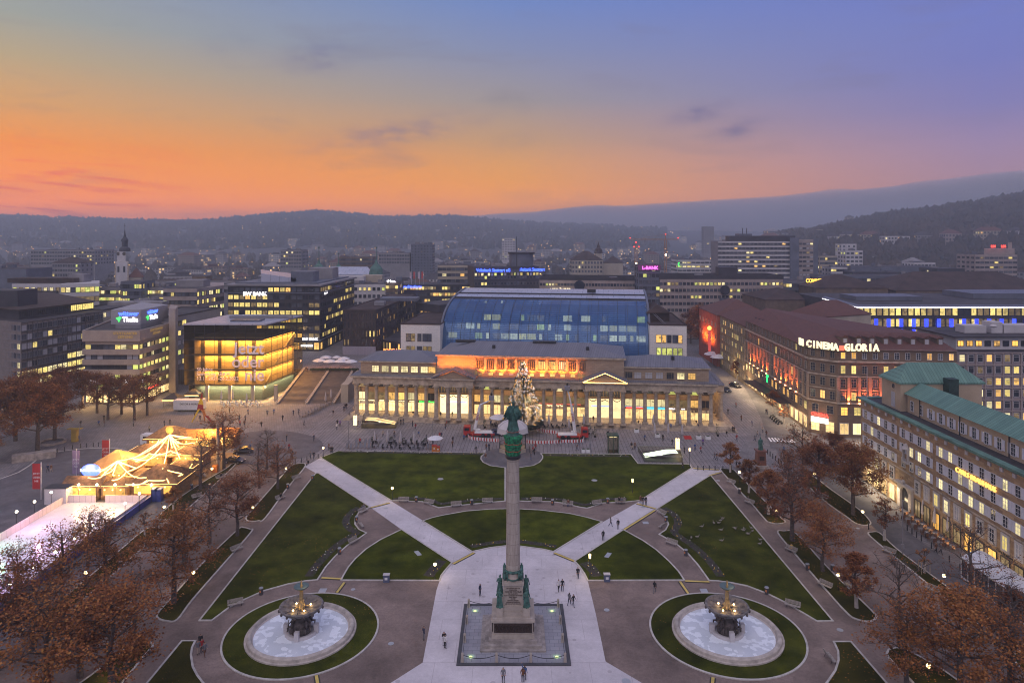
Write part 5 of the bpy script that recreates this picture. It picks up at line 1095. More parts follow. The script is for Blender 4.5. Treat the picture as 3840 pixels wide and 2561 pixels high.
b=mid('stepped_tower','stepped pale tower with red neon signs on its roof at the right edge',3657,3815,955,430,w='pink',rows=9,cols=9,ww=2.3,wh=1.1,lit=.14,rh=2.9,dep=18,nodone=True);b.add('upper_storeys',MB().prism([Q(3690,433),Q(3805,433),Q(3805,446),Q(3690,446)],b.z,b.z+3.5),M_w['pink']);b.add('roof_wing',MB().prism([Q(3780,436),Q(3795,436),Q(3795,446),Q(3780,446)],b.z,b.z+7.5),M_w['pink'])
for x in(3725,3763):text('LBS',2.0,E_red,b.root,Q(x,431,b.z+5),(f90,0,0),.1,'red_neon_sign',inv=True,bold=.1)
b.done(70)
mid('dark_box_building','dark grey box building left of the stepped tower',3515,3652,1008,440,w='dark',rows=3,cols=12,lit=.08,dep=20);mid('white_villa_block','white balconied block on the slope foot',3427,3508,985,520,w='white',rows=3,cols=6,lit=.15,dep=16,ww=1.8)
mid('long_grey_hall','long pale grey hall across the slope foot',3190,3510,1001,480,w='bluegrey',rows=1,cols=18,lit=.3,dep=20,top=3,keep=20);mid('lit_pavilion','low pavilion with bright windows and a thin roof',3200,3375,1020,440,w='dark',rows=1,cols=14,ww=2.2,lit=.75,dep=14)
mid('flat_roof_office','long flat roofed office with three lit panes above the dark roofs',3095,3540,1036,385,w='bluegrey',rows=2,cols=26,ww=2,lit=.12,dep=20,keep=40)
mid('housing_block','block of flats with scattered lit windows right of the slab highrise',3075,3140,960,520,w='cream',rows=6,cols=7,ww=1.7,lit=.4,pal=WARM,dep=14);mid('housing_block','shorter block of flats in front with a green pharmacy light',3116,3178,1002,480,w='white',rows=3,cols=6,lit=.3,pal=WARM,dep=14)
mid('white_tower_house','tall white house with stacked balconies on the slope foot',3172,3236,940,560,w='white',rows=5,cols=4,lit=.15,ww=2.2,dep=14);mid('white_cube_house','white cube of a house with a roof terrace below the hill villas',3156,3212,915,620,w='white',rows=2,cols=3,lit=.1,dep=12)
b=mid('striped_office','white and dark striped modern office left of the slab highrise',2541,2694,975,560,w='white',rows=5,cols=9,ww=3.0,wh=1.1,lit=.22,rh=3.2,dep=22,nodone=True);b.add('green_emblem',MB().tube([Q(2548,558,24.5),Q(2544,558,25.5),Q(2544,558,26.6),Q(2548,558,27.6)],.4,4),E_green);b.done(50)
mid('tall_point_block','square concrete tower block rising in the middle of the haze',1541,1621,916,640,w='bluegrey',rows=13,cols=7,ww=1.3,wh=1.1,lit=.03,rh=2.6,dep=20,keep=95,side=5);mid('brick_band_office','office with red brick bands in the hazy middle distance',1272,1396,964,560,w='brown',rows=4,cols=16,ww=1.4,lit=.06,dep=20,keep=60)
mid('pale_tower','pale tower block fading into the fog right of centre',1882,1932,893,1000,w='white',rows=9,cols=5,ww=2,wh=1.3,lit=.03,dep=20,rh=3.5);mid('misty_tower','tall thin tower standing faint in the fog above the crane',2641,2678,850,1250,w='grey',rows=12,cols=4,ww=2,lit=.03,dep=18,rh=4)
mid('grey_slab','low grey slab with jagged roof left of the square tower block',1420,1536,950,640,w='grey',rows=3,cols=12,ww=1.5,lit=.03,dep=20);mid('hazy_office','pale office with dim lights beside the steam plume',1052,1130,938,620,w='grey',rows=5,cols=8,ww=1.5,lit=.15,dep=20)
mid('hazy_office','broad stepped office with a lit floor in the left haze',115,355,938,620,w='grey',rows=4,cols=24,ww=1.6,lit=.12,dep=30);mid('arched_grey_house','pale house with three lit round windows in the left haze',196,302,985,480,w='grey',rows=3,cols=11,ww=1.2,lit=.06,kind='hip',rise=3.5,roof=M_roofb,dep=15)
b=mid('court_palace','large hipped roof palace with a domed clock tower in the distance',2144,2260,975,640,w='cream',rows=3,cols=10,ww=1.5,wh=2.0,lit=.08,kind='hip',rise=8,roof=M_roofb,dep=24,rh=4,nodone=True)
b.add('east_wing',MB().prism([Q(2262,650),Q(2336,650),Q(2336,670),Q(2262,670)],5,Z(985,650)),M_w['cream']);b.add('east_roof',hip([Q(2262,650),Q(2336,650),Q(2336,670),Q(2262,670)],Z(985,650),6,.5),M_roofb)
c=Q(2244,652);zt=Z(950,652);b.add('tower',MB().box((c.x,c.y,zt/2),(6,6,zt)),M_w['cream']);b.add('tower_dome',MB().lathe([(4,zt),(3.6,zt+3),(3,zt+4),(1.5,zt+5.5),(1.3,zt+7),(.8,zt+8),(.05,zt+11)],c.x,c.y,10),M_roofb);b.done(40)
d=430;c=Q(456,d);b=Bld('church','church with a white clock tower and dark onion spire in the left haze','church',[Q(431,d),Q(482,d),Q(482,d+8),Q(431,d+8)],8,Z(982,d),M_w['white'],M_sand2)
b.add('upper_tower',MB().prism([Q(439,d+.8),Q(471,d+.8),Q(471,d+6.5),Q(439,d+6.5)],Z(982,d),Z(944,d)),M_w['white']);z=Z(944,d)
b.add('spire',MB().lathe([(3.0,z),(3.2,z+.3),(3.0,z+2),(2.0,z+2.8),(1.7,z+3.2),(1.7,z+6.2),(2.1,z+6.4),(1.9,z+7.6),(.9,z+8.8),(.45,z+11),(.05,z+14.5)],c.x,c.y+3.6,10),mat('slate_spire',(.05,.05,.065),.6));b.add('cross',MB().box((c.x,c.y+3.6,z+16),(.15,.15,3.2)).box((c.x,c.y+3.6,z+16.2),(1.2,.15,.15)),M_dark)
for x in(444,466):b.add('clock',MB().tube([Q(x,d+.7,Z(952,d)),Q(x,d+.5,Z(952,d))],1.1,16),mat('clock_face',(.1,.08,.05),.5));b.add('tall_window',MB().box(Q(x,d-.05,Z(1010,d)),(1.2,.2,3.6)),M_pane)
b.add('nave',MB().prism([Q(484,d+2),Q(530,d+2),Q(536,d+16),Q(484,d+16)],8,Z(1040,d)),M_w['cream']);b.add('nave_roof',hip([Q(484,d+2),Q(536,d+2),Q(540,d+16),Q(484,d+16)],Z(1040,d),5.5,.4),M_tile)
for x in(433,480):b.add('corner_pilaster',MB().box(Q(x,d-.05,20),(.8,.3,25)),M_sand2)
M_gc=mat('green_copper',(.07,.16,.13),.6,var=.3)
b=Bld('market_hall','market hall with a long glass roof and green copper domes with thin spires','market hall',[Q(1195,395),Q(1440,395),Q(1440,420),Q(1195,420)],5,Z(1032,395),M_w['cream'],M_roof)
m=MB();zz=b.z1 if hasattr(b,'z1')else Z(1032,395);m.add([Q(1230,396,zz+.1),Q(1400,396,zz+.1),Q(1400,418,zz+.1),Q(1230,418,zz+.1),Q(1240,407,zz+4.2),Q(1378,407,zz+4.2)],[(0,1,5,4),(2,3,4,5),(3,0,4),(1,2,5)]);b.add('glass_roof',m,M_sky)
for x,y,k_,dd in((1196,926,1.0,396),(1411,926,1.0,396),(1269,948,.7,425)):
 c=Q(x,dd);zt=Z(y,dd);b.add('dome',MB().lathe([(4.2*k_,zz-1),(4.2*k_,zz+.8),(3.6*k_,zz+3.6*k_),(2.4*k_,zz+5.4*k_),(1.1*k_,zz+6.4*k_),(.7*k_,zz+7.6*k_),(.25,zz+9*k_),(.12,zt)],c.x,c.y,14),M_gc);b.add('finial',MB().ball((c.x,c.y,zt-.5),.5),M_gc)
def crane(x,yb,yt,d,x0,x1,lab):
 t=thing('tower_crane',Q(x,d,0),lab,'crane');c=Q(x,d);h=Z(yt,d);M_cr=mat('crane_paint',(.45,.2,.06),.6)
 m=MB()
 for sx,sy in((-1,-1),(1,-1),(1,1),(-1,1)):m.tube([(sx*.8,sy*.8,0),(sx*.8,sy*.8,h)],.16,4)
 for i in range(int(h/2)):s=1 if i%2 else-1;m.tube([(-.8*s,-.8,i*2),(.8*s,-.8,i*2+2)],.1,4);m.tube([(-.8,-.8*s,i*2),(-.8,.8*s,i*2+2)],.1,4)
 link('mast',m.mesh('mast',M_cr),t,loc=(0,0,0));m=MB();a,e=(x0-x)*d/F,(x1-x)*d/F
 m.tube([(a,0,h),(e,0,h)],.22,4);m.tube([(a,0,h+1.2),(e,0,h+1.2)],.16,4);m.tube([(0,0,h),(0,0,h+5)],.3,4);m.tube([(0,0,h+5),(a*.8,0,h+1.2)],.07,3);m.tube([(0,0,h+5),(e*.8,0,h+1.2)],.07,3)
 link('jib',m.mesh('jib',M_cr),t,loc=(0,0,0));link('floodlight',MB().ball((0,-1,h*.72),.9).mesh('floodlight',emat('flood',(1,.9,.6),6)),t,loc=(0,0,0))
 for q in(a,0,e):link('warning_light',MB().ball((q,0,h+1.9 if q else h+5.2),.55).mesh('warning_light',E_red),t,loc=(0,0,0))
crane(2496,990,901,600,2363,2543,'tower crane with a long horizontal jib and red lights right of centre');crane(2385,1008,935,520,2378,2396,'short crane mast with three red lights and a floodlight')
for i,(x,y,w,h,kd,wl)in enumerate(((965,545,110,60,'hip','white'),(1118,548,130,60,'hip','cream'),(1303,560,185,85,'flat','white'),(1510,552,115,75,'hip','grey'),(1717,540,120,90,'hip','pink'),(1998,520,175,80,'hip','cream'),(2195,520,90,70,'hip','white'),(1525,672,120,38,'flat','white'),(838,560,90,50,'hip','white'),(1740,715,150,80,'flat','bluegrey'),(765,470,0,0,'',''),(1985,455,150,42,'flat','bluegrey'),(1190,710,170,45,'flat','grey'),(805,512,150,40,'flat','cream'),(960,420,50,18,'hip','cream'),(1517,455,25,22,'flat','white'),(1780,600,110,30,'flat','white'),(1245,640,130,30,'flat','grey'))):
 if not w:continue
 x0_=2700+(x-w/2)/1.96;x1_=2700+(x+w/2)/1.96;yt=600+y/1.96;yb=600+(y+h)/1.96
 d=640                                                        # find the distance where the slope meets the foot of the house
 while d<1500 and CH-(yb-YH)*d/F>terr(((x0_+x1_)/2-XC)*d/F,d):d+=10
 mid('hillside_villa',['white hip roofed villa, leftmost of the villa row','cream villa with dark hip roof, second in the villa row','large white balconied apartment house in the villa row','dim grey stone villa in the villa row','ornate villa with a rounded gable and red roof','long cream villa with a broad roof, upper right','white villa at the right edge of the hill','small white flat roofed house alone between trees','white gabled house just right of the slab highrise','blue grey apartment building with terraces below the villas','','glazed flat house high on the right slope','long low grey terrace house at the slope foot','cream terraced flats near the left end of the hill','small lit house on the hill crest','tiny white house high on the slope','white garden house under the ornate villa','low grey house under the balconied apartment house'][i],x0_,x1_,yt,d,w=wl,rows=3 if h>55 else(2 if h>28 else 1),cols=max(2,int(w/22)),ww=w/1.96*d/F/max(2,int(w/22))*.5,wh=h/1.96*d/F*.16,lit=.12,pal=WARM,rh=h/1.96*d/F*.30,dep=12,kind=kd,rise=4.5 if kd=='hip' else 0,roof=M_tile if i in(1,4,5)else M_roof,top=.5,z0=terr(((x0_+x1_)/2-XC)*d/F,d)-8,group='villas on the wooded hillside')
cl_=random.Random(12)
for nm,lb,E,n_,u0,u1,d0,d1 in(('city_lights','small warm street lights scattered through the hazy city',emat('street_glow',(1,.50,.14),6),330,-60,2900,420,1700),('hill_lights','pinpoint lights of houses on the far slopes',emat('hill_glow',(1,.6,.25),6),90,-60,2600,1700,3200)):
 m=MB()
 for i in range(n_):u=cl_.uniform(u0,u1);d=cl_.uniform(d0,d1);X=(u-XC)*d/F;m.ball((X,d,terr(X,d)+cl_.uniform(9,15)),.00042*d+.12,5,3)
 m.build(nm,E,kind='stuff',label=lb,cat='lights')
# ---------------------------------------------------------------- the far city: blocks and houses, each one its own object
def skin(name,c,lit):
 m,t,p=new_mat(name);tc=t.add('ShaderNodeTexCoord');g=t.add('ShaderNodeNewGeometry');s=t.add('ShaderNodeSeparateXYZ',ins={0:tc.outputs['Object']});n=t.add('ShaderNodeSeparateXYZ',ins={0:g.outputs['Normal']})
 u=t.math('ADD',s.outputs[0],s.outputs[1]);fu=t.math('FRACT',t.math('DIVIDE',u,3.0));fz=t.math('FRACT',t.math('DIVIDE',s.outputs[2],3.1))
 w=t.math('MULTIPLY',t.math('MULTIPLY',t.math('GREATER_THAN',fu,.45),t.math('GREATER_THAN',fz,.45)),t.math('LESS_THAN',t.math('ABSOLUTE',n.outputs[2]),.3))
 cell=t.add('ShaderNodeCombineXYZ',ins={0:t.math('FLOOR',t.math('DIVIDE',u,3.0)),1:t.math('FLOOR',t.math('DIVIDE',s.outputs[2],3.1)),2:t.math('MULTIPLY',t.add('ShaderNodeObjectInfo').outputs['Random'],50)})
 wn=t.add('ShaderNodeTexWhiteNoise',ins={'Vector':cell.outputs[0]});on=t.math('MULTIPLY',w,t.math('GREATER_THAN',wn.outputs['Value'],1-lit))
 t.l.new(t.mix(w,c,(.05,.05,.06)),p.inputs['Base Color']);p.inputs['Emission Color'].default_value=(1,.62,.22,1);t.l.new(t.math('MULTIPLY',on,1.3),p.inputs['Emission Strength']);p.inputs['Roughness'].default_value=.8;m.cycles.emission_sampling='NONE';return m
SK=[skin('far_wall',c,l)for c,l in(((.34,.32,.33),.10),((.22,.21,.23),.07),((.45,.43,.42),.12),((.28,.22,.18),.08),((.16,.16,.19),.14))]
CN=['pale','grey','white','tan','dark'];RFM=[M_roof,M_roofb,M_roof,M_tile,M_roofl];protos={}
def far_house(kx,flat,w,d,h):
 key=(kx,flat,w,d,h)
 if key not in protos:
  m=MB();m.mat(0).b0(-w/2,w/2,-d/2,d/2,-8,h);m.mat(1)
  if flat:m.b0(-w/2-.3,w/2+.3,-d/2-.3,d/2+.3,h+.01,h+.5);m.b0(-w/5,w/6,-d/5,d/5,h+.51,h+3)
  else:
   q=hip([(-w/2,-d/2),(w/2,-d/2),(w/2,d/2),(-w/2,d/2)],h+.02,min(w,d)*.32,.5);m.add(q.v,q.f)
  protos[key]=m.mesh('far_house',[SK[kx],RFM[kx]])
 return protos[key]
FR=random.Random(33);placed=[];cnt=0
for i in range(2600):
 if cnt>=290:break
 d=395*math.exp(FR.random()*1.75);x=FR.uniform(-60,3900)
 if x>2980 and d>620:continue
 if x>2600 and d<520:continue
 if 1100<x<2480 and d<425:continue
 X=(x-XC)*d/F;w=FR.choice((12,18,26));
 if any(abs(X-a)*.8<(w+c)/2+2 and abs(d-e)<20 for a,e,c in placed):continue
 if 415<x<560 and d<520:continue
 if 2100<x<2400 and d<720:continue
 kx=FR.randrange(5);flat=FR.random()<.55;h=FR.choice((9,13,17))if d<900 else FR.choice((8,12,20))
 near='near' if d<620 else('middle' if d<1100 else 'far')
 o=link('city_house',far_house(kx,flat,w,14,h),None,loc=(X,d,terr(X,d)),rz=FR.uniform(-.5,.5),label='%s%s %s roofed house in the %s haze of the basin, %s part'%({12:'narrow ',18:'',26:'wide '}[w],CN[kx],'flat' if flat else 'pitched',near,'leftmost' if x<600 else 'left' if x<1300 else 'middle' if x<2100 else 'right'),cat='house',group='hazy city houses: %s %s %s'%(CN[kx],'flat' if flat else 'pitched',near))
 placed.append((X,d,w));cnt+=1
def wood(name,label,n,place,r0,r1,m):
 mb=MB();q=random.Random(len(label))
 for i in range(n):
  p=place(q)
  if p is None:continue
  r=q.uniform(r0,r1);x,y,z=p;k_=5;ph=q.random()*6
  vs=[]
  for zz,rr_ in((-.9,.7),(.1,1.0),(.9,.62)):
   for j in range(k_):a=ph+6.28*j/k_;w_=r*rr_*q.uniform(.65,1.25);vs.append((x+w_*math.cos(a),y+w_*math.sin(a),z+r*zz*q.uniform(.8,1.2)))
  vs.append((x,y,z+r*q.uniform(1.2,1.9)))
  fs=[(a*k_+j,a*k_+(j+1)%k_,(a+1)*k_+(j+1)%k_,(a+1)*k_+j)for a in range(2)for j in range(k_)]+[(2*k_+j,2*k_+(j+1)%k_,3*k_)for j in range(k_)]
  mb.add(vs,fs)
 mb.build(name,m,kind='stuff',label=label,cat='wood')
M_wood=mat('autumn_wood',(.055,.040,.030),.95,var=.5,scale=.02,col2=(.022,.024,.020));M_wood2=mat('far_wood',(.04,.04,.035),.95,var=.4,scale=.01)
def pr_(q):
 u=q.uniform(2720,4300);d=q.uniform(600,1380);X=(u-XC)*d/F;z=terr(X,d)
 return(X,d,z+2)if z>12 else None
wood('hillside_wood','dark autumn wood covering the right hillside',5200,pr_,3.2,7.5,M_wood)
def pr2(q):u=q.uniform(2780,4300);d=DN+q.uniform(-25,10);X=(u-XC)*d/F;return(X,d,terr(X,d)+4)
wood('crest_trees','row of bare trees along the crest of the right hill',420,pr2,4,8,M_wood)
def pf(q):u=q.uniform(-500,2300);d=DR+q.uniform(-60,30);X=(u-XC)*d/F;return(X,d,terr(X,d)+4)
wood('ridge_wood','wooded crest of the far ridge across the basin',1300,pf,6,15,M_wood2)
def pf2(q):u=q.uniform(-300,2500);d=q.uniform(1700,3250);X=(u-XC)*d/F;return(X,d,terr(X,d)+2)
wood('slope_wood','scattered gardens and trees on the far slope',5200,pf2,5,13,M_wood2)
def pb(q):
 u=q.uniform(-60,3300);d=q.uniform(420,1500);X=(u-XC)*d/F;return(X,d,terr(X,d)+3)
wood('city_trees','trees between the far city houses',1500,pb,3.5,7,M_wood)
# ================================================================ MONUMENT, FOUNTAINS, BANDSTAND, PEOPLE
M_bronze=mat('verdigris_bronze',(.055,.145,.12),.6,var=.5,scale=2.2,col2=(.014,.04,.036),bump=.3,bscale=8)
M_gran=mat('granite',(.40,.345,.30),.75,var=.14,scale=1.3,bump=.15,bscale=25);M_gran2=mat('grey_pink_granite',(.34,.30,.28),.8,var=.3,scale=.9)
M_slab=brick('monument_slabs',(.30,.30,.34),(.25,.25,.29),(.12,.12,.14),1.1,.75,msize=.02,var=.3);M_relief=mat('bronze_relief',(.05,.028,.022),.6,var=.6,scale=5,bump=1,bscale=9)
M_grn=mat('iron_green',(.03,.07,.05),.5,var=.2);M_steel=mat('steel',(.35,.36,.38),.4,metal=.6,var=.1)
CX,CY=.13,86.8
def robed(h,wings=False,seed=1,arm=0):
 """draped standing figure, feet at z=0"""
 q=random.Random(seed);m=MB();m.smooth=True;s=h/1.8;n=18;vs=[];fs=[]
 prof=[(0,.34),(.08,.33),(.35,.27),(.7,.24),(.95,.21),(1.1,.17),(1.25,.20),(1.42,.22),(1.50,.13),(1.55,.065),(1.60,.06)]
 for z,r in prof:
  for i in range(n):
   a=6.28318*i/n;f=1+(.16*math.sin(a*5+z*2+seed)if z<1.15 else .03);vs.append((r*f*1.05*math.cos(a)*s,r*f*.75*math.sin(a)*s,z*s))
 for j in range(len(prof)-1):
  for i in range(n):fs.append((j*n+i,j*n+(i+1)%n,(j+1)*n+(i+1)%n,(j+1)*n+i))
 m.add(vs,fs);m.ball((0,-.02*s,1.69*s),.10*s,10,8,1.25);m.ball((0,.05*s,1.73*s),.10*s,8,6)
 for sd in(-1,1):
  sh_=(sd*.2*s,0,1.42*s)
  if wings:el_,ha=(sd*.28*s,.1*s,1.2*s),(sd*.24*s,.3*s,1.3*s)
  elif(arm+sd)%2:el_,ha=(sd*.32*s,-.08*s,1.12*s),(sd*.12*s,-.26*s,1.18*s)
  else:el_,ha=(sd*.31*s,.02*s,1.1*s),(sd*.34*s,-.14*s,.85*s)
  m.tube([sh_,el_,ha],.075*s,7,.045*s);m.ball(ha,.06*s,6,5)
  m.tube([(sd*.1*s,-.05*s,.0),(sd*.12*s,-.30*s,.04*s)],.07*s,6,.05*s)
 if wings:
  for sd in(-1,1):
   for k_ in range(9):
    a=k_/8;x0,z0=sd*(.07+.20*a)*s,(1.40+.16*math.sin(a*2.6))*s;x1,z1=sd*(.20+.36*a)*s,(.62+.30*a)*s
    w=.055*s;m.add([(x0-w,-.17*s,z0),(x0+w,-.20*s,z0+.03*s),(x1+w*.8,-.30*s,z1),(x1-w*.8,-.27*s,z1),(x0-w,-.12*s,z0),(x0+w,-.15*s,z0+.03*s),(x1+w*.8,-.25*s,z1),(x1-w*.8,-.22*s,z1)],[(0,1,2,3),(7,6,5,4),(0,4,5,1),(1,5,6,2),(2,6,7,3),(3,7,4,0)])
   m.tube([(sd*.08*s,-.16*s,1.42*s),(sd*.18*s,-.18*s,1.56*s),(sd*.30*s,-.2*s,1.42*s),(sd*.56*s,-.24*s,.92*s)],.055*s,6,.03*s)
 return m
MN=thing('victory_column',(CX,CY,0),'tall granite column on a stepped pedestal rising in the middle of the square','monument')
ml=lambda n,m,mt,z=0,x=0,y=0,rz=0:link(n,m.mesh(n,mt),MN,loc=(x,y,z),rz=rz)
m=MB();
for w,z0,z1 in((7.9,.13,.32),(6.9,.32,.62),(5.9,.62,.95)):m.box((0,0,(z0+z1)/2),(w,w,z1-z0))
ml('steps',m,M_gran2)
m=MB();m.box((0,0,1.2),(5.2,5.2,.5));m.box((0,0,2.2),(4.9,4.9,1.5));m.box((0,0,3.05),(5.3,5.3,.22));m.box((0,0,3.22),(5.0,5.0,.14));ml('lower_block',m,M_gran)
for rz in(0,f90,-f90):ml('relief_plate',MB().box((0,-2.5,2.2),(4.6,.12,1.05)),M_relief,rz=rz)
m=MB();rq=random.Random(4)
for i in range(26):x=-2.2+i*.176;m.tube([(x,-2.58,1.85),(x+rq.uniform(-.05,.05),-2.6,2.45)],.05,5);m.ball((x,-2.6,2.52),.055,5,4)
ml('relief_figures',m,M_relief)
m=MB();m.box((0,0,3.5),(2.9,3.9,.5));m.box((0,0,4.0),(2.7,3.3,.55));m.box((0,0,5.5),(2.55,2.55,2.6),taper=.93);m.box((0,0,6.9),(2.7,2.7,.28));m.box((0,0,7.12),(2.2,2.2,.25));ml('die_block',m,M_gran)
M_ins=mat('inscription_bronze',(.09,.06,.05),.6)
for i,(w,sz)in enumerate((('DEM TREUESTEN FREUNDE',.15),('SEINES VOLKES',.15),('KOENIG WILHELM',.27),('DEM VIELGELIEBTEN',.14),('WIDMEN DIE STAENDE WUERTTEMBERGS',.13),('DIESES DENKMAL',.14),('ZUR FEIER',.13),('SEINER XXV JAEHRIGEN',.14),('SEGENREICHEN REGIERUNG',.14),('DEN XXX OCTOBER MDCCCXLI',.14))):
 text(w,sz,M_ins,MN,(0,-1.33+.018*(i-5)+.03*(5-i)*.3,6.45-.21*i-(.05 if i>2 else 0)),(f90-.035,0,0),.012,'inscription_line',bold=.004,width=.92)
for x in(-1.65,1.65):
 for y,sd in((-1.7,2),(1.7,5)):
  ml('statue_plinth',MB().box((0,0,3.8),(.8,.85,1.1)),M_gran,x=x,y=y);ml('bronze_figure',robed(2.25,seed=sd+int(x),arm=int(x>0)),M_bronze,4.36,x,y,rz=.35 if x>0 else-.35)
m=MB();m.smooth=True;m.lathe([(1.15,7.2),(1.2,7.5),(1.02,7.7),(1.1,7.95),(.98,8.2),(.93,8.4)],n=24)
ml('base_moulding',m,M_gran)
m=MB();m.smooth=True;m.tube([(1.08*math.cos(a*.2618),1.08*math.sin(a*.2618),8.2+.03*math.sin(a*9))for a in range(25)],.17,8);ml('laurel_wreath',m,M_bronze)
for sx in(-1,1):
 for sy in(-1,1):
  m=MB();m.smooth=True;m.ball((sx*1.0,sy*1.0,7.75),.26,8,6,1.9);m.ball((sx*1.08,sy*1.08,8.3),.13,6,5);m.tube([(sx*.75,sy*1.15,8.3),(sx*.7,sy*1.25,7.3)],.14,5,.06);m.tube([(sx*1.15,sy*.75,8.3),(sx*1.25,sy*.7,7.3)],.14,5,.06);ml('bronze_eagle',m,M_bronze)
m=MB();m.smooth=True
for a in range(4):m.tube([(1.2*math.cos(a*1.5708+.785+t_*.1963),1.2*math.sin(a*1.5708+.785+t_*.1963),7.55-.25*math.sin(t_*.3927))for t_ in range(9)],.10,6)
ml('garland',m,M_bronze)
m=MB();m.smooth=True;m.lathe([(.87,8.35),(.86,11),(.83,15),(.79,19.5),(.765,22.1),(.82,22.2),(.82,22.35)],n=32)
M_drum,t,p=new_mat('column_granite');tc=t.add('ShaderNodeTexCoord');s=t.add('ShaderNodeSeparateXYZ',ins={0:tc.outputs['Object']});fz=t.math('LESS_THAN',t.math('FRACT',t.math('DIVIDE',s.outputs[2],1.28)),.025)
mp=t.add('ShaderNodeMapping',ins={'Vector':tc.outputs['Object'],'Scale':(2.5,2.5,.35)});n_=t.add('ShaderNodeTexNoise',ins={'Vector':mp.outputs[0],'Scale':1.6,'Detail':8.0,'Roughness':.7});wn=t.add('ShaderNodeTexWhiteNoise',ins={'Vector':t.add('ShaderNodeCombineXYZ',ins={2:t.math('FLOOR',t.math('DIVIDE',s.outputs[2],1.28))}).outputs[0]})
c=t.ramp(t.math('ADD',n_.outputs[0],t.math('MULTIPLY',wn.outputs['Value'],.16)),[(.35,(.27,.225,.19)),(.75,(.46,.40,.35))]);t.l.new(t.mix(fz,c,(.17,.14,.12)),p.inputs['Base Color']);p.inputs['Roughness'].default_value=.75
ml('shaft',m,M_drum)
m=MB();m.smooth=True;rq=random.Random(2);n=20;vs=[];fs=[]
pr=[(.78,22.3),(.85,22.55),(.98,22.9),(.92,23.3),(1.08,23.7),(1.0,24.2),(1.14,24.6),(1.08,24.9),(.5,25.0)]
for r,z in pr:
 for i in range(n):a=6.28318*i/n;f=1+.10*math.sin(i*2.1+z*3)+.06*rq.uniform(-1,1);vs.append((r*f*math.cos(a),r*f*math.sin(a),z+.06*rq.uniform(-1,1)))
for j in range(len(pr)-1):
 for i in range(n):fs.append((j*n+i,j*n+(i+1)%n,(j+1)*n+(i+1)%n,(j+1)*n+i))
m.add(vs,fs);ml('netted_capital',m,mat('green_netting',(.02,.22,.10),.8,var=.6,scale=3,bump=1,bscale=12))
m=MB()
for z,r in((23.1,1.02),(24.0,1.11)):m.tube([(r*math.cos(a*.5236),r*math.sin(a*.5236),z+.08*math.sin(a*2.3))for a in range(13)],.035,4)
ml('red_lashing',m,mat('red_strap',(.5,.05,.03),.7));ml('dark_collar',MB().lathe([(.85,22.05),(.98,22.2),(.98,22.4),(.85,22.5)],n=20),M_dark)
m=MB();m.smooth=True;m.lathe([(.8,24.9),(.7,25.3),(.62,25.6),(.5,25.75)],n=12)
for a in range(5):m.ball((.52*math.cos(a*1.26),.52*math.sin(a*1.26),25.2),.22,7,5,1.5)
ml('statue_base',m,M_bronze);ml('red_lashing',MB().tube([(.8*math.cos(a*.5236),.8*math.sin(a*.5236),25.45)for a in range(13)],.03,4),bpy.data.materials['red_strap'])
ml('goddess_statue',robed(3.55,True,3),M_bronze,25.6,rz=0.0)
PL=thing('chained_platform',(.2,87.0,0),'square slab platform round the column with stone posts and chains','platform')
pl=lambda n,m,mt,loc=(0,0,0):link(n,m.mesh(n,mt),PL,loc=loc)
pl('platform_slab',MB().box((0,0,.08),(12.6,12.6,.1)),M_slab);m=MB();sq=[Vector((-6.45,-6.45,0)),Vector((6.45,-6.45,0)),Vector((6.45,6.45,0)),Vector((-6.45,6.45,0))];strip(m,sq,.42,.05,.2);pl('dark_kerb',m,mat('dark_granite',(.07,.07,.08),.7,var=.2))
post=MB().box((0,0,.5),(.34,.34,1.0),taper=.78).box((0,0,1.05),(.30,.30,.1),taper=.3).mesh('stone_post',M_gran)
ring=[]
for a in range(4):
 for i in range(3):v=Vector((-6.0+4*i,-6.0,0));v.rotate(Matrix.Rotation(a*f90,3,'Z'));ring.append(v)
for v in ring:link('stone_post',post,PL,loc=(v.x,v.y,.12))
for v,w in zip(ring,ring[1:]+ring[:1]):
 m=MB();m.tube([v.lerp(w,i/10)+Vector((0,0,.95-.42*math.sin(math.pi*i/10)))for i in range(11)],.035,4);pl('chain',m,M_dark)
E_gl=emat('floor_light_glow',(.75,1,.35),1.3)
for x,y in((-5.1,-5.0),(5.1,-5.0),(-5.1,5.0),(5.1,5.0)):
 pl('floor_light',MB().box((x,y,.15),(.95,.8,.05)),mat('floor_glass',(.35,.42,.38),.2));pl('floor_light_bulb',MB().ball((x,y-.1,.18),.22,sz=.3),E_gl);lamp('POINT',(x,y,.45),5,(.8,1,.5),parent=PL,r=.15)
# ---------------------------------------------------------------- fountains
M_basin,t,p=new_mat('basin_floor');tc=t.add('ShaderNodeTexCoord')
v1=t.add('ShaderNodeTexVoronoi',distance='CHEBYCHEV',ins={'Vector':tc.outputs['Object'],'Scale':1.3});v2=t.add('ShaderNodeTexVoronoi',distance='CHEBYCHEV',ins={'Vector':tc.outputs['Object'],'Scale':2.6});nn=t.add('ShaderNodeTexNoise',ins={'Vector':tc.outputs['Object'],'Scale':.45,'Detail':5.0})
sel=t.math('GREATER_THAN',t.math('ADD',t.math('MULTIPLY',t.add('ShaderNodeSeparateColor',ins={0:v1.outputs['Color']}).outputs[0],.55),t.math('MULTIPLY',nn.outputs[0],.9)),.78)
t.l.new(t.mix(sel,t.ramp(nn.outputs[0],[(.3,(.56,.61,.68)),(.7,(.66,.70,.76))]),(.80,.85,.92)),p.inputs['Base Color']);p.inputs['Roughness'].default_value=.7
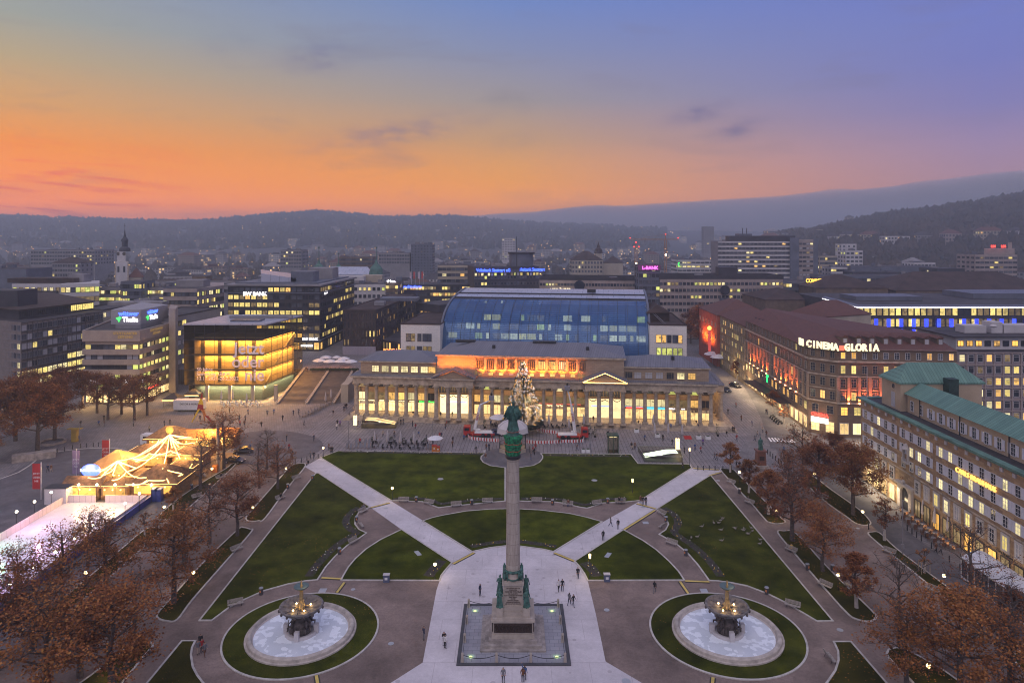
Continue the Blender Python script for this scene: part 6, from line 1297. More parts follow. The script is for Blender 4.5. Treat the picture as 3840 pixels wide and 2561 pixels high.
M_rim=mat('basin_rim',(.46,.41,.37),.8,var=.25,scale=1);M_dstone=mat('weathered_stone',(.105,.085,.08),.75,var=.5,scale=2.5,bump=.6,bscale=9);M_litbrz=mat('lit_bronze',(.40,.29,.14),.45,metal=.3,var=.3,scale=3)  # lit_bronze carries the golden lamplight in its own colour
M_bowl=mat('bowl_stone',(.17,.155,.15),.6,var=.4,scale=2)
E_bulb=emat('fountain_bulb',(1,.62,.2),30)
def fountain(x,y,lab):
 t=thing('fountain',(x,y,0),lab,'fountain','twin fountains')
 L=lambda n,m,mt,par=t:link(n,m.mesh(n,mt),par,loc=(0,0,0))
 m=MB();m.smooth=False;m.lathe([(6.75,.1),(6.75,.3),(6.5,.32),(6.45,.62),(6.3,.75),(6.0,.75),(5.9,.62),(5.75,.2)],n=64);L('basin_rim',m,M_rim)
 L('basin_floor',MB().cyl(0,0,.14,.22,6.0,n=48),M_basin);m=MB();m.lathe([(5.98,.62),(5.72,.24)],n=48);L('basin_lining',m,mat('pale_lining',(.55,.48,.45),.8))
 m=MB();m.lathe([(2.0,.2),(2.0,.5),(1.85,.55),(1.5,.5),(1.45,.35),(0.2,.35)],n=24,ph=.1)
 L('foot_basin',m,M_w['white'])
 for a in range(4):m=MB();m.box((1.9*math.cos(a*1.5708-1.5708),1.9*math.sin(a*1.5708-1.5708),.75),(.55,.55,1.15));L('corner_block',m,M_w['white'])
 m=MB();m.smooth=True;m.lathe([(1.25,.35),(1.3,.7),(1.1,1.0),(1.2,1.4),(.95,1.9),(.7,2.3),(.6,2.8),(1.3,3.0)],n=16);L('pedestal',m,M_dstone)
 for a in range(4):
  an=a*1.5708-.785-.0;c,s_=math.cos(an),math.sin(an);m=MB();m.smooth=True   # seated cherub
  m.tube([(1.25*c,1.25*s_,1.3),(1.15*c,1.15*s_,1.85),(1.1*c,1.1*s_,2.15)],.27,8,.18);m.ball((1.15*c,1.15*s_,2.42),.18,8,6)
  for w in(-.22,.22):cc2,ss=math.cos(an+w),math.sin(an+w);m.tube([(1.3*cc2,1.3*ss,1.35),(1.72*cc2,1.72*ss,1.25),(1.68*cc2,1.68*ss,.8)],.13,6,.08);m.tube([(1.12*cc2,1.12*ss,2.05),(1.5*cc2,1.5*ss,1.75),(1.6*cc2,1.6*ss,2.2)],.09,6,.05)
  L('cherub',m,M_dstone)
 m=MB();m.smooth=True;m.lathe([(.6,2.75),(1.5,2.85),(2.3,3.15),(2.55,3.45),(2.68,3.52),(2.68,3.66),(2.42,3.66),(2.3,3.42),(1.6,3.2),(.3,3.15)],n=48);B_=L('large_bowl',m,M_bowl)
 for a in range(16):m=MB();m.smooth=True;m.ball((2.66*math.cos(a*.3927),2.66*math.sin(a*.3927),3.38),.16,7,5,1.3);link('lion_mask',m.mesh('lion_mask',M_dstone),B_,loc=(0,0,0))
 m=MB()
 for a in range(8):m.tube([(.3*math.cos(a*.785),.3*math.sin(a*.785),3.35),(2.3*math.cos(a*.785),2.3*math.sin(a*.785),3.42)],.04,4)
 link('bowl_rib',m.mesh('bowl_rib',M_dstone),B_,loc=(0,0,0))
 m=MB();m.smooth=True;m.lathe([(.42,3.2),(.38,3.9),(.26,4.05),(.33,4.2),(.22,4.4),(.26,5.0),(.18,5.2),(.24,5.5),(.45,5.7)],n=16);L('upper_column',m,M_litbrz)
 for a in range(4):an=a*1.5708+.4;m=MB();m.smooth=True;m.tube([(.3*math.cos(an),.3*math.sin(an),3.9),(.45*math.cos(an),.45*math.sin(an),3.5),(.95*math.cos(an),.95*math.sin(an),3.3)],.10,6,.05);L('scroll',m,M_litbrz)
 m=MB();m.smooth=True;m.lathe([(.2,5.55),(.6,5.7),(.88,5.92),(.95,6.0),(.9,6.06),(.72,5.95),(.3,5.85),(.1,5.85)],n=28);L('small_bowl',m,mat('bowl_bronze',(.10,.15,.15),.5,var=.3))
 m=MB();m.smooth=True;m.lathe([(.14,5.85),(.17,6.1),(.08,6.3),(.13,6.5),(.03,6.75)],n=10);L('finial',m,M_litbrz)
 for a in(.5,2.4,4.0,5.3):q=(1.15*math.cos(a),1.15*math.sin(a),3.42);L('bulb',MB().ball(q,.09),E_bulb);lamp('POINT',(q[0],q[1],3.62),9,(1,.62,.25),parent=t,r=.1)
 lamp('POINT',(.45,-.35,6.15),5,(1,.62,.25),parent=t,r=.08);return t
fountain(-26.4,86.9,'left fountain with a pale dry basin, tiered bowls and warm lamps');fountain(26.95,86.9,'right fountain with a pale dry basin, tiered bowls and warm lamps')
# ---------------------------------------------------------------- bandstand, king statue
p0=G(1922,1690);t_=thing('bandstand',(p0.x,p0.y,0),'octagonal iron bandstand with a white ribbed roof behind the column','bandstand')
L=lambda n,m,mt,par=None:link(n,m.mesh(n,mt),par or t_,loc=(0,0,0))
L('floor',MB().cyl(0,0,.02,.9,3.3,n=8,ph=.3927),M_w['cream'])
m=MB();m.lathe([(3.9,4.5),(3.6,5.6),(2.4,6.6),(1.0,7.1),(.1,7.3)],n=8,ph=.3927);L('roof',m,M_w['white']);m=MB()
for a in range(8):an=a*.7854+.3927;m.tube([(3.9*math.cos(an),3.9*math.sin(an),4.5),(3.6*math.cos(an),3.6*math.sin(an),5.65),(2.4*math.cos(an),2.4*math.sin(an),6.65),(.1,.1,7.4)],.07,4)
L('roof_rib',m,M_steel)
for a in range(8):
 an,bn=a*.7854+.3927,(a+1)*.7854+.3927;m=MB();m.tube([(3.2*math.cos(an),3.2*math.sin(an),.9),(3.2*math.cos(an),3.2*math.sin(an),4.6)],.09,6);L('iron_post',m,M_dark)
 m=MB();A=Vector((3.2*math.cos(an),3.2*math.sin(an),0));B_=Vector((3.2*math.cos(bn),3.2*math.sin(bn),0))
 for z in(1.05,1.9):m.tube([A+Vector((0,0,z)),B_+Vector((0,0,z))],.04,4)
 for i in range(1,9):q=A.lerp(B_,i/9);m.tube([q+Vector((0,0,.95)),q+Vector((0,0,1.9))],.025,4)
 m.tube([(A.lerp(B_,i/6))+Vector((0,0,4.0+.5*math.sin(math.pi*i/6)))for i in range(7)],.06,4);L('railing',m,M_dark)
lamp('POINT',(0,0,3.8),160,(1,.7,.3),parent=t_,r=.3)
p0=G(2852,1752);t_=thing('king_statue',(p0.x,p0.y,0),'bronze standing statue on a red stone pedestal near the street on the right','statue')
L('steps',MB().box((0,0,.2),(3.4,3.4,.4)).box((0,0,.55),(2.6,2.6,.3)),M_gran2);L('pedestal',MB().box((0,0,2.1),(1.9,1.9,2.9),taper=.86).box((0,0,3.65),(2.1,2.1,.3)),mat('red_granite',(.20,.085,.06),.6,var=.2));L('bronze_panel',MB().box((0,-.92,2.2),(1.0,.12,.9)),M_relief)
link('bronze_figure',robed(2.7,seed=9,arm=1).mesh('bronze_figure',M_bronze),t_,loc=(0,0,3.8))
# ---------------------------------------------------------------- people: one continuous skinned body per pose, clothes as material zones
def body(pose):
 P={'pel':(0,0,.93),'bel':(0,0,1.08),'che':(0,0,1.32),'nek':(0,0,1.48),'hed':(0,-.02,1.60),'top':(0,-.01,1.70)}
 for s,n in((-1,'l'),(1,'r')):
  P.update({n+'hip':(s*.10,0,.88),n+'kne':(s*.11,-.03,.48),n+'ank':(s*.11,.02,.08),n+'toe':(s*.12,-.14,.04),n+'sho':(s*.19,0,1.40),n+'elb':(s*.25,.03,1.12),n+'wri':(s*.25,-.08,.90)})
 if pose=='walk':P.update({'lkne':(-.10,-.16,.50),'lank':(-.10,-.22,.09),'ltoe':(-.10,-.37,.06),'rkne':(.10,.06,.48),'rank':(.10,.34,.16),'rtoe':(.10,.30,.03),'lelb':(-.24,.14,1.13),'lwri':(-.24,.10,.90),'relb':(.24,-.08,1.13),'rwri':(.22,-.27,1.0)})
 if pose=='phone':P.update({'relb':(.27,-.12,1.25),'rwri':(.14,-.30,1.38),'lelb':(-.27,-.12,1.2),'lwri':(-.10,-.28,1.34)})
 if pose=='wave':P.update({'relb':(.33,-.02,1.55),'rwri':(.36,-.05,1.82)})
 if pose=='sit':
  for k_ in list(P):P[k_]=(P[k_][0],P[k_][1],P[k_][2]-.45)
  for s,n in((-1,'l'),(1,'r')):P.update({n+'kne':(s*.13,-.45,.48),n+'ank':(s*.12,-.44,.08),n+'toe':(s*.13,-.60,.04),n+'wri':(s*.12,-.34,.58)})
 if pose=='push':P.update({'lelb':(-.23,-.12,1.15),'lwri':(-.18,-.40,1.02),'relb':(.23,-.12,1.15),'rwri':(.18,-.40,1.02),'lkne':(-.10,-.14,.50),'lank':(-.10,-.18,.09),'ltoe':(-.10,-.33,.05),'rank':(.10,.28,.12),'rtoe':(.10,.22,.04)})
 for s,n in((-1,'l'),(1,'r')):
  w=Vector(P[n+'wri']);e=Vector(P[n+'elb']);d=(w-e).normalized();sd=d.cross(Vector((0,1,.3))).normalized()
  P[n+'plm']=tuple(w+d*.07)
  for i in range(4):P[n+'f%d'%i]=tuple(w+d*.075+sd*(i-1.5)*.02);P[n+'g%d'%i]=tuple(w+d*(.135+.012*(1-abs(i-1.5)))+sd*(i-1.5)*.023+Vector((0,-.012,0)))
  P[n+'th']=tuple(w+d*.06-sd*.055*s)
 Rd=dict(pel=.15,bel=.125,che=.155,nek=.058,hed=.098,top=.07)
 for n in 'lr':Rd.update({n+'hip':.10,n+'kne':.062,n+'ank':.045,n+'toe':.04,n+'sho':.075,n+'elb':.048,n+'wri':.032,n+'plm':.036,n+'th':.011});[Rd.update({n+'f%d'%i:.012,n+'g%d'%i:.009})for i in range(4)]
 Ed=[('pel','bel'),('bel','che'),('che','nek'),('nek','hed'),('hed','top')]
 for n in 'lr':Ed+=[('pel',n+'hip'),(n+'hip',n+'kne'),(n+'kne',n+'ank'),(n+'ank',n+'toe'),('che',n+'sho'),(n+'sho',n+'elb'),(n+'elb',n+'wri'),(n+'wri',n+'plm'),(n+'plm',n+'th')]+[e for i in range(4)for e in((n+'plm',n+'f%d'%i),(n+'f%d'%i,n+'g%d'%i))]
 names=list(P);ix={k_:i for i,k_ in enumerate(names)}
 me=bpy.data.meshes.new('body');me.from_pydata([P[k_]for k_ in names],[(ix[a],ix[b_])for a,b_ in Ed],[]);o=bpy.data.objects.new('body',me);SC.collection.objects.link(o)
 o.modifiers.new('s','SKIN');sd=o.modifiers.new('u','SUBSURF');sd.levels=1
 for i,k_ in enumerate(names):me.skin_vertices[0].data[i].radius=(Rd[k_],Rd[k_]*(.72 if k_ in('che','bel','pel')else 1));me.skin_vertices[0].data[i].use_root=k_=='pel'
 dg=bpy.context.evaluated_depsgraph_get();ev=bpy.data.meshes.new_from_object(o.evaluated_get(dg));bpy.data.objects.remove(o)
 hd=Vector(P['hed']);b2=MB();b2.smooth=True;b2.v=[tuple(v.co)for v in ev.vertices];b2.f=[list(p_.vertices)for p_ in ev.polygons];b2.m=[0]*len(b2.f);b2.sm=[True]*len(b2.f)
 b2.mat(3);b2.tube([hd+Vector((0,-.095,.02)),hd+Vector((0,-.125,-.015))],.014,5,.018)
 for s in(-1,1):b2.ball(hd+Vector((s*.098,0,0)),.022,6,4);b2.mat(4);b2.ball(hd+Vector((s*.035,-.088,.025)),.013,6,4);b2.mat(3)
 wz=[P['lwri'],P['rwri']];sit=pose=='sit'
 def zone(c):
  if any((Vector(w)-c).length<(.17)and(c-Vector(e)).length>(Vector(w)-Vector(e)).length*.96 for w,e in((P['lwri'],P['lelb']),(P['rwri'],P['relb']))):return 3
  if c.z>P['nek'][2]-.02 and abs(c.x)<.14:return 4 if(c.z>hd.z+.045 or c.y>hd.y+.035)else 3
  if c.z<.11:return 2
  if sit:return 1 if(c.z<.56 and c.y<.14 and not any((c-Vector(P[n+'elb'])).length<.16 for n in 'lr'))else 0
  if any((c-Vector(P[n+'elb'])).length<.2 for n in 'lr')and abs(c.x)>.17:return 0
  return 1 if c.z<.86 else 0
 for i,p_ in enumerate(ev.polygons):b2.m[i]=zone(p_.center)
 return b2
POSE={k_:body(k_)for k_ in('stand','walk','phone','sit','wave','push')}
CL={'black':(.015,.015,.018),'navy':(.02,.03,.07),'grey':(.16,.16,.18),'white':(.62,.60,.60),'red':(.35,.03,.03),'blue':(.05,.10,.25),'brown':(.16,.07,.04),'yellow':(.70,.45,.03),'purple':(.14,.06,.25),'beige':(.42,.34,.26),'orange':(.55,.18,.04)}
CLM={k_:mat('cloth_'+k_,c,.85,var=.15,scale=4)for k_,c in CL.items()};M_skin=mat('skin',(.42,.25,.18),.6,var=.05);M_hair=mat('dark_hair',(.03,.02,.015),.7)
PM={}
def person(x,y,pose,top,leg,rz,label,z=0.0,sc=1.0,grp=None,loc=None):
 key=(pose,top,leg)
 if key not in PM:PM[key]=POSE[pose].mesh('person',[CLM[top],CLM[leg],CLM['black'],M_skin,M_hair])
 p_=loc or G(x,y,z);o=link('person',PM[key],None,loc=(p_.x,p_.y,z+.07 if loc is None else p_.z),rz=rz,scale=(sc,)*3,label=label,cat='person')
 if grp:o['group']=grp
 return o
S90=math.pi
for a in[
 (1665,2421,'phone','black','white',.3,'person in a black jacket and white trousers standing left of the chained platform'),(1669,2433,'stand','white','black',2.6,'person in a long white coat facing the one in black left of the platform'),
 (1887,2560,'stand','grey','black',.2,'person in a grey coat at the bottom edge below the platform'),(1961,2560,'stand','brown','black',3.0,'person in a brown jacket and white cap at the bottom edge'),(1968,2552,'wave','blue','black',2.8,'person in blue raising one arm beside the brown jacket'),
 (2167,2171,'stand','black','black',.1,'person in black standing alone on the forecourt near the star lamp'),(2095,2218,'walk','white','black',.3,'person in a white and grey sweater walking with one in black'),(2109,2217,'stand','black','black',-.1,'person in black beside the white sweater'),
 (2262,2028,'stand','black','black',2.9,'person in black carrying a white bag on the right diagonal walk'),(2402,1892,'stand','brown','black',.2,'leftmost of three people where the right walk crosses the path'),(2411,1896,'stand','black','grey',.2,'middle one of three people by the right walk'),(2422,1896,'stand','black','black',.3,'rightmost of three people by the right walk'),
 (2773,1759,'stand','black','black',.1,'person in black by the young tree next to the street'),(2762,1758,'phone','black','grey',.4,'person photographing beside the young tree'),(2688,1726,'walk','black','black',.8,'person in black and white walking left of the young tree'),(2680,1724,'walk','grey','black',.8,'person in grey one step behind the walker by the young tree'),
 (2628,1700,'walk','red','black',.9,'person in a red jacket crossing the slabs right of the escalator'),(2636,1671,'stand','purple','navy',.1,'person in purple standing before the steps on the right'),(2566,1701,'stand','black','black',1.8,'person in black beside the right subway sign'),(2368,1685,'stand','black','beige',.2,'person in a dark coat, left of a pair near the glass lift'),(2381,1685,'stand','brown','black',-.2,'person in a brown coat, right of a pair near the glass lift'),(2373,1688,'stand','beige','black',0,'child in beige between the pair near the glass lift'),
 (2747,1623,'stand','black','black',.4,'left person of a couple on the steps by the street'),(2753,1624,'stand','black','black',-.4,'right person of a couple on the steps by the street'),(2225,1583,'stand','black','black',.3,'person in black at the right temple front'),(1652,1566,'stand','black','black',.3,'person in black on the steps at the left temple front'),(1641,1572,'sit','black','black',.1,'person sitting on the steps at the left temple front'),(1696,1566,'walk','black','grey',1.2,'person walking under the left temple front'),(1549,1563,'stand','black','black',.5,'person in black in front of the left colonnade'),
 (1503,1594,'stand','black','black',.8,'left person of a couple by the glass escalator box'),(1512,1592,'stand','navy','black',-.8,'right person of a couple by the glass escalator box'),(1265,1597,'walk','black','black',.9,'person in black walking left of the illuminated subway pillar'),(1295,1535,'stand','black','black',.4,'left one of a pair below the stairway'),(1300,1534,'stand','black','black',-.4,'right one of a pair below the stairway'),(1263,1612,'walk','white','black',.4,'person in white walking before the illuminated subway pillar'),(1275,1600,'walk','purple','black',.4,'person in purple near the subway pillar'),
 (1649,1646,'stand','red','navy',.3,'person in a red jacket behind the white parasol on the plaza'),(1655,1646,'stand','navy','black',-.3,'person in navy next to the red jacket on the plaza'),(1697,1678,'walk','brown','black',.6,'person in dark brown walking on the plaza left of the bandstand'),(1698,1662,'walk','black','black',.2,'person in black striding on the plaza left of the bandstand'),(1834,1690,'stand','navy','black',2.7,'person in navy at the left rim of the bandstand circle'),(1821,1728,'stand','brown','grey',.2,'person in brown on the bandstand circle'),(1817,1712,'stand','white','grey',.2,'person in white behind the brown one on the bandstand circle'),
 (1987,1700,'stand','black','black',1.7,'person in black at the right of the bandstand'),(1991,1726,'stand','navy','blue',1.7,'person in jeans at the right of the bandstand'),(1999,1700,'walk','red','black',1.2,'person in dark red behind the bandstand'),(2004,1707,'stand','black','black',1.0,'person in black near the kerb right of the bandstand'),
 (1241,1701,'stand','black','black',.4,'left one of a close couple at the top of the left walk'),(1247,1701,'stand','black','black',-.4,'right one of a close couple at the top of the left walk'),(1164,1721,'walk','grey','navy',.5,'left walker of a pair beside the bollards'),(1177,1722,'walk','black','navy',.5,'right walker of a pair beside the bollards'),(1156,1745,'sit','black','black',-.6,'crouching rider on a low scooter at the top of the left walk'),
 (768,2462,'walk','grey','brown',.8,'person with a shopping bag at the lower left lawn tip'),(752,2430,'stand','black','black',.3,'person in black at the lower left lawn tip'),(757,2448,'stand','red','black',.9,'person in a dark red jacket at the lower left lawn tip'),(743,2455,'stand','grey','beige',.9,'woman in grey holding a paper bag at the lower left lawn tip'),
 (390,1579,'stand','black','black',.3,'person in black under the plane trees left'),(637,1594,'stand','black','black',.1,'person in black on the slabs left of the sculpture'),(980,1604,'walk','black','black',.7,'person in black in the middle of the wide slab square'),(1002,1560,'walk','grey','black',.7,'person in grey far on the wide slab square'),(192,1772,'walk','brown','beige',.2,'right walker of a pair by the flags'),(179,1772,'walk','navy','black',.2,'left walker of a pair by the flags'),
 (1148,1395,'stand','black','black',.1,'person in black at the head of the stairway'),(1153,1397,'stand','navy','black',.1,'person in navy at the head of the stairway'),(3200,1640,'walk','black','navy',.1,'person outside the bridal shop window on the corner'),(3510,2075,'walk','brown','black',.6,'person in brown strolling beside the cafe tables'),(3528,2078,'walk','grey','black',.6,'person in grey strolling beside the cafe tables')]:
 zz=5.0 if 'head of the stairway' in a[6]else 0.0
 if zz:q=G(a[0],a[1],5.0);person(0,0,a[2],a[3],a[4],a[5],a[6],loc=Vector((q.x,q.y,5.02)))
 elif 'temple front' in a[6]:q=G(a[0],a[1],1.0);person(0,0,a[2],a[3],a[4],a[5],a[6],loc=Vector((q.x,q.y,1.03)),sc=1.0)
 else:person(*a,sc=.62 if 'child' in a[6]else 1.0)
cq=random.Random(77)
for i,(x,y)in enumerate(((845,1580),(900,1600),(930,1556),(1060,1580),(1100,1560),(1140,1600),(1310,1570),(1250,1560),(1480,1640),(1570,1640),(1670,1610),(1740,1655),(1785,1700),(2280,1640),(2330,1600),(2700,1560),(2730,1555),(2780,1580),(2760,1530),(2820,1600),(2860,1625),(1800,2235),(2135,2270),(2150,2276),(2455,2225),(2290,1975),(2318,1985),(1590,2400),(1850,1640),(2560,1760),(2940,1700),(560,1620),(500,1600),(730,1570),(1290,1545),(860,1550),(1350,1668))+tuple((cq.randrange(880,2900),cq.choice((1556,1600,1612,1640,1655,1672,1690)))for _ in range(48))+tuple((cq.randrange(250,950),cq.choice((1580,1600,1625)))for _ in range(14))):
 if 1330<x<2670 and y<1598:y=1612
 po,tp,lg=cq.choice(('walk','walk','stand','phone')),cq.choice(('black','navy','grey','black','brown','red','beige','blue')),cq.choice(('black','navy','grey'))
 wh='on the garden walks' if y>1750 else('near the plane trees' if x<560 else 'on the wide slab square' if x<1100 else 'by the left colonnade' if x<1700 else 'near the christmas tree' if x<2200 else 'by the right colonnade' if x<2700 else 'by the side street')
 person(x,y,po,tp,lg,cq.uniform(-3,3),'%s passer by in %s with %s trousers %s'%({'walk':'walking','stand':'waiting','phone':'phoning'}[po],tp,lg,wh),grp='passers by on the square')
# ================================================================ TREES
def leaf_mat(name,stops):
 m,t,p=new_mat(name);g=t.add('ShaderNodeNewGeometry');oi=t.add('ShaderNodeObjectInfo');tc=t.add('ShaderNodeTexCoord')
 n=t.add('ShaderNodeTexNoise',ins={'Vector':tc.outputs['Object'],'Scale':.55,'Detail':3.0})
 f=t.math('ADD',t.math('MULTIPLY',g.outputs['Random Per Island'],.55),t.math('ADD',t.math('MULTIPLY',n.outputs[0],.30),t.math('MULTIPLY',oi.outputs['Random'],.26)))
 t.l.new(t.ramp(f,stops),p.inputs['Base Color']);p.inputs['Roughness'].default_value=.85;p.inputs['Specular IOR Level'].default_value=.15;return m
ML_rust=leaf_mat('rust_leaves',[(.25,(.10,.035,.016)),(.5,(.22,.075,.028)),(.72,(.34,.13,.04)),(.9,(.42,.22,.06))])
ML_brown=leaf_mat('brown_leaves',[(.25,(.07,.028,.016)),(.55,(.18,.062,.026)),(.8,(.31,.115,.04)),(.95,(.30,.17,.045))])
ML_olive=leaf_mat('mixed_leaves',[(.22,(.07,.038,.014)),(.48,(.20,.075,.022)),(.68,(.29,.10,.034)),(.9,(.38,.17,.05))])
M_bark=mat('bark',(.11,.085,.075),.9,var=.4,scale=3);M_barkw=mat('whitewashed_bark',(.48,.43,.40),.85,var=.15,scale=3)
def tree(seed,H,Rr,leaf,nleaf,dens_top=1.0,low=.28,ls=.26,limbs=8,white=False,shape=1.0,twig=3,lean=0.0):
 """trunk, limbs and twigs in one mesh, leaves in another; crown with gaps"""
 q=random.Random(seed);W_=MB();tips=[]
 tr=.022*H+.06;zc=H*low
 W_.mat(1 if white else 0).tube([(0,0,-.1),(q.uniform(-.1,.1),q.uniform(-.1,.1),zc*.85)],tr*1.15,8,tr*.9);W_.mat(0)
 top=Vector((lean,0,H*.86));pts=[Vector((0,0,zc*.8))]+[Vector((q.uniform(-.3,.3)+lean*k,q.uniform(-.3,.3),zc+(H*.86-zc)*k))for k in(.33,.66)]+[top]
 W_.tube(pts,tr*.9,7,.03)
 for i in range(limbs*2):
  k=(i+.4)/(limbs*2);z=zc*.85+(H*.80-zc*.85)*k;a=i*2.399+q.uniform(-.3,.3)
  prof=math.sin(math.pi*min(1,(.20+.80*k)**(.8*shape)))**.7
  L=Rr*max(.25,prof)*q.uniform(.75,1.05);up=q.uniform(.15,.55)+k*.5
  b0=Vector((lean*k,0,z));e=b0+Vector((math.cos(a)*L,math.sin(a)*L,L*up*.8));e.z=min(e.z,H*.97)
  mid_=b0.lerp(e,.5)+Vector((q.uniform(-.3,.3),q.uniform(-.3,.3),q.uniform(0,.5)))
  W_.tube([b0,mid_,e],tr*.42*(1-.5*k),5,.02);tips+=[e,mid_.lerp(e,.6)]
  for j in range(4):
   s0=mid_.lerp(e,.15+.25*j)if j else b0.lerp(mid_,.7);d=Vector((q.uniform(-1,1),q.uniform(-1,1),q.uniform(.0,.9))).normalized()*Rr*q.uniform(.25,.45)
   e2=s0+d;W_.tube([s0,s0+d*.5+Vector((0,0,q.uniform(-.1,.25))),e2],.035+.004*H*.3,4,.012);tips.append(e2)
   for l in range(twig):
    s1=s0+d*q.uniform(.3,1);d1=Vector((q.uniform(-1,1),q.uniform(-1,1),q.uniform(-.2,1))).normalized()*q.uniform(.5,1.1)*Rr/5
    W_.tube([s1,s1+d1],.02,3,.008);tips.append(s1+d1)
 Lf=MB();cs=[(t_,q.uniform(.5,1.15)*Rr*.17)for t_ in tips]
 tot=0
 while tot<nleaf:
  t_,r_=q.choice(cs);k=(t_.z-zc)/(H-zc)
  if q.random()>1-(1-dens_top)*max(0,min(1,k*1.25)):tot+=.25;continue
  for _ in range(6):
   d=Vector((q.gauss(0,1),q.gauss(0,1),q.gauss(0,.8)))*r_*.62;c=t_+d
   u=Vector((q.uniform(-1,1),q.uniform(-1,1),q.uniform(-.5,.5))).normalized();v=u.cross(Vector((q.uniform(-.5,.5),q.uniform(-.5,.5),1))).normalized();s=ls*q.uniform(.6,1.2)
   w_=q.uniform(-.25,.25)*s
   Lf.add([c-u*s*.5,c-v*s*.42+Vector((0,0,w_)),c+u*s*.5,c+v*s*.42],[(0,1,2),(0,2,3)]);tot+=1
 return W_.mesh('trunk',[M_bark,M_barkw]),Lf.mesh('crown',leaf)
TP={
 'A1':(tree(1,12,5.2,ML_olive,8500,.7,.30,.27,twig=5),12),'A2':(tree(2,12,5.4,ML_rust,8500,.75,.28,.27,twig=5),12),
 'B1':(tree(3,12,4.6,ML_brown,4600,.15,.25,.27,twig=5),12),'B2':(tree(4,12,4.8,ML_olive,4800,.2,.26,.27,twig=5),12),
 'C1':(tree(5,12,4.2,ML_brown,500,.1,.24,.22,twig=7),12),'C2':(tree(6,12,4.6,ML_brown,1100,.1,.22,.22,twig=7),12),
 'D1':(tree(7,8,2.5,ML_rust,6500,1,.30,.24,6,True,1.2),8),'D2':(tree(8,8,2.3,ML_olive,5000,1,.32,.24,6,True,1.3),8),'D3':(tree(12,8,2.1,ML_brown,1900,.9,.30,.22,6,True),8),
 'E1':(tree(9,16,6.2,ML_brown,15000,1,.30,.36,9),16),'E2':(tree(10,16,5.8,ML_rust,14000,1,.28,.36,9),16),
 'F1':(tree(11,12,3.9,ML_brown,8000,.9,.32,.29),12),'S1':(tree(13,4.5,1.1,ML_rust,420,1,.4,.2,4,True),4.5)}
TI=[0]
def plant(kind,x,y,h,label,wide=1.0,grp='autumn trees round the square',loc=None,z=0):
 (tm,lm),H0=TP[kind];p_=loc or G(x,y);TI[0]+=1;s=h/H0
 t=thing('autumn_tree',(p_.x,p_.y,z),label,'tree',grp,rz=TI[0]*1.7);t.scale=(s*wide,s*wide,s)
 link('trunk',tm,t,loc=(0,0,0));link('crown',lm,t,loc=(0,0,0));return t
def stakes(x,y,lab):
 p_=G(x,y);t=thing('tree_support',(p_.x,p_.y,.1),lab,'tree stakes');M_wd=bpy.data.materials.get('stake_wood')or mat('stake_wood',(.36,.27,.18),.8)
 for a in range(4):link('stake',MB().cyl(.8*math.cos(a*1.57+.6),.8*math.sin(a*1.57+.6),0,1.7,.05,n=6).mesh('stake',M_wd),t,loc=(0,0,0))
 q=[Vector((.8*math.cos(a*1.57+.6),.8*math.sin(a*1.57+.6),1.6))for a in range(4)]
 for a in range(4):link('cross_bar',MB().tube([q[a],q[(a+1)%4]],.04,4).mesh('cross_bar',M_wd),t,loc=(0,0,0))
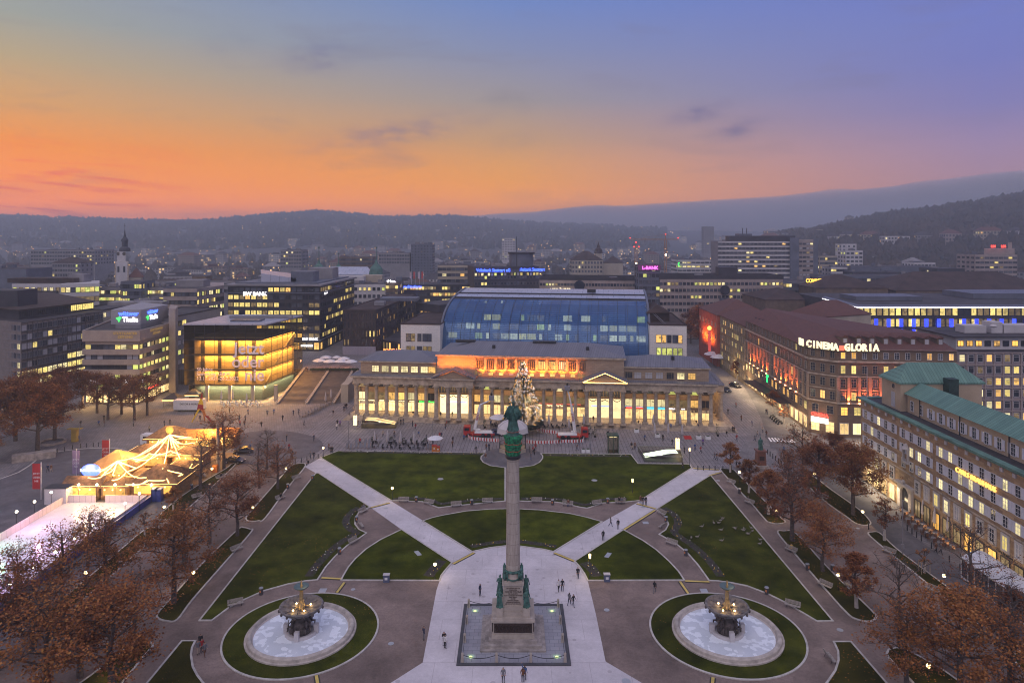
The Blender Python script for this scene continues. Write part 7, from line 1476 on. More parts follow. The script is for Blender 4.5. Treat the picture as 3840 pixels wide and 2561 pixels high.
for a in[
 ('D1',2738,1773,6.8,'young orange tree with white trunk at the head of the right alley'),('D2',2808,1849,7.0,'young tree second from the head of the right alley bed'),('D1',2882,1930,8.6,'orange tree with white trunk third along the right alley bed'),('B1',2971,2030,13,'tall half bare brown tree in the right alley'),
 ('A2',3085,2144,9.6,'round bright orange tree with white trunk in the right alley bed'),('D1',3212,2281,8.0,'orange tree with long white trunk near the end of the right alley bed'),('E1',3199,1932,13.2,'large dense dark red tree before the stone building'),('F1',3070,1860,11.5,'dark rust tree left of the large dense tree'),('B1',3010,1800,12.0,'thin topped tree near the pedestal statue'),('B2',2960,1880,9.5,'orange brown tree between the alley beds, upper right'),('F1',3130,1760,8.5,'tree in front of the bridal shop corner'),
 ('D3',3317,2028,7.9,'sparse dark tree with white trunk by the road'),('S1',3466,2150,4.2,'staked sapling in the grass bed by the road'),('C2',3375,2425,12.0,'bare twiggy tree with rust leaves low down, lower right'),('C2',3640,2270,12.0,'half bare tree in front of the white marquee'),
 ('A1',3600,2640,12.5,'huge orange and olive tree at the bottom right corner'),('B2',3400,2585,10.0,'orange crowned tree left of the huge bottom right tree'),('C1',3790,2560,12.5,'bare branched tree at the bottom right edge'),('F1',3800,2404,7.2,'small rust tree at the right picture edge'),('C1',3680,2420,9.5,'fine twigged bare tree above the huge bottom right tree'),('B2',3800,2680,11,'rust tree cut by the bottom right corner'),
 ('E1',58,1654,15.5,'big brown plane tree at the far left before the office slab'),('E2',141,1694,17,'largest plane tree in the left group'),('E1',205,1650,15.5,'plane tree with a round stone bench at its foot'),('E2',-35,1655,15,'plane tree cut by the left edge'),('E1',235,1560,14,'plane tree at the back of the left group'),('E1',110,1580,14,'plane tree behind the largest one on the left'),('E2',-40,1740,12,'low hanging plane tree on the left edge'),
 ('F1',364,1549,12.4,'leftmost tree of the row before the newspaper house'),('F1',405,1574,12.6,'second tree of the row before the newspaper house'),('F1',456,1553,12,'third tree of the row before the newspaper house'),('F1',504,1576,12.6,'fourth tree of the row before the newspaper house'),('F1',552,1558,12.4,'rightmost tree of the row before the newspaper house'),('F1',310,1530,12,'tree between the plane group and the tree row'),
 ('C2',752,1833,11.6,'bare tree beside the christmas market huts'),('B1',839,1758,13.4,'tall bare topped tree by the parked dark cars'),('C1',1000,1760,9.5,'bare tree above the left alley head'),('D2',650,1917,4.6,'small orange tree with stakes under the market'),('S1',543,2007,4.4,'staked red sapling beside the rink'),
 ('C2',785,2039,11,'bare dark tree, left of the orange alley tree'),('A2',890,2010,10.4,'orange leaved tree in the left alley bed'),('C1',972,1830,9.6,'bare tree in the upper left alley'),('B1',1041,1834,9.6,'half bare tree at the upper right end of the left alley'),('A1',652,2262,12.4,'broad olive and orange tree in the middle of the left garden'),('C1',690,2140,11,'bare tree top rising behind the broad olive tree'),('C2',505,2373,8.6,'bare shrubby tree above the lower left corner'),('B2',232,2298,12.0,'half leaved tree in front of the pink ice rink'),('B2',397,2210,11.2,'tree with bare crown over the ice rink edge'),('B1',330,2120,9.0,'thin bare tree against the pink ice'),('B2',60,2340,11.0,'dense rust tree at the left edge below the rink'),
 ('B2',180,2640,13,'large orange tree in the bottom left corner'),('A2',420,2650,13,'bright orange tree at the bottom left'),('B1',300,2540,12,'greyish half bare tree above the bottom left orange trees'),('B1',-20,2520,12,'rust tree cut by the left edge near the bottom'),('B1',120,2440,10,'brown tree between the rink and the bottom left corner'),
 ('D2',2898,1550,6.8,'street tree by the green screen'),('D3',2940,1588,5.6,'small street tree by the motorcycles'),('D2',2764,1424,7.0,'street tree by the red sign column'),('S1',1094,1745,4.0,'staked sapling at the head of the left alley')]:
 plant(*a)
plant('E2',0,0,21,'great dark tree beside the white block at the head of the side street',loc=Q(2628,292),wide=.8);plant('E1',0,0,17,'autumn tree behind the great dark tree at the side street',loc=Q(2690,318));plant('F1',0,0,15,'lone tree behind the dark brick block',loc=Q(1330,318));plant('E1',0,0,15,'tree rising between the side street roofs',loc=Q(2590,318))
for x,y,s in((650,1917,'wooden stakes round the small orange tree'),(3466,2150,'wooden stakes round the sapling by the road'),(543,2007,'wooden stakes round the red sapling'),(1094,1745,'wooden stakes round the sapling at the left alley')):stakes(x,y,s)
# ================================================================ CHRISTMAS TREE
def xmas(x,y,h,r):
 p_=G(x,y);t=thing('christmas_tree',(p_.x,p_.y,0),'tall lit christmas tree standing between the two cherry pickers','christmas tree');q=random.Random(5)
 link('trunk',MB().cyl(0,0,0,h*.9,.4,.05).mesh('trunk',M_bark),t,loc=(0,0,0));link('tree_stand',MB().cyl(0,0,0,.9,1.5,1.2,n=10).mesh('tree_stand',M_dark),t,loc=(0,0,0))
 m=MB();bl=MB();bw=MB()
 for i in range(5200):
  k=q.random()**1.5;z=h*(.10+.88*k);rr_=r*(1-k)**.85+.15;rr_*=.55+.45*math.sqrt(q.random())+.10*math.sin(z*2.4);a=q.random()*6.283
  c=Vector((rr_*math.cos(a),rr_*math.sin(a),z));o=Vector((math.cos(a),math.sin(a),-.35)).normalized();s=Vector((-math.sin(a),math.cos(a),0));L=.7*(1.1-k*.5)
  m.add([c-s*.16,c+s*.16,c+o*L+s*.03,c+o*L-s*.03+Vector((0,0,.05))],[(0,1,2,3)])
  if k>.03 and q.random()<.26 and z>h*.17:b_=c+o*L*.5;(bl if q.random()<.62 else bw).ball(b_,.105,5,3)
 link('needles',m.mesh('needles',mat('fir_needles',(.014,.028,.014),.9,var=.4)),t,loc=(0,0,0))
 link('warm_lights',bl.mesh('warm_lights',emat('warm_bulbs',(1,.48,.11),2.4)),t,loc=(0,0,0),kind='stuff');link('white_lights',bw.mesh('white_lights',emat('white_bulbs',(.9,.9,1),2.2)),t,loc=(0,0,0),kind='stuff')
 for z,e in((4,200),(9,120),(14,50)):lamp('POINT',(0,-r*(1-z/h)-1.0,z),e,(1,.66,.3),parent=t,r=1.0)
xmas(1962,1622,18.4,4.9)
# ================================================================ LAMPS, BENCHES, BINS
E_globe=emat('lamp_globe',(1,.74,.34),6)
lq=0
def lamp_post(x,yb,yg,lab,en=75,kind='globe',col=(1,.72,.38),nolight=False,z=0):
 p_=G(x,yb);h=CH-(yg-YH)*p_.y/F;t=thing('street_lamp',(p_.x,p_.y,z),lab,'street lamp','garden lamps')
 m=MB();m.cyl(0,0,0,.5,.09,.06,8);m.cyl(0,0,.5,h-.2,.045,n=8);m.cyl(0,0,h-.28,h-.16,.05,.12,8);link('post',m.mesh('post',M_dark),t,loc=(0,0,0))
 m=MB();m.smooth=True
 if kind=='globe':m.ball((0,0,h),.24,12,8)
 else:m.cyl(0,0,h-.3,h+.3,.14,.17,8)
 link('lamp_shade',m.mesh('lamp_shade',E_globe),t,loc=(0,0,0));link('cap',MB().cyl(0,0,h+.24,h+.32,.12,.03,8).mesh('cap',M_dark),t,loc=(0,0,0))
 if not nolight:lamp('POINT',(0,0,h+.02),en,col,parent=t,r=.3)
for x,yb,yg,lab in[(1212,1714,1679,'globe lamp at the upper left corner of the left lawn'),(1471,1877,1830,'globe lamp at the left bend of the upper lawn'),(2372,1850,1802,'square lantern at the right bend of the upper lawn'),(1631,2175,2115,'bright globe lamp at the tip of the left wedge lawn'),(2212,2170,2085,'star bright lamp with a sign at the tip of the right wedge lawn'),(2586,1750,1686,'lantern beside the right escalator'),
 (2773,1811,1770,'globe lamp in the right alley bed near its head'),(2911,1955,1913,'globe lamp behind leaves in the right alley'),(3235,1967,1918,'globe lamp at the end of the bed before the dense dark tree'),(3143,2215,2154,'globe lamp between the two white trunked orange trees'),(3540,2212,2158,'globe lamp by the road near the marquee'),(3482,2555,2495,'globe lamp under the huge bottom right tree'),(3054,1810,1776,'globe lamp by the cafe left of the dense tree'),
 (1073,1792,1756,'globe lamp in the upper left alley'),(949,1948,1902,'globe lamp beside the orange alley tree'),(725,2198,2145,'globe lamp under the broad olive tree'),(795,1796,1757,'globe lamp by the bare tree near the market'),(616,1946,1900,'globe lamp in the bed below the market'),(322,2200,2146,'globe lamp under the trees below the rink'),(406,2550,2490,'globe lamp in the bottom left corner trees')]:
 lamp_post(x,yb,yg,lab,190,'globe' if x not in(2372,2586,2212)else 'lantern')
M_bw_=mat('bench_wood',(.36,.32,.29),.8,var=.25,scale=4);bnch=[]
def bench_proto():
 t=thing('park_bench',(0,0,0),'x','bench','park benches in the garden');L=lambda n,m,mt:link(n,m.mesh(n,mt),t,loc=(0,0,0))
 m=MB();[m.box((0,-.30+.13*i,.45),(2.0,.10,.04))for i in range(4)];L('seat',m,M_bw_)
 m=MB()
 for i in range(4):m.box((0,.20+.045*i,.56+.11*i),(2.0,.04,.09))
 L('backrest',m,M_bw_)
 for x in(-.75,.75):
  m=MB();m.tube([(x,-.28,.07),(x,-.25,.42),(x,.15,.42),(x,.36,.95)],.03,5);m.tube([(x,.28,.07),(x,.12,.42)],.03,5);L('leg',m,M_dark)
 return t
bp_=bench_proto();bused=[]
def bench(x,y,rz,lab):
 p_=G(x,y);
 if not bused:bp_.location=(p_.x,p_.y,.06);bp_.rotation_euler=(0,0,rz);bp_['label']=lab;bused.append(bp_);return bp_
 b_=dup(bp_,(p_.x,p_.y,.06),rz,label=lab);bused.append(b_);return b_
binp=thing('litter_bin',(0,0,0),'x','litter bin','litter bins in the garden');binu=[]
m=MB();m.cyl(0,0,.07,.95,.27,.29,14);link('bin_body',m.mesh('bin_body',mat('bin_slate',(.07,.065,.075),.5,var=.2)),binp,loc=(0,0,0));m=MB();m.cyl(0,0,.95,1.05,.31,.26,14);link('lid',m.mesh('lid',M_steel),binp,loc=(0,0,0));link('sticker',MB().box((0,-.285,.6),(.2,.02,.3)).mesh('sticker',mat('orange_sticker',(.7,.25,.08),.6)),binp,loc=(0,0,0))
def bin_(x,y,lab):
 p_=G(x,y)
 if not binu:binp.location=(p_.x,p_.y,.0);binp['label']=lab;binu.append(1)
 else:dup(binp,(p_.x,p_.y,0),random.Random(x).uniform(-1,1),label=lab)
for x,y,r_,l in[(1513,1884,0,'bench at the left end of the row behind the upper left lawn'),(1608,1893,-.35,'tilted bench, second of the row behind the upper left lawn'),(1711,1901,.2,'bench third of the row, left of the column'),(1828,1888,.1,'bench nearest the column on its left'),(2013,1886,-.05,'bench with a poster nearest the column on its right'),(2129,1899,-.15,'bench with a person in orange right of the column'),(2240,1896,.35,'bench in the right bay beside the lawn edge'),(2326,1890,-.05,'bench with two people at the right end of the row'),
 (1361,1925,1.0,'bench with two people at the top of the left bay'),(1353,1978,-1.1+3.14,'red slatted bench in the left bay'),(1326,2038,1.05,'bench on the curved left path'),(883,2275,.45,'bench above the left fountain'),(2480,1932,-1.0,'bench at the top of the right bay'),(2486,1980,-2.3,'bench in the right bay facing left'),(2518,2045,-.75,'bench on the curved right path'),(2972,2281,-.55,'bench right of the right fountain'),(3112,2478,1.62,'bench at the lower right lawn, seen end on'),
 (2741,1816,-1.0,'bench near the head of the right alley'),(2810,1892,-1.0,'bench with a person in black in the right alley'),(2966,2072,-1.0,'bench with a yellow jacket reader in the right alley'),(3094,2205,-.95,'empty bench halfway down the right alley'),(3334,2078,-.95,'bench on the broad path near the road lamp'),(3500,2222,-.95,'bench opposite the marquee'),(3192,2215,2.1,'bench behind the last white trunk'),(2815,1820,2.1,'bench on the street side of the right alley head'),
 (1112,1800,.95,'bench at the head of the left alley'),(1052,1875,.95,'bench with a sitting person in the left alley'),(888,2068,.95,'bench in the left alley, dark grey'),(375,2200,.85,'bench with sitting people below the rink'),(532,2055,.85,'pale bench below the rink railing'),(740,1870,.85,'pale bench under the market bed'),(828,1798,.85,'bench with a sitting man by the big post'),(765,1790,2.2,'small bench at the market fence'),(3085,1872,-.95,'bench under the dense dark tree')]:bench(x,y,r_,l)
for x,y,l in[(1561,1882,'litter bin with orange sticker left in the bench row'),(1769,1893,'litter bin between the two benches left of the column'),(2072,1893,'litter bin right of the column'),(2279,1888,'litter bin between the two right row benches'),(1337,1957,'litter bin in the left bay'),(1273,2078,'litter bin on the curved left path'),(979,2230,'litter bin above the left fountain'),(2498,1958,'litter bin in the right bay'),(2572,2084,'litter bin on the curved right path'),(2875,2228,'litter bin with a blue bag right of the right fountain'),(2773,1851,'litter bin in the right alley head'),(2843,1852,'litter bin on the street side of the alley'),(3028,2138,'litter bin halfway down the right alley'),(3122,2142,'litter bin by the round orange tree'),(3065,1855,'litter bin by the dense dark tree'),(1079,1833,'litter bin in the upper left alley'),(787,1833,'litter bin in the bed near the market'),(718,1835,'litter bin outside the market fence'),(453,2128,'litter bin under the trees below the rink'),(3475,2015,'small litter bin on the cafe pavement'),(1172,1800,'litter bin by the left sapling')]:bin_(x,y,l)
for x,y,rz,top,leg,lab in[(2131,1897,-.15,'brown','blue','person in orange brown sitting on a bench right of the column'),(2322,1888,-.05,'black','black','left one of two people on the right row bench'),(2332,1889,-.05,'grey','black','right one of two people on the right row bench'),(1357,1920,1.0,'navy','black','person in navy on the top left bay bench'),(1364,1915,1.0,'grey','black','person in grey on the top left bay bench'),(2806,1885,-1.0,'black','black','person in black on the right alley bench'),(2969,2068,-1.0,'yellow','black','person in a yellow jacket reading on the right alley bench'),(1053,1873,.95,'black','black','person sitting in the left alley'),(374,2197,.85,'black','black','left person on the bench below the rink'),(384,2192,.85,'brown','white','right person on the bench below the rink'),(829,1796,.85,'black','grey','man sitting by the big post')]:
 person(x,y,'sit',top,leg,rz,lab)
for x,y,l in((1449,2182,'blue grey metal box at the edge of the left wedge lawn'),(2276,2180,'blue grey metal box at the edge of the right wedge lawn')):
 p_=G(x,y);t=thing('control_box',(p_.x,p_.y,.07),l,'control box');link('box_body',MB().box((0,0,.5),(.85,.6,1.0)).mesh('box_body',mat('slate_blue',(.10,.12,.20),.5)),t,loc=(0,0,0));link('box_top',MB().box((0,.05,1.03),(.95,.7,.08)).mesh('box_top',M_w['white']),t,loc=(0,0,0));link('notice',MB().box((0,-.31,.55),(.4,.02,.35)).mesh('notice',M_white),t,loc=(0,0,0))
bm=MB().cyl(0,0,0,.95,.07,n=8).ball((0,0,.95),.075,8,4).mesh('bollard',M_dark)
ORD='first second third fourth fifth sixth seventh eighth ninth tenth eleventh twelfth thirteenth fourteenth fifteenth sixteenth seventeenth eighteenth'.split()
def bollards(pts,lab,grp,s=1.0):
 for i_,(x,y)in enumerate(pts):p_=G(x,y);link('bollard',bm,None,loc=(p_.x,p_.y,.05),scale=(s*1.3,s*1.3,s),label=lab+', %s of the row'%ORD[i_],cat='bollard',group=grp)
bollards([(2617,1764),(2638,1764),(2659.5,1763.5),(2681.5,1763.5),(2711,1765),(2743,1762)],'thin bollard in the row at the head of the right walk','bollards at the right walk')
bollards([(1130,1735),(1151,1728),(1193,1719),(1108,1738)],'thin bollard at the head of the left walk','bollards at the left walk')
bollards([(2888,1711),(2898,1720),(2908,1728),(2919,1738),(2930,1747),(2941,1757),(2879,1703)],'dark bollard in the line past the king statue','bollards by the king statue',1.1)
bollards([(3385,1977),(3402,1990),(3420,2003),(3437,2016),(3455,2029),(3493,2057),(3512,2070),(3560,2108),(3600,2140),(3700,2212),(3738,2245),(3770,2262)],'thin bollard along the road before the stone building','bollards along the road')
bollards([(3257,1985),(3721,2347),(3755,2378),(3790,2406),(3826,2436)],'short dark bollard with a red cap by the alley end','red capped bollards',1.1)
bollards([(215,1698),(242,1692),(272,1685),(302,1680),(325,1678),(350,1676),(370,1675),(500,1760)],'thin bollard around the asphalt court','bollards at the court')
gm=MB();gm.smooth=True;gm.mat(0).ball((0,0,.30),.17,8,6,.8,(1,1.7));gm.tube([(0,-.2,.36),(0,-.32,.5),(0,-.34,.62)],.055,6,.04);gm.mat(1).ball((0,-.36,.66),.06,6,5);gm.tube([(0,-.40,.66),(0,-.5,.64)],.025,4,.01);gm.mat(0).tube([(0,.25,.33),(0,.45,.36)],.09,5,.02);gm.mat(1)
for s in(-1,1):gm.tube([(s*.07,0,.22),(s*.07,.02,.0)],.016,4)
gm=gm.mesh('goose',[mat('goose_feather',(.28,.25,.22),.8,var=.3,scale=6),M_dark]);gq=random.Random(6)
for x,y in((2632,1982),(2703,1959),(2710,1952),(2695,1968.6),(2677,1968.5),(2756,1988),(2789,1989),(2704,1995),(2822,1999),(2806,2010),(2710,1951),(2615,2021),(2706,2035),(2592,2024),(2757,1990),(2788,1996),(2818,1988),(2806,2009),(2850,2047),(2851,2032)):p_=G(x,y);link('goose',gm,None,loc=(p_.x,p_.y,.13),rz=gq.uniform(-3,3),label='grey goose grazing on the right lawn',cat='goose',group='geese on the right lawn')
# ================================================================ ICE RINK, CHRISTMAS MARKET, THINGS ON THE SQUARE
O0=(0,0,0)
def part(t,n,m,mt,loc=O0,rz=0,**k):return link(n,m.mesh(n,mt),t,loc=loc,rz=rz,**k)
M_red=mat('red_paint',(.42,.03,.025),.45,var=.1);M_wh=mat('painted_white',(.68,.68,.70),.45,var=.05);M_blk=mat('black_rubber',(.012,.012,.014),.6);M_wood_=mat('hut_wood',(.30,.17,.08),.8,var=.3,scale=2);M_glass=mat('car_glass',(.02,.025,.03),.08,spec=.9)
E_head=emat('tail_lamp',(1,.04,.02),8)
t=thing('ice_rink',(-75.5,110,0),'pink lit ice rink with pale panelled boards at the left edge','ice rink')
M_ice,tt,p=new_mat('ice');n=tt.add('ShaderNodeTexNoise',ins={'Vector':tt.add('ShaderNodeTexCoord').outputs['Object'],'Scale':.3,'Detail':5.0});tt.l.new(tt.ramp(n.outputs[0],[(.35,(.62,.60,.66)),(.7,(.78,.76,.82))]),p.inputs['Base Color']);p.inputs['Roughness'].default_value=.22
part(t,'ice_sheet',MB().b0(-7.6,7.4,-24,19,.1,.25),M_ice)
M_board=brick('board_panels',(.62,.52,.50),(.56,.47,.46),(.16,.12,.12),1.1,4,msize=.02,vert=True,var=.1)
for a in((-7.7,-7.55,-24,19),(7.35,7.5,-24,19)):part(t,'side_board',MB().b0(a[0],a[1],a[2],a[3],.1,1.5),M_board)
for x0,x1 in((-7.7,-2),(-.2,7.5)):part(t,'end_board',MB().b0(x0,x1,19,19.15,.1,1.5),M_board)
part(t,'blue_skirt',MB().b0(7.6,8.1,-24,20,.1,1.2),mat('blue_skirt',(.03,.04,.22),.5))
E_rl=emat('rink_globe',(1,.85,.6),12);rl=MB().ball((0,0,3.3),.22,10,6).mesh('globe',E_rl);rp=MB().cyl(0,0,0,3.1,.05,n=6).mesh('post',M_dark)
for i,(x,y)in enumerate([(-83.6,95+i*4.4)for i in range(8)]+[(-67.3,93+i*4.6)for i in range(8)]+[(-81+i*3.4,129.6)for i in range(5)]):
 q=thing('rink_lamp',(x,y,0),'globe lamp on a thin post round the ice rink','lamp','globe lamps round the rink');link('post',rp,q,loc=O0);link('globe',rl,q,loc=O0)
for x,y,e,c in((-77,125,600,(1,.72,.4)),(-80,117,700,(1,.5,.88)),(-72,111,600,(1,.5,.88)),(-79,103,600,(.9,.5,1)),(-70,123,700,(1,.7,.45)),(-73,97,500,(.85,.35,1)),(-81,110,500,(.4,1,.5))):lamp('POINT',(x,y,3.6),e,c,r=.4)
M_hr=mat('hut_roof',(.22,.12,.06),.8,var=.4,scale=1.5)
def hut(x,y,w,d,h,rise,lab,kind='hip',lit=True,rz=0,roof=None,col=(1,.58,.2),en=420):
 p_=G(x,y);t=thing('market_hut',(p_.x,p_.y,0),lab,'market hut',rz=rz);P=[(-w/2,-d/2),(w/2,-d/2),(w/2,d/2),(-w/2,d/2)]
 part(t,'wall',MB().b0(-w/2,w/2,-d/2,d/2,0,h),M_wood_);part(t,'roof',hip([(a*1.12,b*1.12)for a,b in P],h+.02,rise,.3,kind),roof or M_hr)
 if lit:
  part(t,'counter_opening',MB().b0(-w*.42,w*.42,-d/2-.06,-d/2-.01,.9,h-.2),P_amber);part(t,'counter',MB().b0(-w*.45,w*.45,-d/2-.5,-d/2-.07,.75,.9),M_wood_)
  lamp('POINT',(0,-d/2-1.2,h-.1),en,col,parent=t,r=.3);lamp('POINT',(0,0,h+rise+1.2),en,col,parent=t,r=.3)
 m=MB();q_=[Vector((a*1.14,b*1.14,h+.05))for a,b in P]
 for a,b in zip(q_,q_[1:]+q_[:1]):m.tube([a,b],.07,4)
 part(t,'eave_lights',m,E_str)
 for k in range(3):part(t,'hanging_lantern',MB().ball((-w*.3+w*.3*k,-d/2-.5,h-.5),.16,6,4),E_str)
 return t
E_str=emat('string_light',(1,.56,.16),5)
hut(327,1862,6.4,3.6,2.7,1.3,'dark roofed hut with a lit counter at the far end of the rink','gable');hut(447,1862,5.0,3.4,2.6,1.1,'wooden hut with a doorway beside the rink gate');hut(440,1800,7.5,7.5,3.6,2.6,'tent like round pavilion with rays of light on its roof','hip',roof=mat('amber_canvas',(.45,.26,.10),.8));hut(470,1822,3.4,3.4,3.4,2.6,'little tower hut with a steep roof in the market')
hut(608,1842,8.5,7,2.8,2.6,'pyramid roofed pavilion at the right of the market');hut(575,1742,9,6,3,1.6,'long hut under the light strings in the market middle');hut(640,1690,8,6,3.6,2.2,'brown roofed hut in front of the minibus');hut(720,1745,6,5,3,1.4,'dark roofed hut beside the bare tree');hut(760,1685,8,5,3.2,1.5,'orange lit hut behind the tall bare tree','gable',roof=mat('orange_canvas',(.5,.2,.05),.8));hut(850,1672,5,4,3,1.3,'orange lit booth at the right end of the market','gable',roof=bpy.data.materials['orange_canvas'])
hut(560,1822,6,4,2.6,1.0,'low hut between the round pavilion and the pyramid pavilion');hut(690,1790,5,4,2.6,1.0,'low hut near the market fence')
MB().sheet([(-92+i,j)for i,j in((6,131),(28,131),(38,160),(14,158))],.04).build('market_floor',mat('wooden_deck',(.26,.16,.08),.85),kind='structure')
def string(pts,lab,sag=.6):
 P=[Q(x,d,Z(y,d))for x,y,d in pts];m=MB()
 for a,b in zip(P,P[1:]):m.tube([a.lerp(b,k/10)-Vector((0,0,sag*4*k/10*(1-k/10)))for k in range(11)],.10,5)
 m.build('light_string',E_str,label=lab,cat='string lights',group='light strings over the market')
A0=(636,1629,150)
for i,C in enumerate((((420,1800,131),(475,1768,133),(540,1790,132),(609,1765,135)),((500,1720,140),(560,1700,142),(640,1690,146),(720,1700,150),(817,1640,165)),((330,1790,130),(400,1775,133),(440,1735,136),(520,1725,140),(600,1700,146)),((640,1650,155),(720,1660,158),(790,1650,163)),((470,1815,129),(560,1800,130),(680,1780,134),(720,1740,142)),((560,1690,150),(600,1640,158),(700,1645,160),(770,1640,164)))):string(C,'garland of lights looped between the huts, %s'%('front row','right of the mast','left row','rear right','along the fence','behind the mast')[i],.5)
for i,(x,y,d,s)in enumerate(((515,1710,138,.1),(480,1767,133,1.4),(645,1680,136,.1),(675,1720,142,.1),(610,1757,134,.8),(720,1640,158,.1),(740,1700,158,1.6),(817,1622,165,1.2),(440,1728,134,1.2),(700,1665,150,.6))):string([A0,(x,y,d)],'glowing string of lights running down from the market mast, strand %s'%('to the left hut','sweeping low to the left','over the middle hut','dropping to the right','to the pyramid pavilion','to the back','sagging over the rear huts','to the big post','to the round pavilion','over the brown roof')[i],s)
for i,(x,y)in enumerate(((365,1775),(375,1790),(422,1782),(475,1768),(510,1755))):string([(440,1728,137),(x,y,133)],'ray of lights on the round pavilion roof, %s'%('far left','left','front','right','far right')[i],.05)
for i,(x,y)in enumerate(((534,1812),(633,1810),(680,1775))):string([(609,1758,135),(x,y,131)],'ray of lights on the pyramid pavilion, %s'%('left','front','right')[i],.05)
for i,(x,y,d)in enumerate(((865,1640,165),(835,1665,160))):string([(817,1622,165),(x,y,d)],'lights from the big post %s'%('to the right booth','down to the ground')[i],.2)
for i,(x,d)in enumerate(((500,140),(600,145),(700,152),(440,136),(790,160))):lamp('POINT',Q(x,d,5.5),3000,(1,.56,.18),r=.6)
p_=Q(636,150);t=thing('market_mast',p_,'tall mast carrying the light strings over the market','mast');part(t,'mast',MB().cyl(0,0,0,Z(1629,150),.12,n=8),M_dark);part(t,'clover_sign',MB().ball((0,0,Z(1612,150)),.9,10,6,1,(1,.2)),mat('gold_sign',(.4,.33,.1),.5))
p_=G(817,1765);t=thing('advert_post',p_,'thick grey post beside the market with an orange box at its foot','post');part(t,'post',MB().cyl(0,0,0,10,.35,.3,12),M_gran2);part(t,'orange_box',MB().box((-.2,-.9,.8),(1.1,.8,1.5)),CLM['orange']);lamp('POINT',(-.2,-1.6,1.6),25,(1,.6,.2),parent=t)
p_=G(339,1858);t=thing('neon_oval_sign',p_,'glowing blue oval neon sign above the market huts','sign');part(t,'sign_board',MB().tube([(0,0,4.8),(0,.3,4.8)],1.2,20),E_blue,rz=0);t.children[0].scale=(1.5,1,1);t.children[0].location=(0,0,0);text('Schlittschuh',.8,E_white,t,(0,-.15,4.9),(f90,0,0),.04,'neon_lettering');part(t,'stand',MB().cyl(-1,.2,0,3,.08,n=6).cyl(1,.2,0,3,.08,n=6),M_dark)
for x,l in((583,'left'),(597,'right')):p_=G(x,1878);t=thing('portable_toilet',p_,'blue portable toilet cabin, %s of the pair at the rink corner'%l,'portable toilet');part(t,'cabin',MB().box((0,0,1.15),(1.1,1.1,2.3)),mat('toilet_blue',(.03,.05,.22),.5));part(t,'roof',MB().box((0,0,2.36),(1.2,1.2,.12)),M_wh);part(t,'door',MB().box((0,-.57,1.1),(.8,.03,1.9)),bpy.data.materials['toilet_blue'])
p_=G(220,1885);t=thing('rink_container',p_,'white framed box stand at the upper left corner of the rink','container');part(t,'box',MB().box((0,0,1.5),(4,2,3)),M_w['white']);part(t,'roof_frame',MB().box((0,0,3.06),(4.3,2.3,.12)),M_fr['d'])
M_flag=mat('red_banner',(.40,.03,.03),.7,var=.1)
for x,yb,yt,side,l in((154,1873,1732,-1,'lowest red banner by the rink reading JETZT ODER NIE'),(286,1800,1683,0,'pale portrait banner between the two red ones'),(411,1745,1645,-1,'uppermost red banner by the market reading JETZT ODER NIE')):
 p_=G(x,yb);h=CH-(yt-YH)*p_.y/F;t=thing('banner_flag',p_,l,'banner');part(t,'pole',MB().cyl(0,0,0,h,.06,n=8),M_wh);part(t,'banner',MB().box((-.85*(1 if side else .0)-.05,0,h-2.7),(1.45,.05,4.8)),M_flag if side else mat('violet_banner',(.30,.22,.34),.7))
 for i,w in enumerate(('JETZT','ODER','NIE')):text(w,.5,M_wh,t,(-.85 if side else-.05,-.05,h-2.2-.7*i),(f90,0,0),.01,'banner_word')
def car(x,y,rz,lab,paint,L_=4.4,W2=1.8,H_=1.45,van=False,cat='car',tail=False,taxi=False,loc=None):
 p_=loc or G(x,y);t=thing('parked_car' if not van else 'minibus',(p_.x,p_.y,.03),lab,cat,rz=rz);m=MB();a,b=L_/2,W2/2
 if van:pr=[(-a,.35),(-a,1.0),(-a*.80,1.2),(-a*.62,H_*.95),(-a*.5,H_),(a*.97,H_),(a,H_*.9),(a,.35)]
 else:pr=[(-a,.3),(-a*.98,.68),(-a*.45,.88),(-a*.15,H_*.97),(a*.38,H_),(a*.80,.98),(a*.98,.85),(a,.35)]
 n=len(pr);vs=[(u,s*b*(1 if z<.95 else(.93 if van else .82)),z)for s in(-1,1)for u,z in pr];m.add(vs,[tuple(range(n)),tuple(reversed(range(n,2*n)))]+[(i,n+i,n+(i+1)%n,(i+1)%n)for i in range(n)]);part(t,'body',m,paint)
 m=MB()
 for s in(-1,1):m.box((.15 if not van else .2,s*b*.90,(.93+H_)/2 if not van else H_*.72),(L_*(.42 if not van else .7),.12,(H_-.95)*.62 if not van else .55))
 m.box((-a*.31 if not van else-a*.72,0,(.9+H_)/2),(.45,W2*.72,.25));part(t,'windows',m,M_glass)
 for sx in(-.62,.62):
  for s in(-1,1):w=part(t,'wheel',MB().tube([(sx*a,s*(b-.1),.33),(sx*a,s*(b+.06),.33)],.33,14),M_blk);link('rim',MB().tube([(sx*a,s*(b+.05),.33),(sx*a,s*(b+.08),.33)],.18,10).mesh('rim',M_steel),w,loc=O0)
 for s in(-1,1):part(t,'headlight',MB().box((-a*.97,s*b*.7,.66),(.12,.35,.15)),M_wh);part(t,'tail_light',MB().box((a*.98,s*b*.75,.78),(.12,.3,.15)),E_head if tail else M_red)
 if taxi:part(t,'taxi_sign',MB().box((0,0,H_+.1),(.5,.3,.2)),E_yel)
 return t
car(880,1735,2.95,'black saloon car parked by the tall bare tree',mat('black_paint',(.015,.018,.025),.2,spec=.8));car(912,1700,.35,'second black car further back by the market end',bpy.data.materials['black_paint']);car(580,1668,3.0,'white minibus parked behind the market huts',M_wh,6,2.1,2.6,True,'minibus')
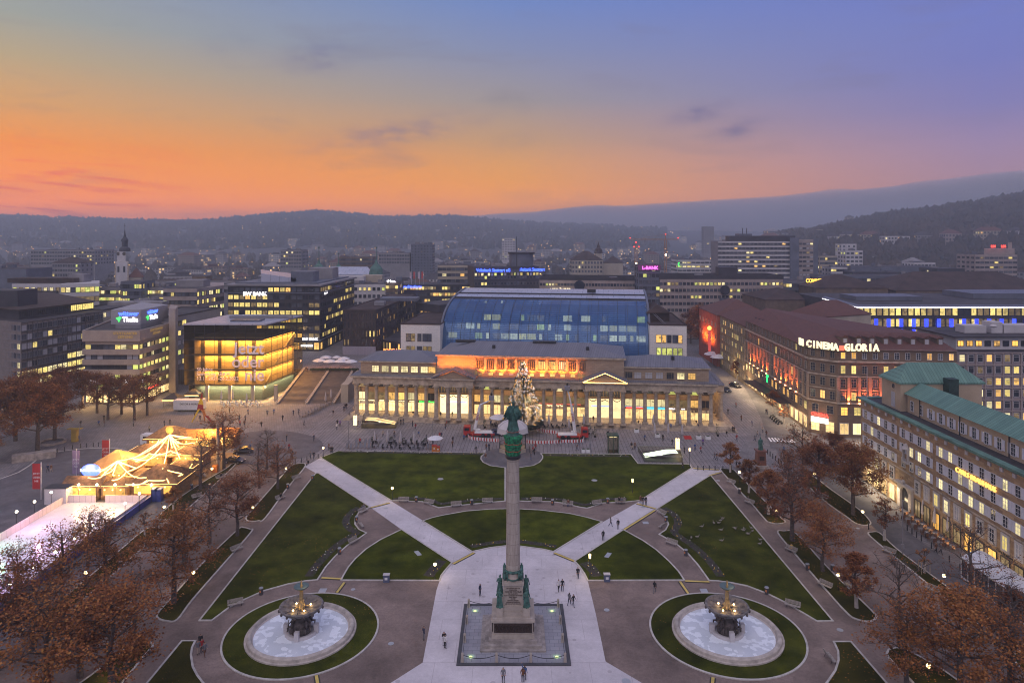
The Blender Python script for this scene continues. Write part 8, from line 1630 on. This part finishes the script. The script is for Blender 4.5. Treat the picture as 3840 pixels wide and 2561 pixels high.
car(2757,1451,1.9,'dark red taxi with glowing tail lights driving up the side street',CLM['black'],tail=True,taxi=True);car(2722,1468,1.75,'dark car following on the left lane of the side street',CLM['navy']);car(1862,1632,3.0,'dark blue car parked beside the left cherry picker',CLM['navy'])
for i,(x,y)in enumerate(((2895,1568),(2902,1574),(2909,1581),(2917,1586),(2925,1592))):
 p_=G(x,y);t=thing('motorcycle',p_,'dark motorcycle, %s in the parked row by the street trees'%('first','second','third','fourth','last')[i],'motorcycle',rz=.5);part(t,'frame',MB().tube([(-.5,0,.7),(.1,0,.75),(.5,0,.9)],.14,6),M_blk)
 for u in(-.65,.65):part(t,'wheel',MB().tube([(u,-.06,.32),(u,.06,.32)],.32,12),M_blk)
 part(t,'handlebar',MB().tube([(.45,-.3,1.05),(.45,.3,1.05)],.03,5),M_steel);part(t,'seat',MB().box((-.15,0,.85),(.7,.25,.12)),M_blk)
def picker(x,y,flip,pts,lab):
 p_=G(x,y);t=thing('cherry_picker',(p_.x,p_.y,.03),lab,'cherry picker');f=flip
 part(t,'cab',MB().box((-3.2*f,0,1.6),(1.7,2.2,2.1),taper=.93),M_red);part(t,'windscreen',MB().box((-3.2*f,-1.1,2.0),(1.2,.06,.7)).box((-4.03*f,0,2.0),(.06,1.8,.8)),M_glass);part(t,'chassis',MB().box((0,0,.75),(7.2,2.1,.4)),M_red);part(t,'deck',MB().box((1.0*f,0,1.1),(4.6,2.2,.25)),M_wh)
 for u in(-2.8,.8,2.2):
  for s in(-1,1):part(t,'wheel',MB().tube([(u*f,s*.85,.5),(u*f,s*1.15,.5)],.5,14),M_blk)
 for u in(-1.8,3.0):part(t,'outrigger',MB().tube([(u*f,-2,.1),(u*f,-1.9,.9),(u*f,1.9,.9),(u*f,2,.1)],.1,5),M_red)
 part(t,'turntable',MB().cyl(-.6*f,0,1.2,1.8,.7,n=12),M_wh);P=[Vector(((a-x)*p_.y/F,0,Z(b,p_.y)))for a,b in pts];part(t,'boom',MB().tube(P[:2],.42,6,.3),M_wh);part(t,'upper_boom',MB().tube(P[1:],.2,6,.14),M_wh);q=P[-1];part(t,'basket',MB().box(q+Vector((0,-.1,.5)),(1.3,.9,1.1),taper=1.05),M_fr['g'])
 text('RENT',.8,M_red,t,P[0].lerp(P[1],.55)+Vector((0,-.5,0)),(f90,-math.atan2((P[1]-P[0]).z,(P[1]-P[0]).x),0),.03,'boom_lettering');person(0,0,'stand','black','black',3,'worker in the basket of the '+lab.split(' parked')[0][:60],loc=Vector((p_.x+q.x,p_.y-.1,q.z+.15)))
picker(1800,1636,1,[(1780,1610),(1801,1518),(1843,1499)],'left cherry picker parked with its white boom raised towards the tree');picker(2143,1644,-1,[(2155,1615),(2142,1519),(2133,1478),(2127,1463)],'right cherry picker parked with its long boom raised high')
pm2=MB()
for i in range(4):pm2.mat(i%2).b0(-.62+.31*i,-.31+.31*i,-.04,.04,.25,.95)
pm2.mat(1).b0(-.68,-.62,-.05,.05,0,1.05);pm2.b0(.62,.68,-.05,.05,0,1.05);pm2=pm2.mesh('barrier',[M_red,M_wh])
def barrier(pts,lab,grp):
 P=cr(GP(pts),k=8);d=0
 L2=[0]
 for a,b in zip(P,P[1:]):L2.append(L2[-1]+(b-a).length)
 u=.7
 while u<L2[-1]:
  i=max(j for j in range(len(L2))if L2[j]<=u);i=min(i,len(P)-2);q=P[i].lerp(P[i+1],(u-L2[i])/max(.01,L2[i+1]-L2[i]));e=P[i+1]-P[i];link('barrier',pm2,None,loc=(q.x,q.y,.03),rz=math.atan2(e.y,e.x),label=lab+', %s from left'%ORD[min(17,int(u/1.4))],cat='barrier',group=grp);u+=1.4
barrier([(1753,1636),(1762,1650),(1800,1656),(1866,1661)],'red and white barrier panel before the left cherry picker','left barrier row');barrier([(1973,1665),(2030,1668),(2120,1664),(2182,1662),(2190,1645)],'red and white barrier panel before the right cherry picker','right barrier row');barrier([(2000,1614),(2045,1625),(2090,1630)],'red and white barrier panel behind the tree','rear barrier row')
pc_=thing('closed_parasol',O0,'x','parasol');m=MB();m.smooth=True;m.lathe([(.14,1.1),(.30,1.3),(.24,2.2),(.12,3.1),(.03,3.4)],n=9);part(pc_,'folded_canopy',m,mat('parasol_cloth',(.50,.46,.48),.85));part(pc_,'pole',MB().cyl(0,0,0,3.5,.035,n=6),M_steel);part(pc_,'foot',MB().cyl(0,0,0,.12,.35,n=10),M_w['grey']);upc=[0]
def para(x,y,lab,s=1.0,z=0):
 p_=G(x,y,z)
 if not upc[0]:pc_.location=p_+Vector((0,0,.03));pc_['label']=lab;upc[0]=1
 else:dup(pc_,p_+Vector((0,0,.03)),x*.1,s,label=lab)
for x,y,l in((1405,1670,'leftmost of four closed parasols in the plaza cafe'),(1453,1676,'second closed parasol in the plaza cafe'),(1502,1680,'third closed parasol in the plaza cafe'),(1552,1682,'rightmost closed parasol in the plaza cafe'),(2058,1610,'closed parasol right of the christmas tree'),(2134,1624,'closed parasol behind the right cherry picker'),(2189,1610,'closed parasol right of the right cherry picker'),(2455,1645,'closed parasol by the stacked chairs'),(2450,1610,'closed parasol above the stacked chairs'),(2506,1646,'tall closed parasol left of the red carpet'),(2498,1608,'closed parasol on the steps, right wing'),(2551,1610,'closed parasol above the red carpet'),(2558,1650,'closed parasol beside the red carpet'),(1878,1600,'closed parasol between the steps and the left picker'),(1221,1520,'closed parasol at the cafe below the stairs'),(1241,1508,'upper closed parasol at the cafe below the stairs'),(1306,1469,'closed parasol by the west end of the palace'),(3425,1928,'first beige closed parasol before the stone building'),(3461,1957,'second beige closed parasol before the stone building'),(3505,1990,'third beige closed parasol before the stone building'),(3555,2022,'fourth beige closed parasol before the stone building'),(830,1514,'closed parasol before the museum, left'),(873,1512,'closed parasol before the museum, middle'),(925,1525,'closed parasol before the museum, right')):para(x,y,l,1.15)
ts=thing('cafe_table',O0,'x','cafe table');part(ts,'table_top',MB().cyl(0,0,.72,.75,.42,n=12),M_w['grey']);part(ts,'table_leg',MB().cyl(0,0,0,.72,.05,n=6),M_dark);ut=[0]
chm=MB().box((0,0,.45),(.42,.42,.05)).box((0,.2,.72),(.42,.05,.5))
for sx in(-1,1):
 for sy in(-1,1):chm.tube([(sx*.18,sy*.18,0),(sx*.18,sy*.18,.45)],.02,4)
CH_={k:chm.mesh('cafe_chair',v)for k,v in(('d',M_dark),('w',M_wh),('b',mat('chair_brown',(.16,.075,.04),.7)),('g',mat('chair_grey',(.15,.15,.17),.7)))}
cq2=random.Random(9)
def cafe(cells,kind,lt,lc,grp,n=2,z=.04):
 for x,y in cells:
  p_=G(x,y);l=Vector((p_.x,p_.y,z))
  if not ut[0]:ts.location=l;ts['label']=lt;ts['group']=grp+' tables';ut[0]=1
  else:dup(ts,l,0,label=lt,group=grp+' tables')
  for i in range(n):a=cq2.uniform(0,.6)+6.283*i/n;link('cafe_chair',CH_[kind],None,loc=(p_.x+.68*math.cos(a),p_.y+.68*math.sin(a),z),rz=a-1.57+math.pi*0,label=lc,cat='chair',group=grp+' chairs')
cafe([(1405,1681),(1440,1684),(1472,1683),(1505,1686),(1540,1685),(1575,1686),(1415,1664),(1463,1666),(1488,1668),(1530,1668),(1570,1669),(1590,1672)],'d','round cafe table on the plaza between the closed parasols','dark cafe chair on the plaza between the closed parasols','plaza cafe',3)
cafe([(2045,1605),(2075,1606),(2097,1608),(2120,1603),(2150,1605),(2172,1602),(1850,1598),(1865,1602),(1890,1598),(2205,1618),(2212,1632)],'d','cafe table before the centre steps near the cherry pickers','dark cafe chair before the centre steps','centre cafe',3)
cafe([(2350+i*28,1602+i*.8)for i in range(12)],'g','cafe table along the right wing steps','grey cafe chair along the right wing steps','right wing cafe',2,.04)
cafe([(1200+i*12-j*22,1530+j*12-i*4)for i in range(4)for j in range(4)],'g','grey table on the slope at the cafe below the stairs','grey chair at the cafe below the stairs','stair cafe',2)
cafe([(3396+i*22,1932+i*16.2)for i in range(9)]+[(3380+i*24,1945+i*17.5)for i in range(7)],'b','brown cafe table on the pavement before the stone building','brown cafe chair before the stone building','brewery cafe',3)
cafe([(835+i*26+j*9,1516+j*9)for i in range(6)for j in range(2)],'w','white cafe table before the glass cube museum','white chair before the glass cube museum','museum cafe',3)
dk=thing('deck_chair',O0,'x','deck chair');part(dk,'sling',MB().add([(-.3,-.5,.35),(.3,-.5,.35),(.3,.5,1.05),(-.3,.5,1.05),(-.3,-.5,.30),(.3,-.5,.30),(.3,.5,1.0),(-.3,.5,1.0)],[(0,1,2,3),(7,6,5,4),(0,4,5,1),(2,6,7,3)]),CH_['g'].materials[0]);part(dk,'frame',MB().tube([(-.32,-.6,0),(-.32,.5,1.1)],.03,4).tube([(.32,-.6,0),(.32,.5,1.1)],.03,4),M_wood_);ud=0
for x,y in[(1302,1681),(1317,1683),(1336,1664),(1350,1664),(1337,1679),(1352,1680),(1371,1665),(1386,1665),(1368,1681),(1384,1681),(1604,1683),(1617,1684)]:
 p_=G(x,y);l=Vector((p_.x,p_.y,.04))
 if not ud:dk.location=l;dk['label']='grey deck chair on the plaza left of the cafe';dk['group']='deck chairs on the plaza';ud=1
 else:dup(dk,l,.1,label='grey deck chair on the plaza left of the cafe')
op=thing('open_parasol',O0,'x','parasol');part(op,'canopy',MB().lathe([(2.1,2.5),(1.2,2.95),(.05,3.25)],n=8),M_tent);part(op,'pole',MB().cyl(0,0,0,3.2,.04,n=6),M_steel);uo=0
for x,y,z,s,l in((1632,1680,0,.9,'white open parasol by the orange boxes on the plaza'),(1197,1384,5,1.1,'open parasol at the left of the terrace cafe'),(1237,1387,5,1.1,'second open parasol in front on the terrace'),(1277,1387,5,1.1,'third open parasol in front on the terrace'),(1315,1388,5,1.1,'open parasol at the right of the terrace cafe'),(1222,1368,5,1.0,'rear left open parasol on the terrace'),(1290,1373,5,1.0,'rear right open parasol on the terrace'),(1262,1362,5,.8,'large white sail at the back of the terrace'),(2672,1368,0,1.6,'left white parasol at the side street corner'),(2696,1380,0,1.6,'right white parasol at the side street corner'),(1870,1610,0,1.2,'white awning parasol left of the christmas tree')):
 p_=G(x,y,z)+Vector((0,0,.04))
 if not uo:op.location=p_;op['label']=l;uo=1;op.scale=(s,)*3
 else:dup(op,p_,x,s,label=l)
for x in(1200,1250,1300):lamp('POINT',G(x,1378,5)+Vector((0,0,2)),220,(1,.35,.15),r=.3)
hd_=MB();hp=random.Random(3)
for i in range(160):q=G(1165,1392,5).lerp(G(1345,1392,5),i/160);hd_.ball((q.x,q.y,5.4+hp.random()*.4),.35,5,4)
hd_.build('hedge',mat('hedge_leaf',(.02,.035,.015),.9,var=.4),label='low dark hedge round the terrace cafe',cat='hedge')
for x,y,yt,l in((1332,1610,1557,'glowing subway pillar with a U left of the left escalator'),(2541,1695,1643,'glowing subway pillar with a U beside the right escalator')):
 p_=G(x,y);h=CH-(yt-YH)*p_.y/F;t=thing('subway_pillar',p_,l,'subway sign');part(t,'post',MB().box((0,.1,h/2),(.35,.25,h)),M_steel)
 for i in range(3):part(t,'light_cube',MB().box((0,0,h-.45-.85*i),(.8,.7,.75)),emat('cube_glow',(1,.72,.34),2.4))
 text('U',.6,M_dark,t,(0,-.37,h-.45),(f90,0,0),.01,'letter');lamp('POINT',(0,-1,h*.7),60,(1,.75,.4),parent=t)
E_esc=emat('escalator_light',(.85,1,.72),2.2)
for C4,l,fl,em in((((1355,1607),(1485,1607),(1498,1573),(1362,1570)),'left glass walled escalator entrance before the steps',1,P_shop),(((2418,1733),(2560,1735),(2548,1694),(2392,1692)),'right glass walled escalator entrance with white lit handrails',-1,E_esc)):
 P=GP(C4);c=sum(P,Vector())/4;t=thing('escalator_entrance',(c.x,c.y,0),l,'escalator');P=[q-c for q in P]
 part(t,'pit',MB().sheet([(q.x,q.y)for q in P],.085),M_dark)
 for q,w in zip(P,P[1:]+P[:1]):
  m=MB();m.add([(q.x,q.y,.1),(w.x,w.y,.1),(w.x,w.y,1.3),(q.x,q.y,1.3)],[(0,1,2,3)]);part(t,'glass_wall',m,M_cube);part(t,'top_rail',MB().tube([(q.x,q.y,1.32),(w.x,w.y,1.32)],.045,5),M_steel)
 a,b=(P[0]+P[3])/2,(P[1]+P[2])/2
 if fl<0:a,b=b,a
 for k in(-.9,.2,1.2):
  o=Vector((0,k,0));m=MB();m.tube([a.lerp(b,.1)+o+Vector((0,0,1.25)),a.lerp(b,.35)+o+Vector((0,0,1.2)),a.lerp(b,.93)+o+Vector((0,0,.2))],.13,6);part(t,'handrail_light' if em is E_esc else 'handrail',m,em)
 m=MB();m.add([a.lerp(b,.3)+Vector((0,-1,1.0)),a.lerp(b,.3)+Vector((0,1.3,1.0)),b*.9+Vector((0,1.3,.12)),b*.9+Vector((0,-1,.12))],[(0,1,2,3)]);part(t,'moving_stair',m,M_steel);lamp('POINT',(0,0,1.0),45,(1,.85,.6),parent=t)
p_=G(2297,1694);t=thing('glass_lift',p_,'green framed glass lift cabin standing on the plaza','lift');part(t,'lift_glass',MB().box((0,0,2.0),(2.3,2.3,3.7)),M_cube);part(t,'roof',MB().box((0,0,3.98),(2.6,2.6,.2)),M_grn)
for sx in(-1,0,1):part(t,'corner_post',MB().box((sx*1.15,-1.15,2),(.14,.14,3.9)),M_grn)
part(t,'ceiling_light',MB().box((0,-.4,3.7),(1.6,.8,.1)),E_yel);lamp('POINT',(0,0,3.2),40,(.9,1,.6),parent=t)
for x,y,yt,l in((1307,1680,1580,'tall thin dark pole at the left end of the deck chairs'),(1623,1680,1582,'tall thin dark pole behind the orange boxes'),(2213,1690,1565,'tall thin dark pole right of the right cherry picker'),(2555,1650,1590,'tall thin pole beside the red carpet'),(298,1660,1590,'dark lamp mast behind the court'),(3385,2082,1875,'tall grey mast at the bed by the road'),(2850,1650,1580,'signal mast by the zebra crossing')):
 p_=G(x,y);h=CH-(yt-YH)*p_.y/F;m=MB();m.cyl(p_.x,p_.y,0,h,.09,.06,8).cyl(p_.x,p_.y,h*.98,h,.12,.12,8).box((p_.x,p_.y,1.4),(.4,.3,.7));m.build('mast',M_fr['g'],label=l,cat='mast')
for x,w,h,l in((1629,1.1,1.4,'larger orange container box before the plaza cafe'),(1643,.75,1.1,'smaller orange container box before the plaza cafe')):p_=G(x,1693);t=thing('orange_box',p_,l,'box');part(t,'box_body',MB().box((0,0,h/2),(w,.9,h)),CLM['orange']);part(t,'lid',MB().box((0,0,h+.05),(w+.1,1,.1)),M_red);part(t,'notice',MB().box((0,-.47,h*.6),(.3,.02,.3)),M_wh)
for x,y,l in((2387,1622,'left white planter box by the stacked chairs'),(2466,1640,'white planter box under the closed parasol'),(2620,1646,'white planter box right of the red carpet'),(2655,1648,'right white planter box by the steps'),(2188,1697,'left white block on the plaza edge'),(2205,1697,'right white block on the plaza edge')):p_=G(x,y);t=thing('planter_box',p_,l,'planter');part(t,'trough',MB().box((0,0,.4),(1.2 if x>2300 else .85,.6,.8)),M_wh);part(t,'plants',MB().ball((0,0,.8),.28,7,5,.8,(1.6,.9)),M_tuft)
MB().sheet(GP([(2562,1634),(2590,1634),(2596,1648),(2568,1648)]),.06).build('red_carpet',mat('red_carpet',(.42,.02,.02),.9),label='red carpet lying before the steps of the right wing',cat='carpet')
pq=random.Random(4)
for i,(x,y,h)in enumerate(((2232,1640,2.6),(2334,1605,2.6),(2380,1586,1.8),(2421,1588,1.8),(2461,1588,1.8),(2503,1590,1.8),(2544,1592,1.8),(2630,1594,1.8),(2692,1636,3.0),(1818,1606,2.2),(1399,1662,1.5),(1467,1662,1.5),(1513,1668,1.6),(1546,1664,1.5),(1594,1668,1.5))):
 p_=G(x,y,1 if 1580<y<1596 else 0);t=thing('potted_plant',p_+Vector((0,0,.04)),'leafy potted plant, %s'%('tall and yellowish right of the right cherry picker','bushy at the foot of the right temple front','first on the right wing steps','second on the right wing steps','third on the right wing steps','fourth on the right wing steps','fifth on the right wing steps','sixth on the right wing steps','palm shaped at the far right of the steps','cone shaped by the left cherry picker','first in the plaza cafe','second in the plaza cafe','third in the plaza cafe','fourth in the plaza cafe','last in the plaza cafe')[i],'plant');part(t,'pot',MB().cyl(0,0,0,.5,.25,.32,10),M_dark);m=MB()
 for j in range(90):a=pq.random()*6.28;z=.5+pq.random()*(h-.5);r=.42*(1.1-abs(z/h-.45));c=Vector((r*math.cos(a)*pq.random()**.4,r*math.sin(a),z));d_=Vector((math.cos(a),math.sin(a),.5))*.25;m.add([c,c+Vector((.09,.05,0)),c+d_,c-Vector((.08,0,.04))],[(0,1,2,3)])
 part(t,'foliage',m,M_tuft)
p_=G(712,1540);t=thing('exhibition_trailer',p_,'white box trailer with small lettering beside the painted sculpture','trailer');part(t,'box_body',MB().box((0,0,1.9),(8.2,2.6,2.7)),M_wh);part(t,'chassis',MB().box((0,0,.45),(8,2.2,.2)),M_dark);text('DECOR & MORE',.7,M_dark,t,(.3,-1.33,2.2),(f90,0,0),.02,'lettering')
for u in(-2.5,2.5):part(t,'wheel',MB().tube([(u,-1.2,.4),(u,-.9,.4)],.4,12),M_blk)
p_=G(748,1583);t=thing('painted_sculpture',p_,'tall angular steel sculpture painted red, yellow and orange on three legs','sculpture')
for n_,P3,c in(('leg',((-2.2,0,0),(-1.9,0,0),(.2,0,3.6),(-.5,0,3.4)),'yellow'),('body',((-.7,0,3.2),(.9,.2,3.0),(1.0,0,4.6),(-.4,0,4.8)),'red'),('upper_body',((-.4,0,4.8),(1.0,0,4.6),(.7,0,6.2),(.2,0,6.4)),'yellow'),('peak',((.2,0,6.3),(.8,0,6.1),(.75,0,7.8),(.6,0,7.8)),'red'),('thigh',((.3,0,3.3),(1.2,.2,3.1),(1.7,.2,1.7),(1.2,.2,1.6)),'orange'),('tail',((1.2,.2,1.8),(2.4,.1,1.6),(3.3,0,.2),(3.0,0,0)),'red'),('rear_leg',((.4,.8,3.4),(.8,.8,3.4),(.9,1.4,0),(.6,1.4,0)),'orange')):
 m=MB();A4=[Vector(q)for q in P3];m.add(A4+[q+Vector((0,.12,0))for q in A4],[(0,1,2,3),(7,6,5,4),(0,4,5,1),(1,5,6,2),(2,6,7,3),(3,7,4,0)]);part(t,n_,m,CLM[c])
for x,y,l in((652,1520,'black peaked tent with light chains left of the trailer'),(728,1502,'black peaked tent behind the trailer')):p_=G(x,y);t=thing('black_tent',p_,l,'tent');part(t,'canopy',hip([(-2.2,-2),(2.2,-2),(2.2,2),(-2.2,2)],2.3,1.4,.2),M_w['dark']);part(t,'light_chain',MB().tube([(-2.3,-2.3,2.0),(2.3,-2.3,2.0)],.12,5),E_str);[part(t,'tent_leg',MB().tube([(sx*2.1,sy*1.9,0),(sx*2.1,sy*1.9,2.3)],.04,4),M_dark)for sx in(-1,1)for sy in(-1,1)]
p_=G(128,1722);MB().box((p_.x,p_.y,.75),(8,2.2,1.5),.55).build('concrete_block',M_gran2,label='long low concrete block at the edge of the court',cat='block')
p_=G(195,1660);MB().lathe([(3.0,0),(3.0,.5),(2.4,.5),(2.3,.3)],p_.x,p_.y,24).build('round_bench',M_gran2,label='round stone bench ring at the foot of a plane tree',cat='bench')
p_=G(281,1655);t=thing('yellow_kiosk',p_,'yellow lit column stand by the dark lamp mast','kiosk');part(t,'kiosk_body',MB().box((0,0,1.5),(1.2,1.0,3)),mat('kiosk_yellow',(.5,.34,.06),.6));part(t,'roof',MB().box((0,0,3.1),(3.2,1.2,.2)),bpy.data.materials['kiosk_yellow'])
for x,y,e in((330,1530,900),(480,1535,1100),(600,1500,500),(60,1530,1200),(170,1560,500)):lamp('POINT',G(x,y)+Vector((0,0,3.2)),e,(1,.62,.25),r=.5)
for x,y,e in((2722,1420,900),(2775,1455,900),(2850,1510,900),(2930,1590,900),(3010,1640,900),(1240,1345,500),(1180,1320,500),(1000,1500,500)):lamp('POINT',G(x,y)+Vector((0,0,4)),e,(1,.68,.35),r=.4)
# ================================================================ AIR
hz=MB().b0(-4200,4200,-500,3600,-3,153).build('haze',None or bpy.data.materials.new('haze_air'),kind='stuff',label='thin evening haze filling the basin',cat='haze')
hm=bpy.data.materials['haze_air'];hm.use_nodes=True;t=NT(hm.node_tree)
hm.node_tree.nodes.remove(hm.node_tree.nodes['Principled BSDF'])
pv_=t.add('ShaderNodeVolumePrincipled',ins={'Color':(.80,.89,1.0,1),'Density':.00042,'Anisotropy':.25});t.l.new(pv_.outputs[0],t.n['Material Output'].inputs['Volume'])
FT=[(1250,838),(1500,826),(1800,806),(2000,794),(2130,776),(2240,768),(2330,772),(2500,760),(2680,748),(2900,736),(3100,712),(3300,704),(3430,682),(3600,662),(3840,634),(4400,600),(5200,590)]
fb=MB();fb.smooth=True;us_=[1200+i*50 for i in range(82)];rows=15
for i,u in enumerate(us_):
 D=4700.0;top=CH+(YH-interp(FT,u)+6*noise.noise(Vector((u*.012,3,0))))*D/F;hgt=max(20,(top+30)/2)
 for j in range(rows):
  a=2*math.pi*j/rows;dd=D+470*math.cos(a)*(1+.25*noise.noise(Vector((u*.004,j*.7,1))));zz=top-hgt*(1-math.sin(a))
  fb.v.append(((u-XC)*D/F,dd,zz))
for i in range(len(us_)-1):
 for j in range(rows):fb.f.append((i*rows+j,i*rows+(j+1)%rows,(i+1)*rows+(j+1)%rows,(i+1)*rows+j));fb.m.append(0);fb.sm.append(True)
fb.f.append(tuple(range(rows)));fb.f.append(tuple(reversed(range((len(us_)-1)*rows,len(us_)*rows))));fb.m+=[0,0];fb.sm+=[False,False]
fm=bpy.data.materials.new('fog');fm.use_nodes=True;t=NT(fm.node_tree);fm.node_tree.nodes.remove(fm.node_tree.nodes['Principled BSDF'])
pv_=t.add('ShaderNodeVolumePrincipled',ins={'Color':(.93,.94,1.0,1),'Density':.0045,'Anisotropy':.0});t.l.new(pv_.outputs[0],t.n['Material Output'].inputs['Volume'])
fb.build('fog_bank',fm,kind='stuff',label='violet bank of fog rolling over the hills on the right',cat='fog')
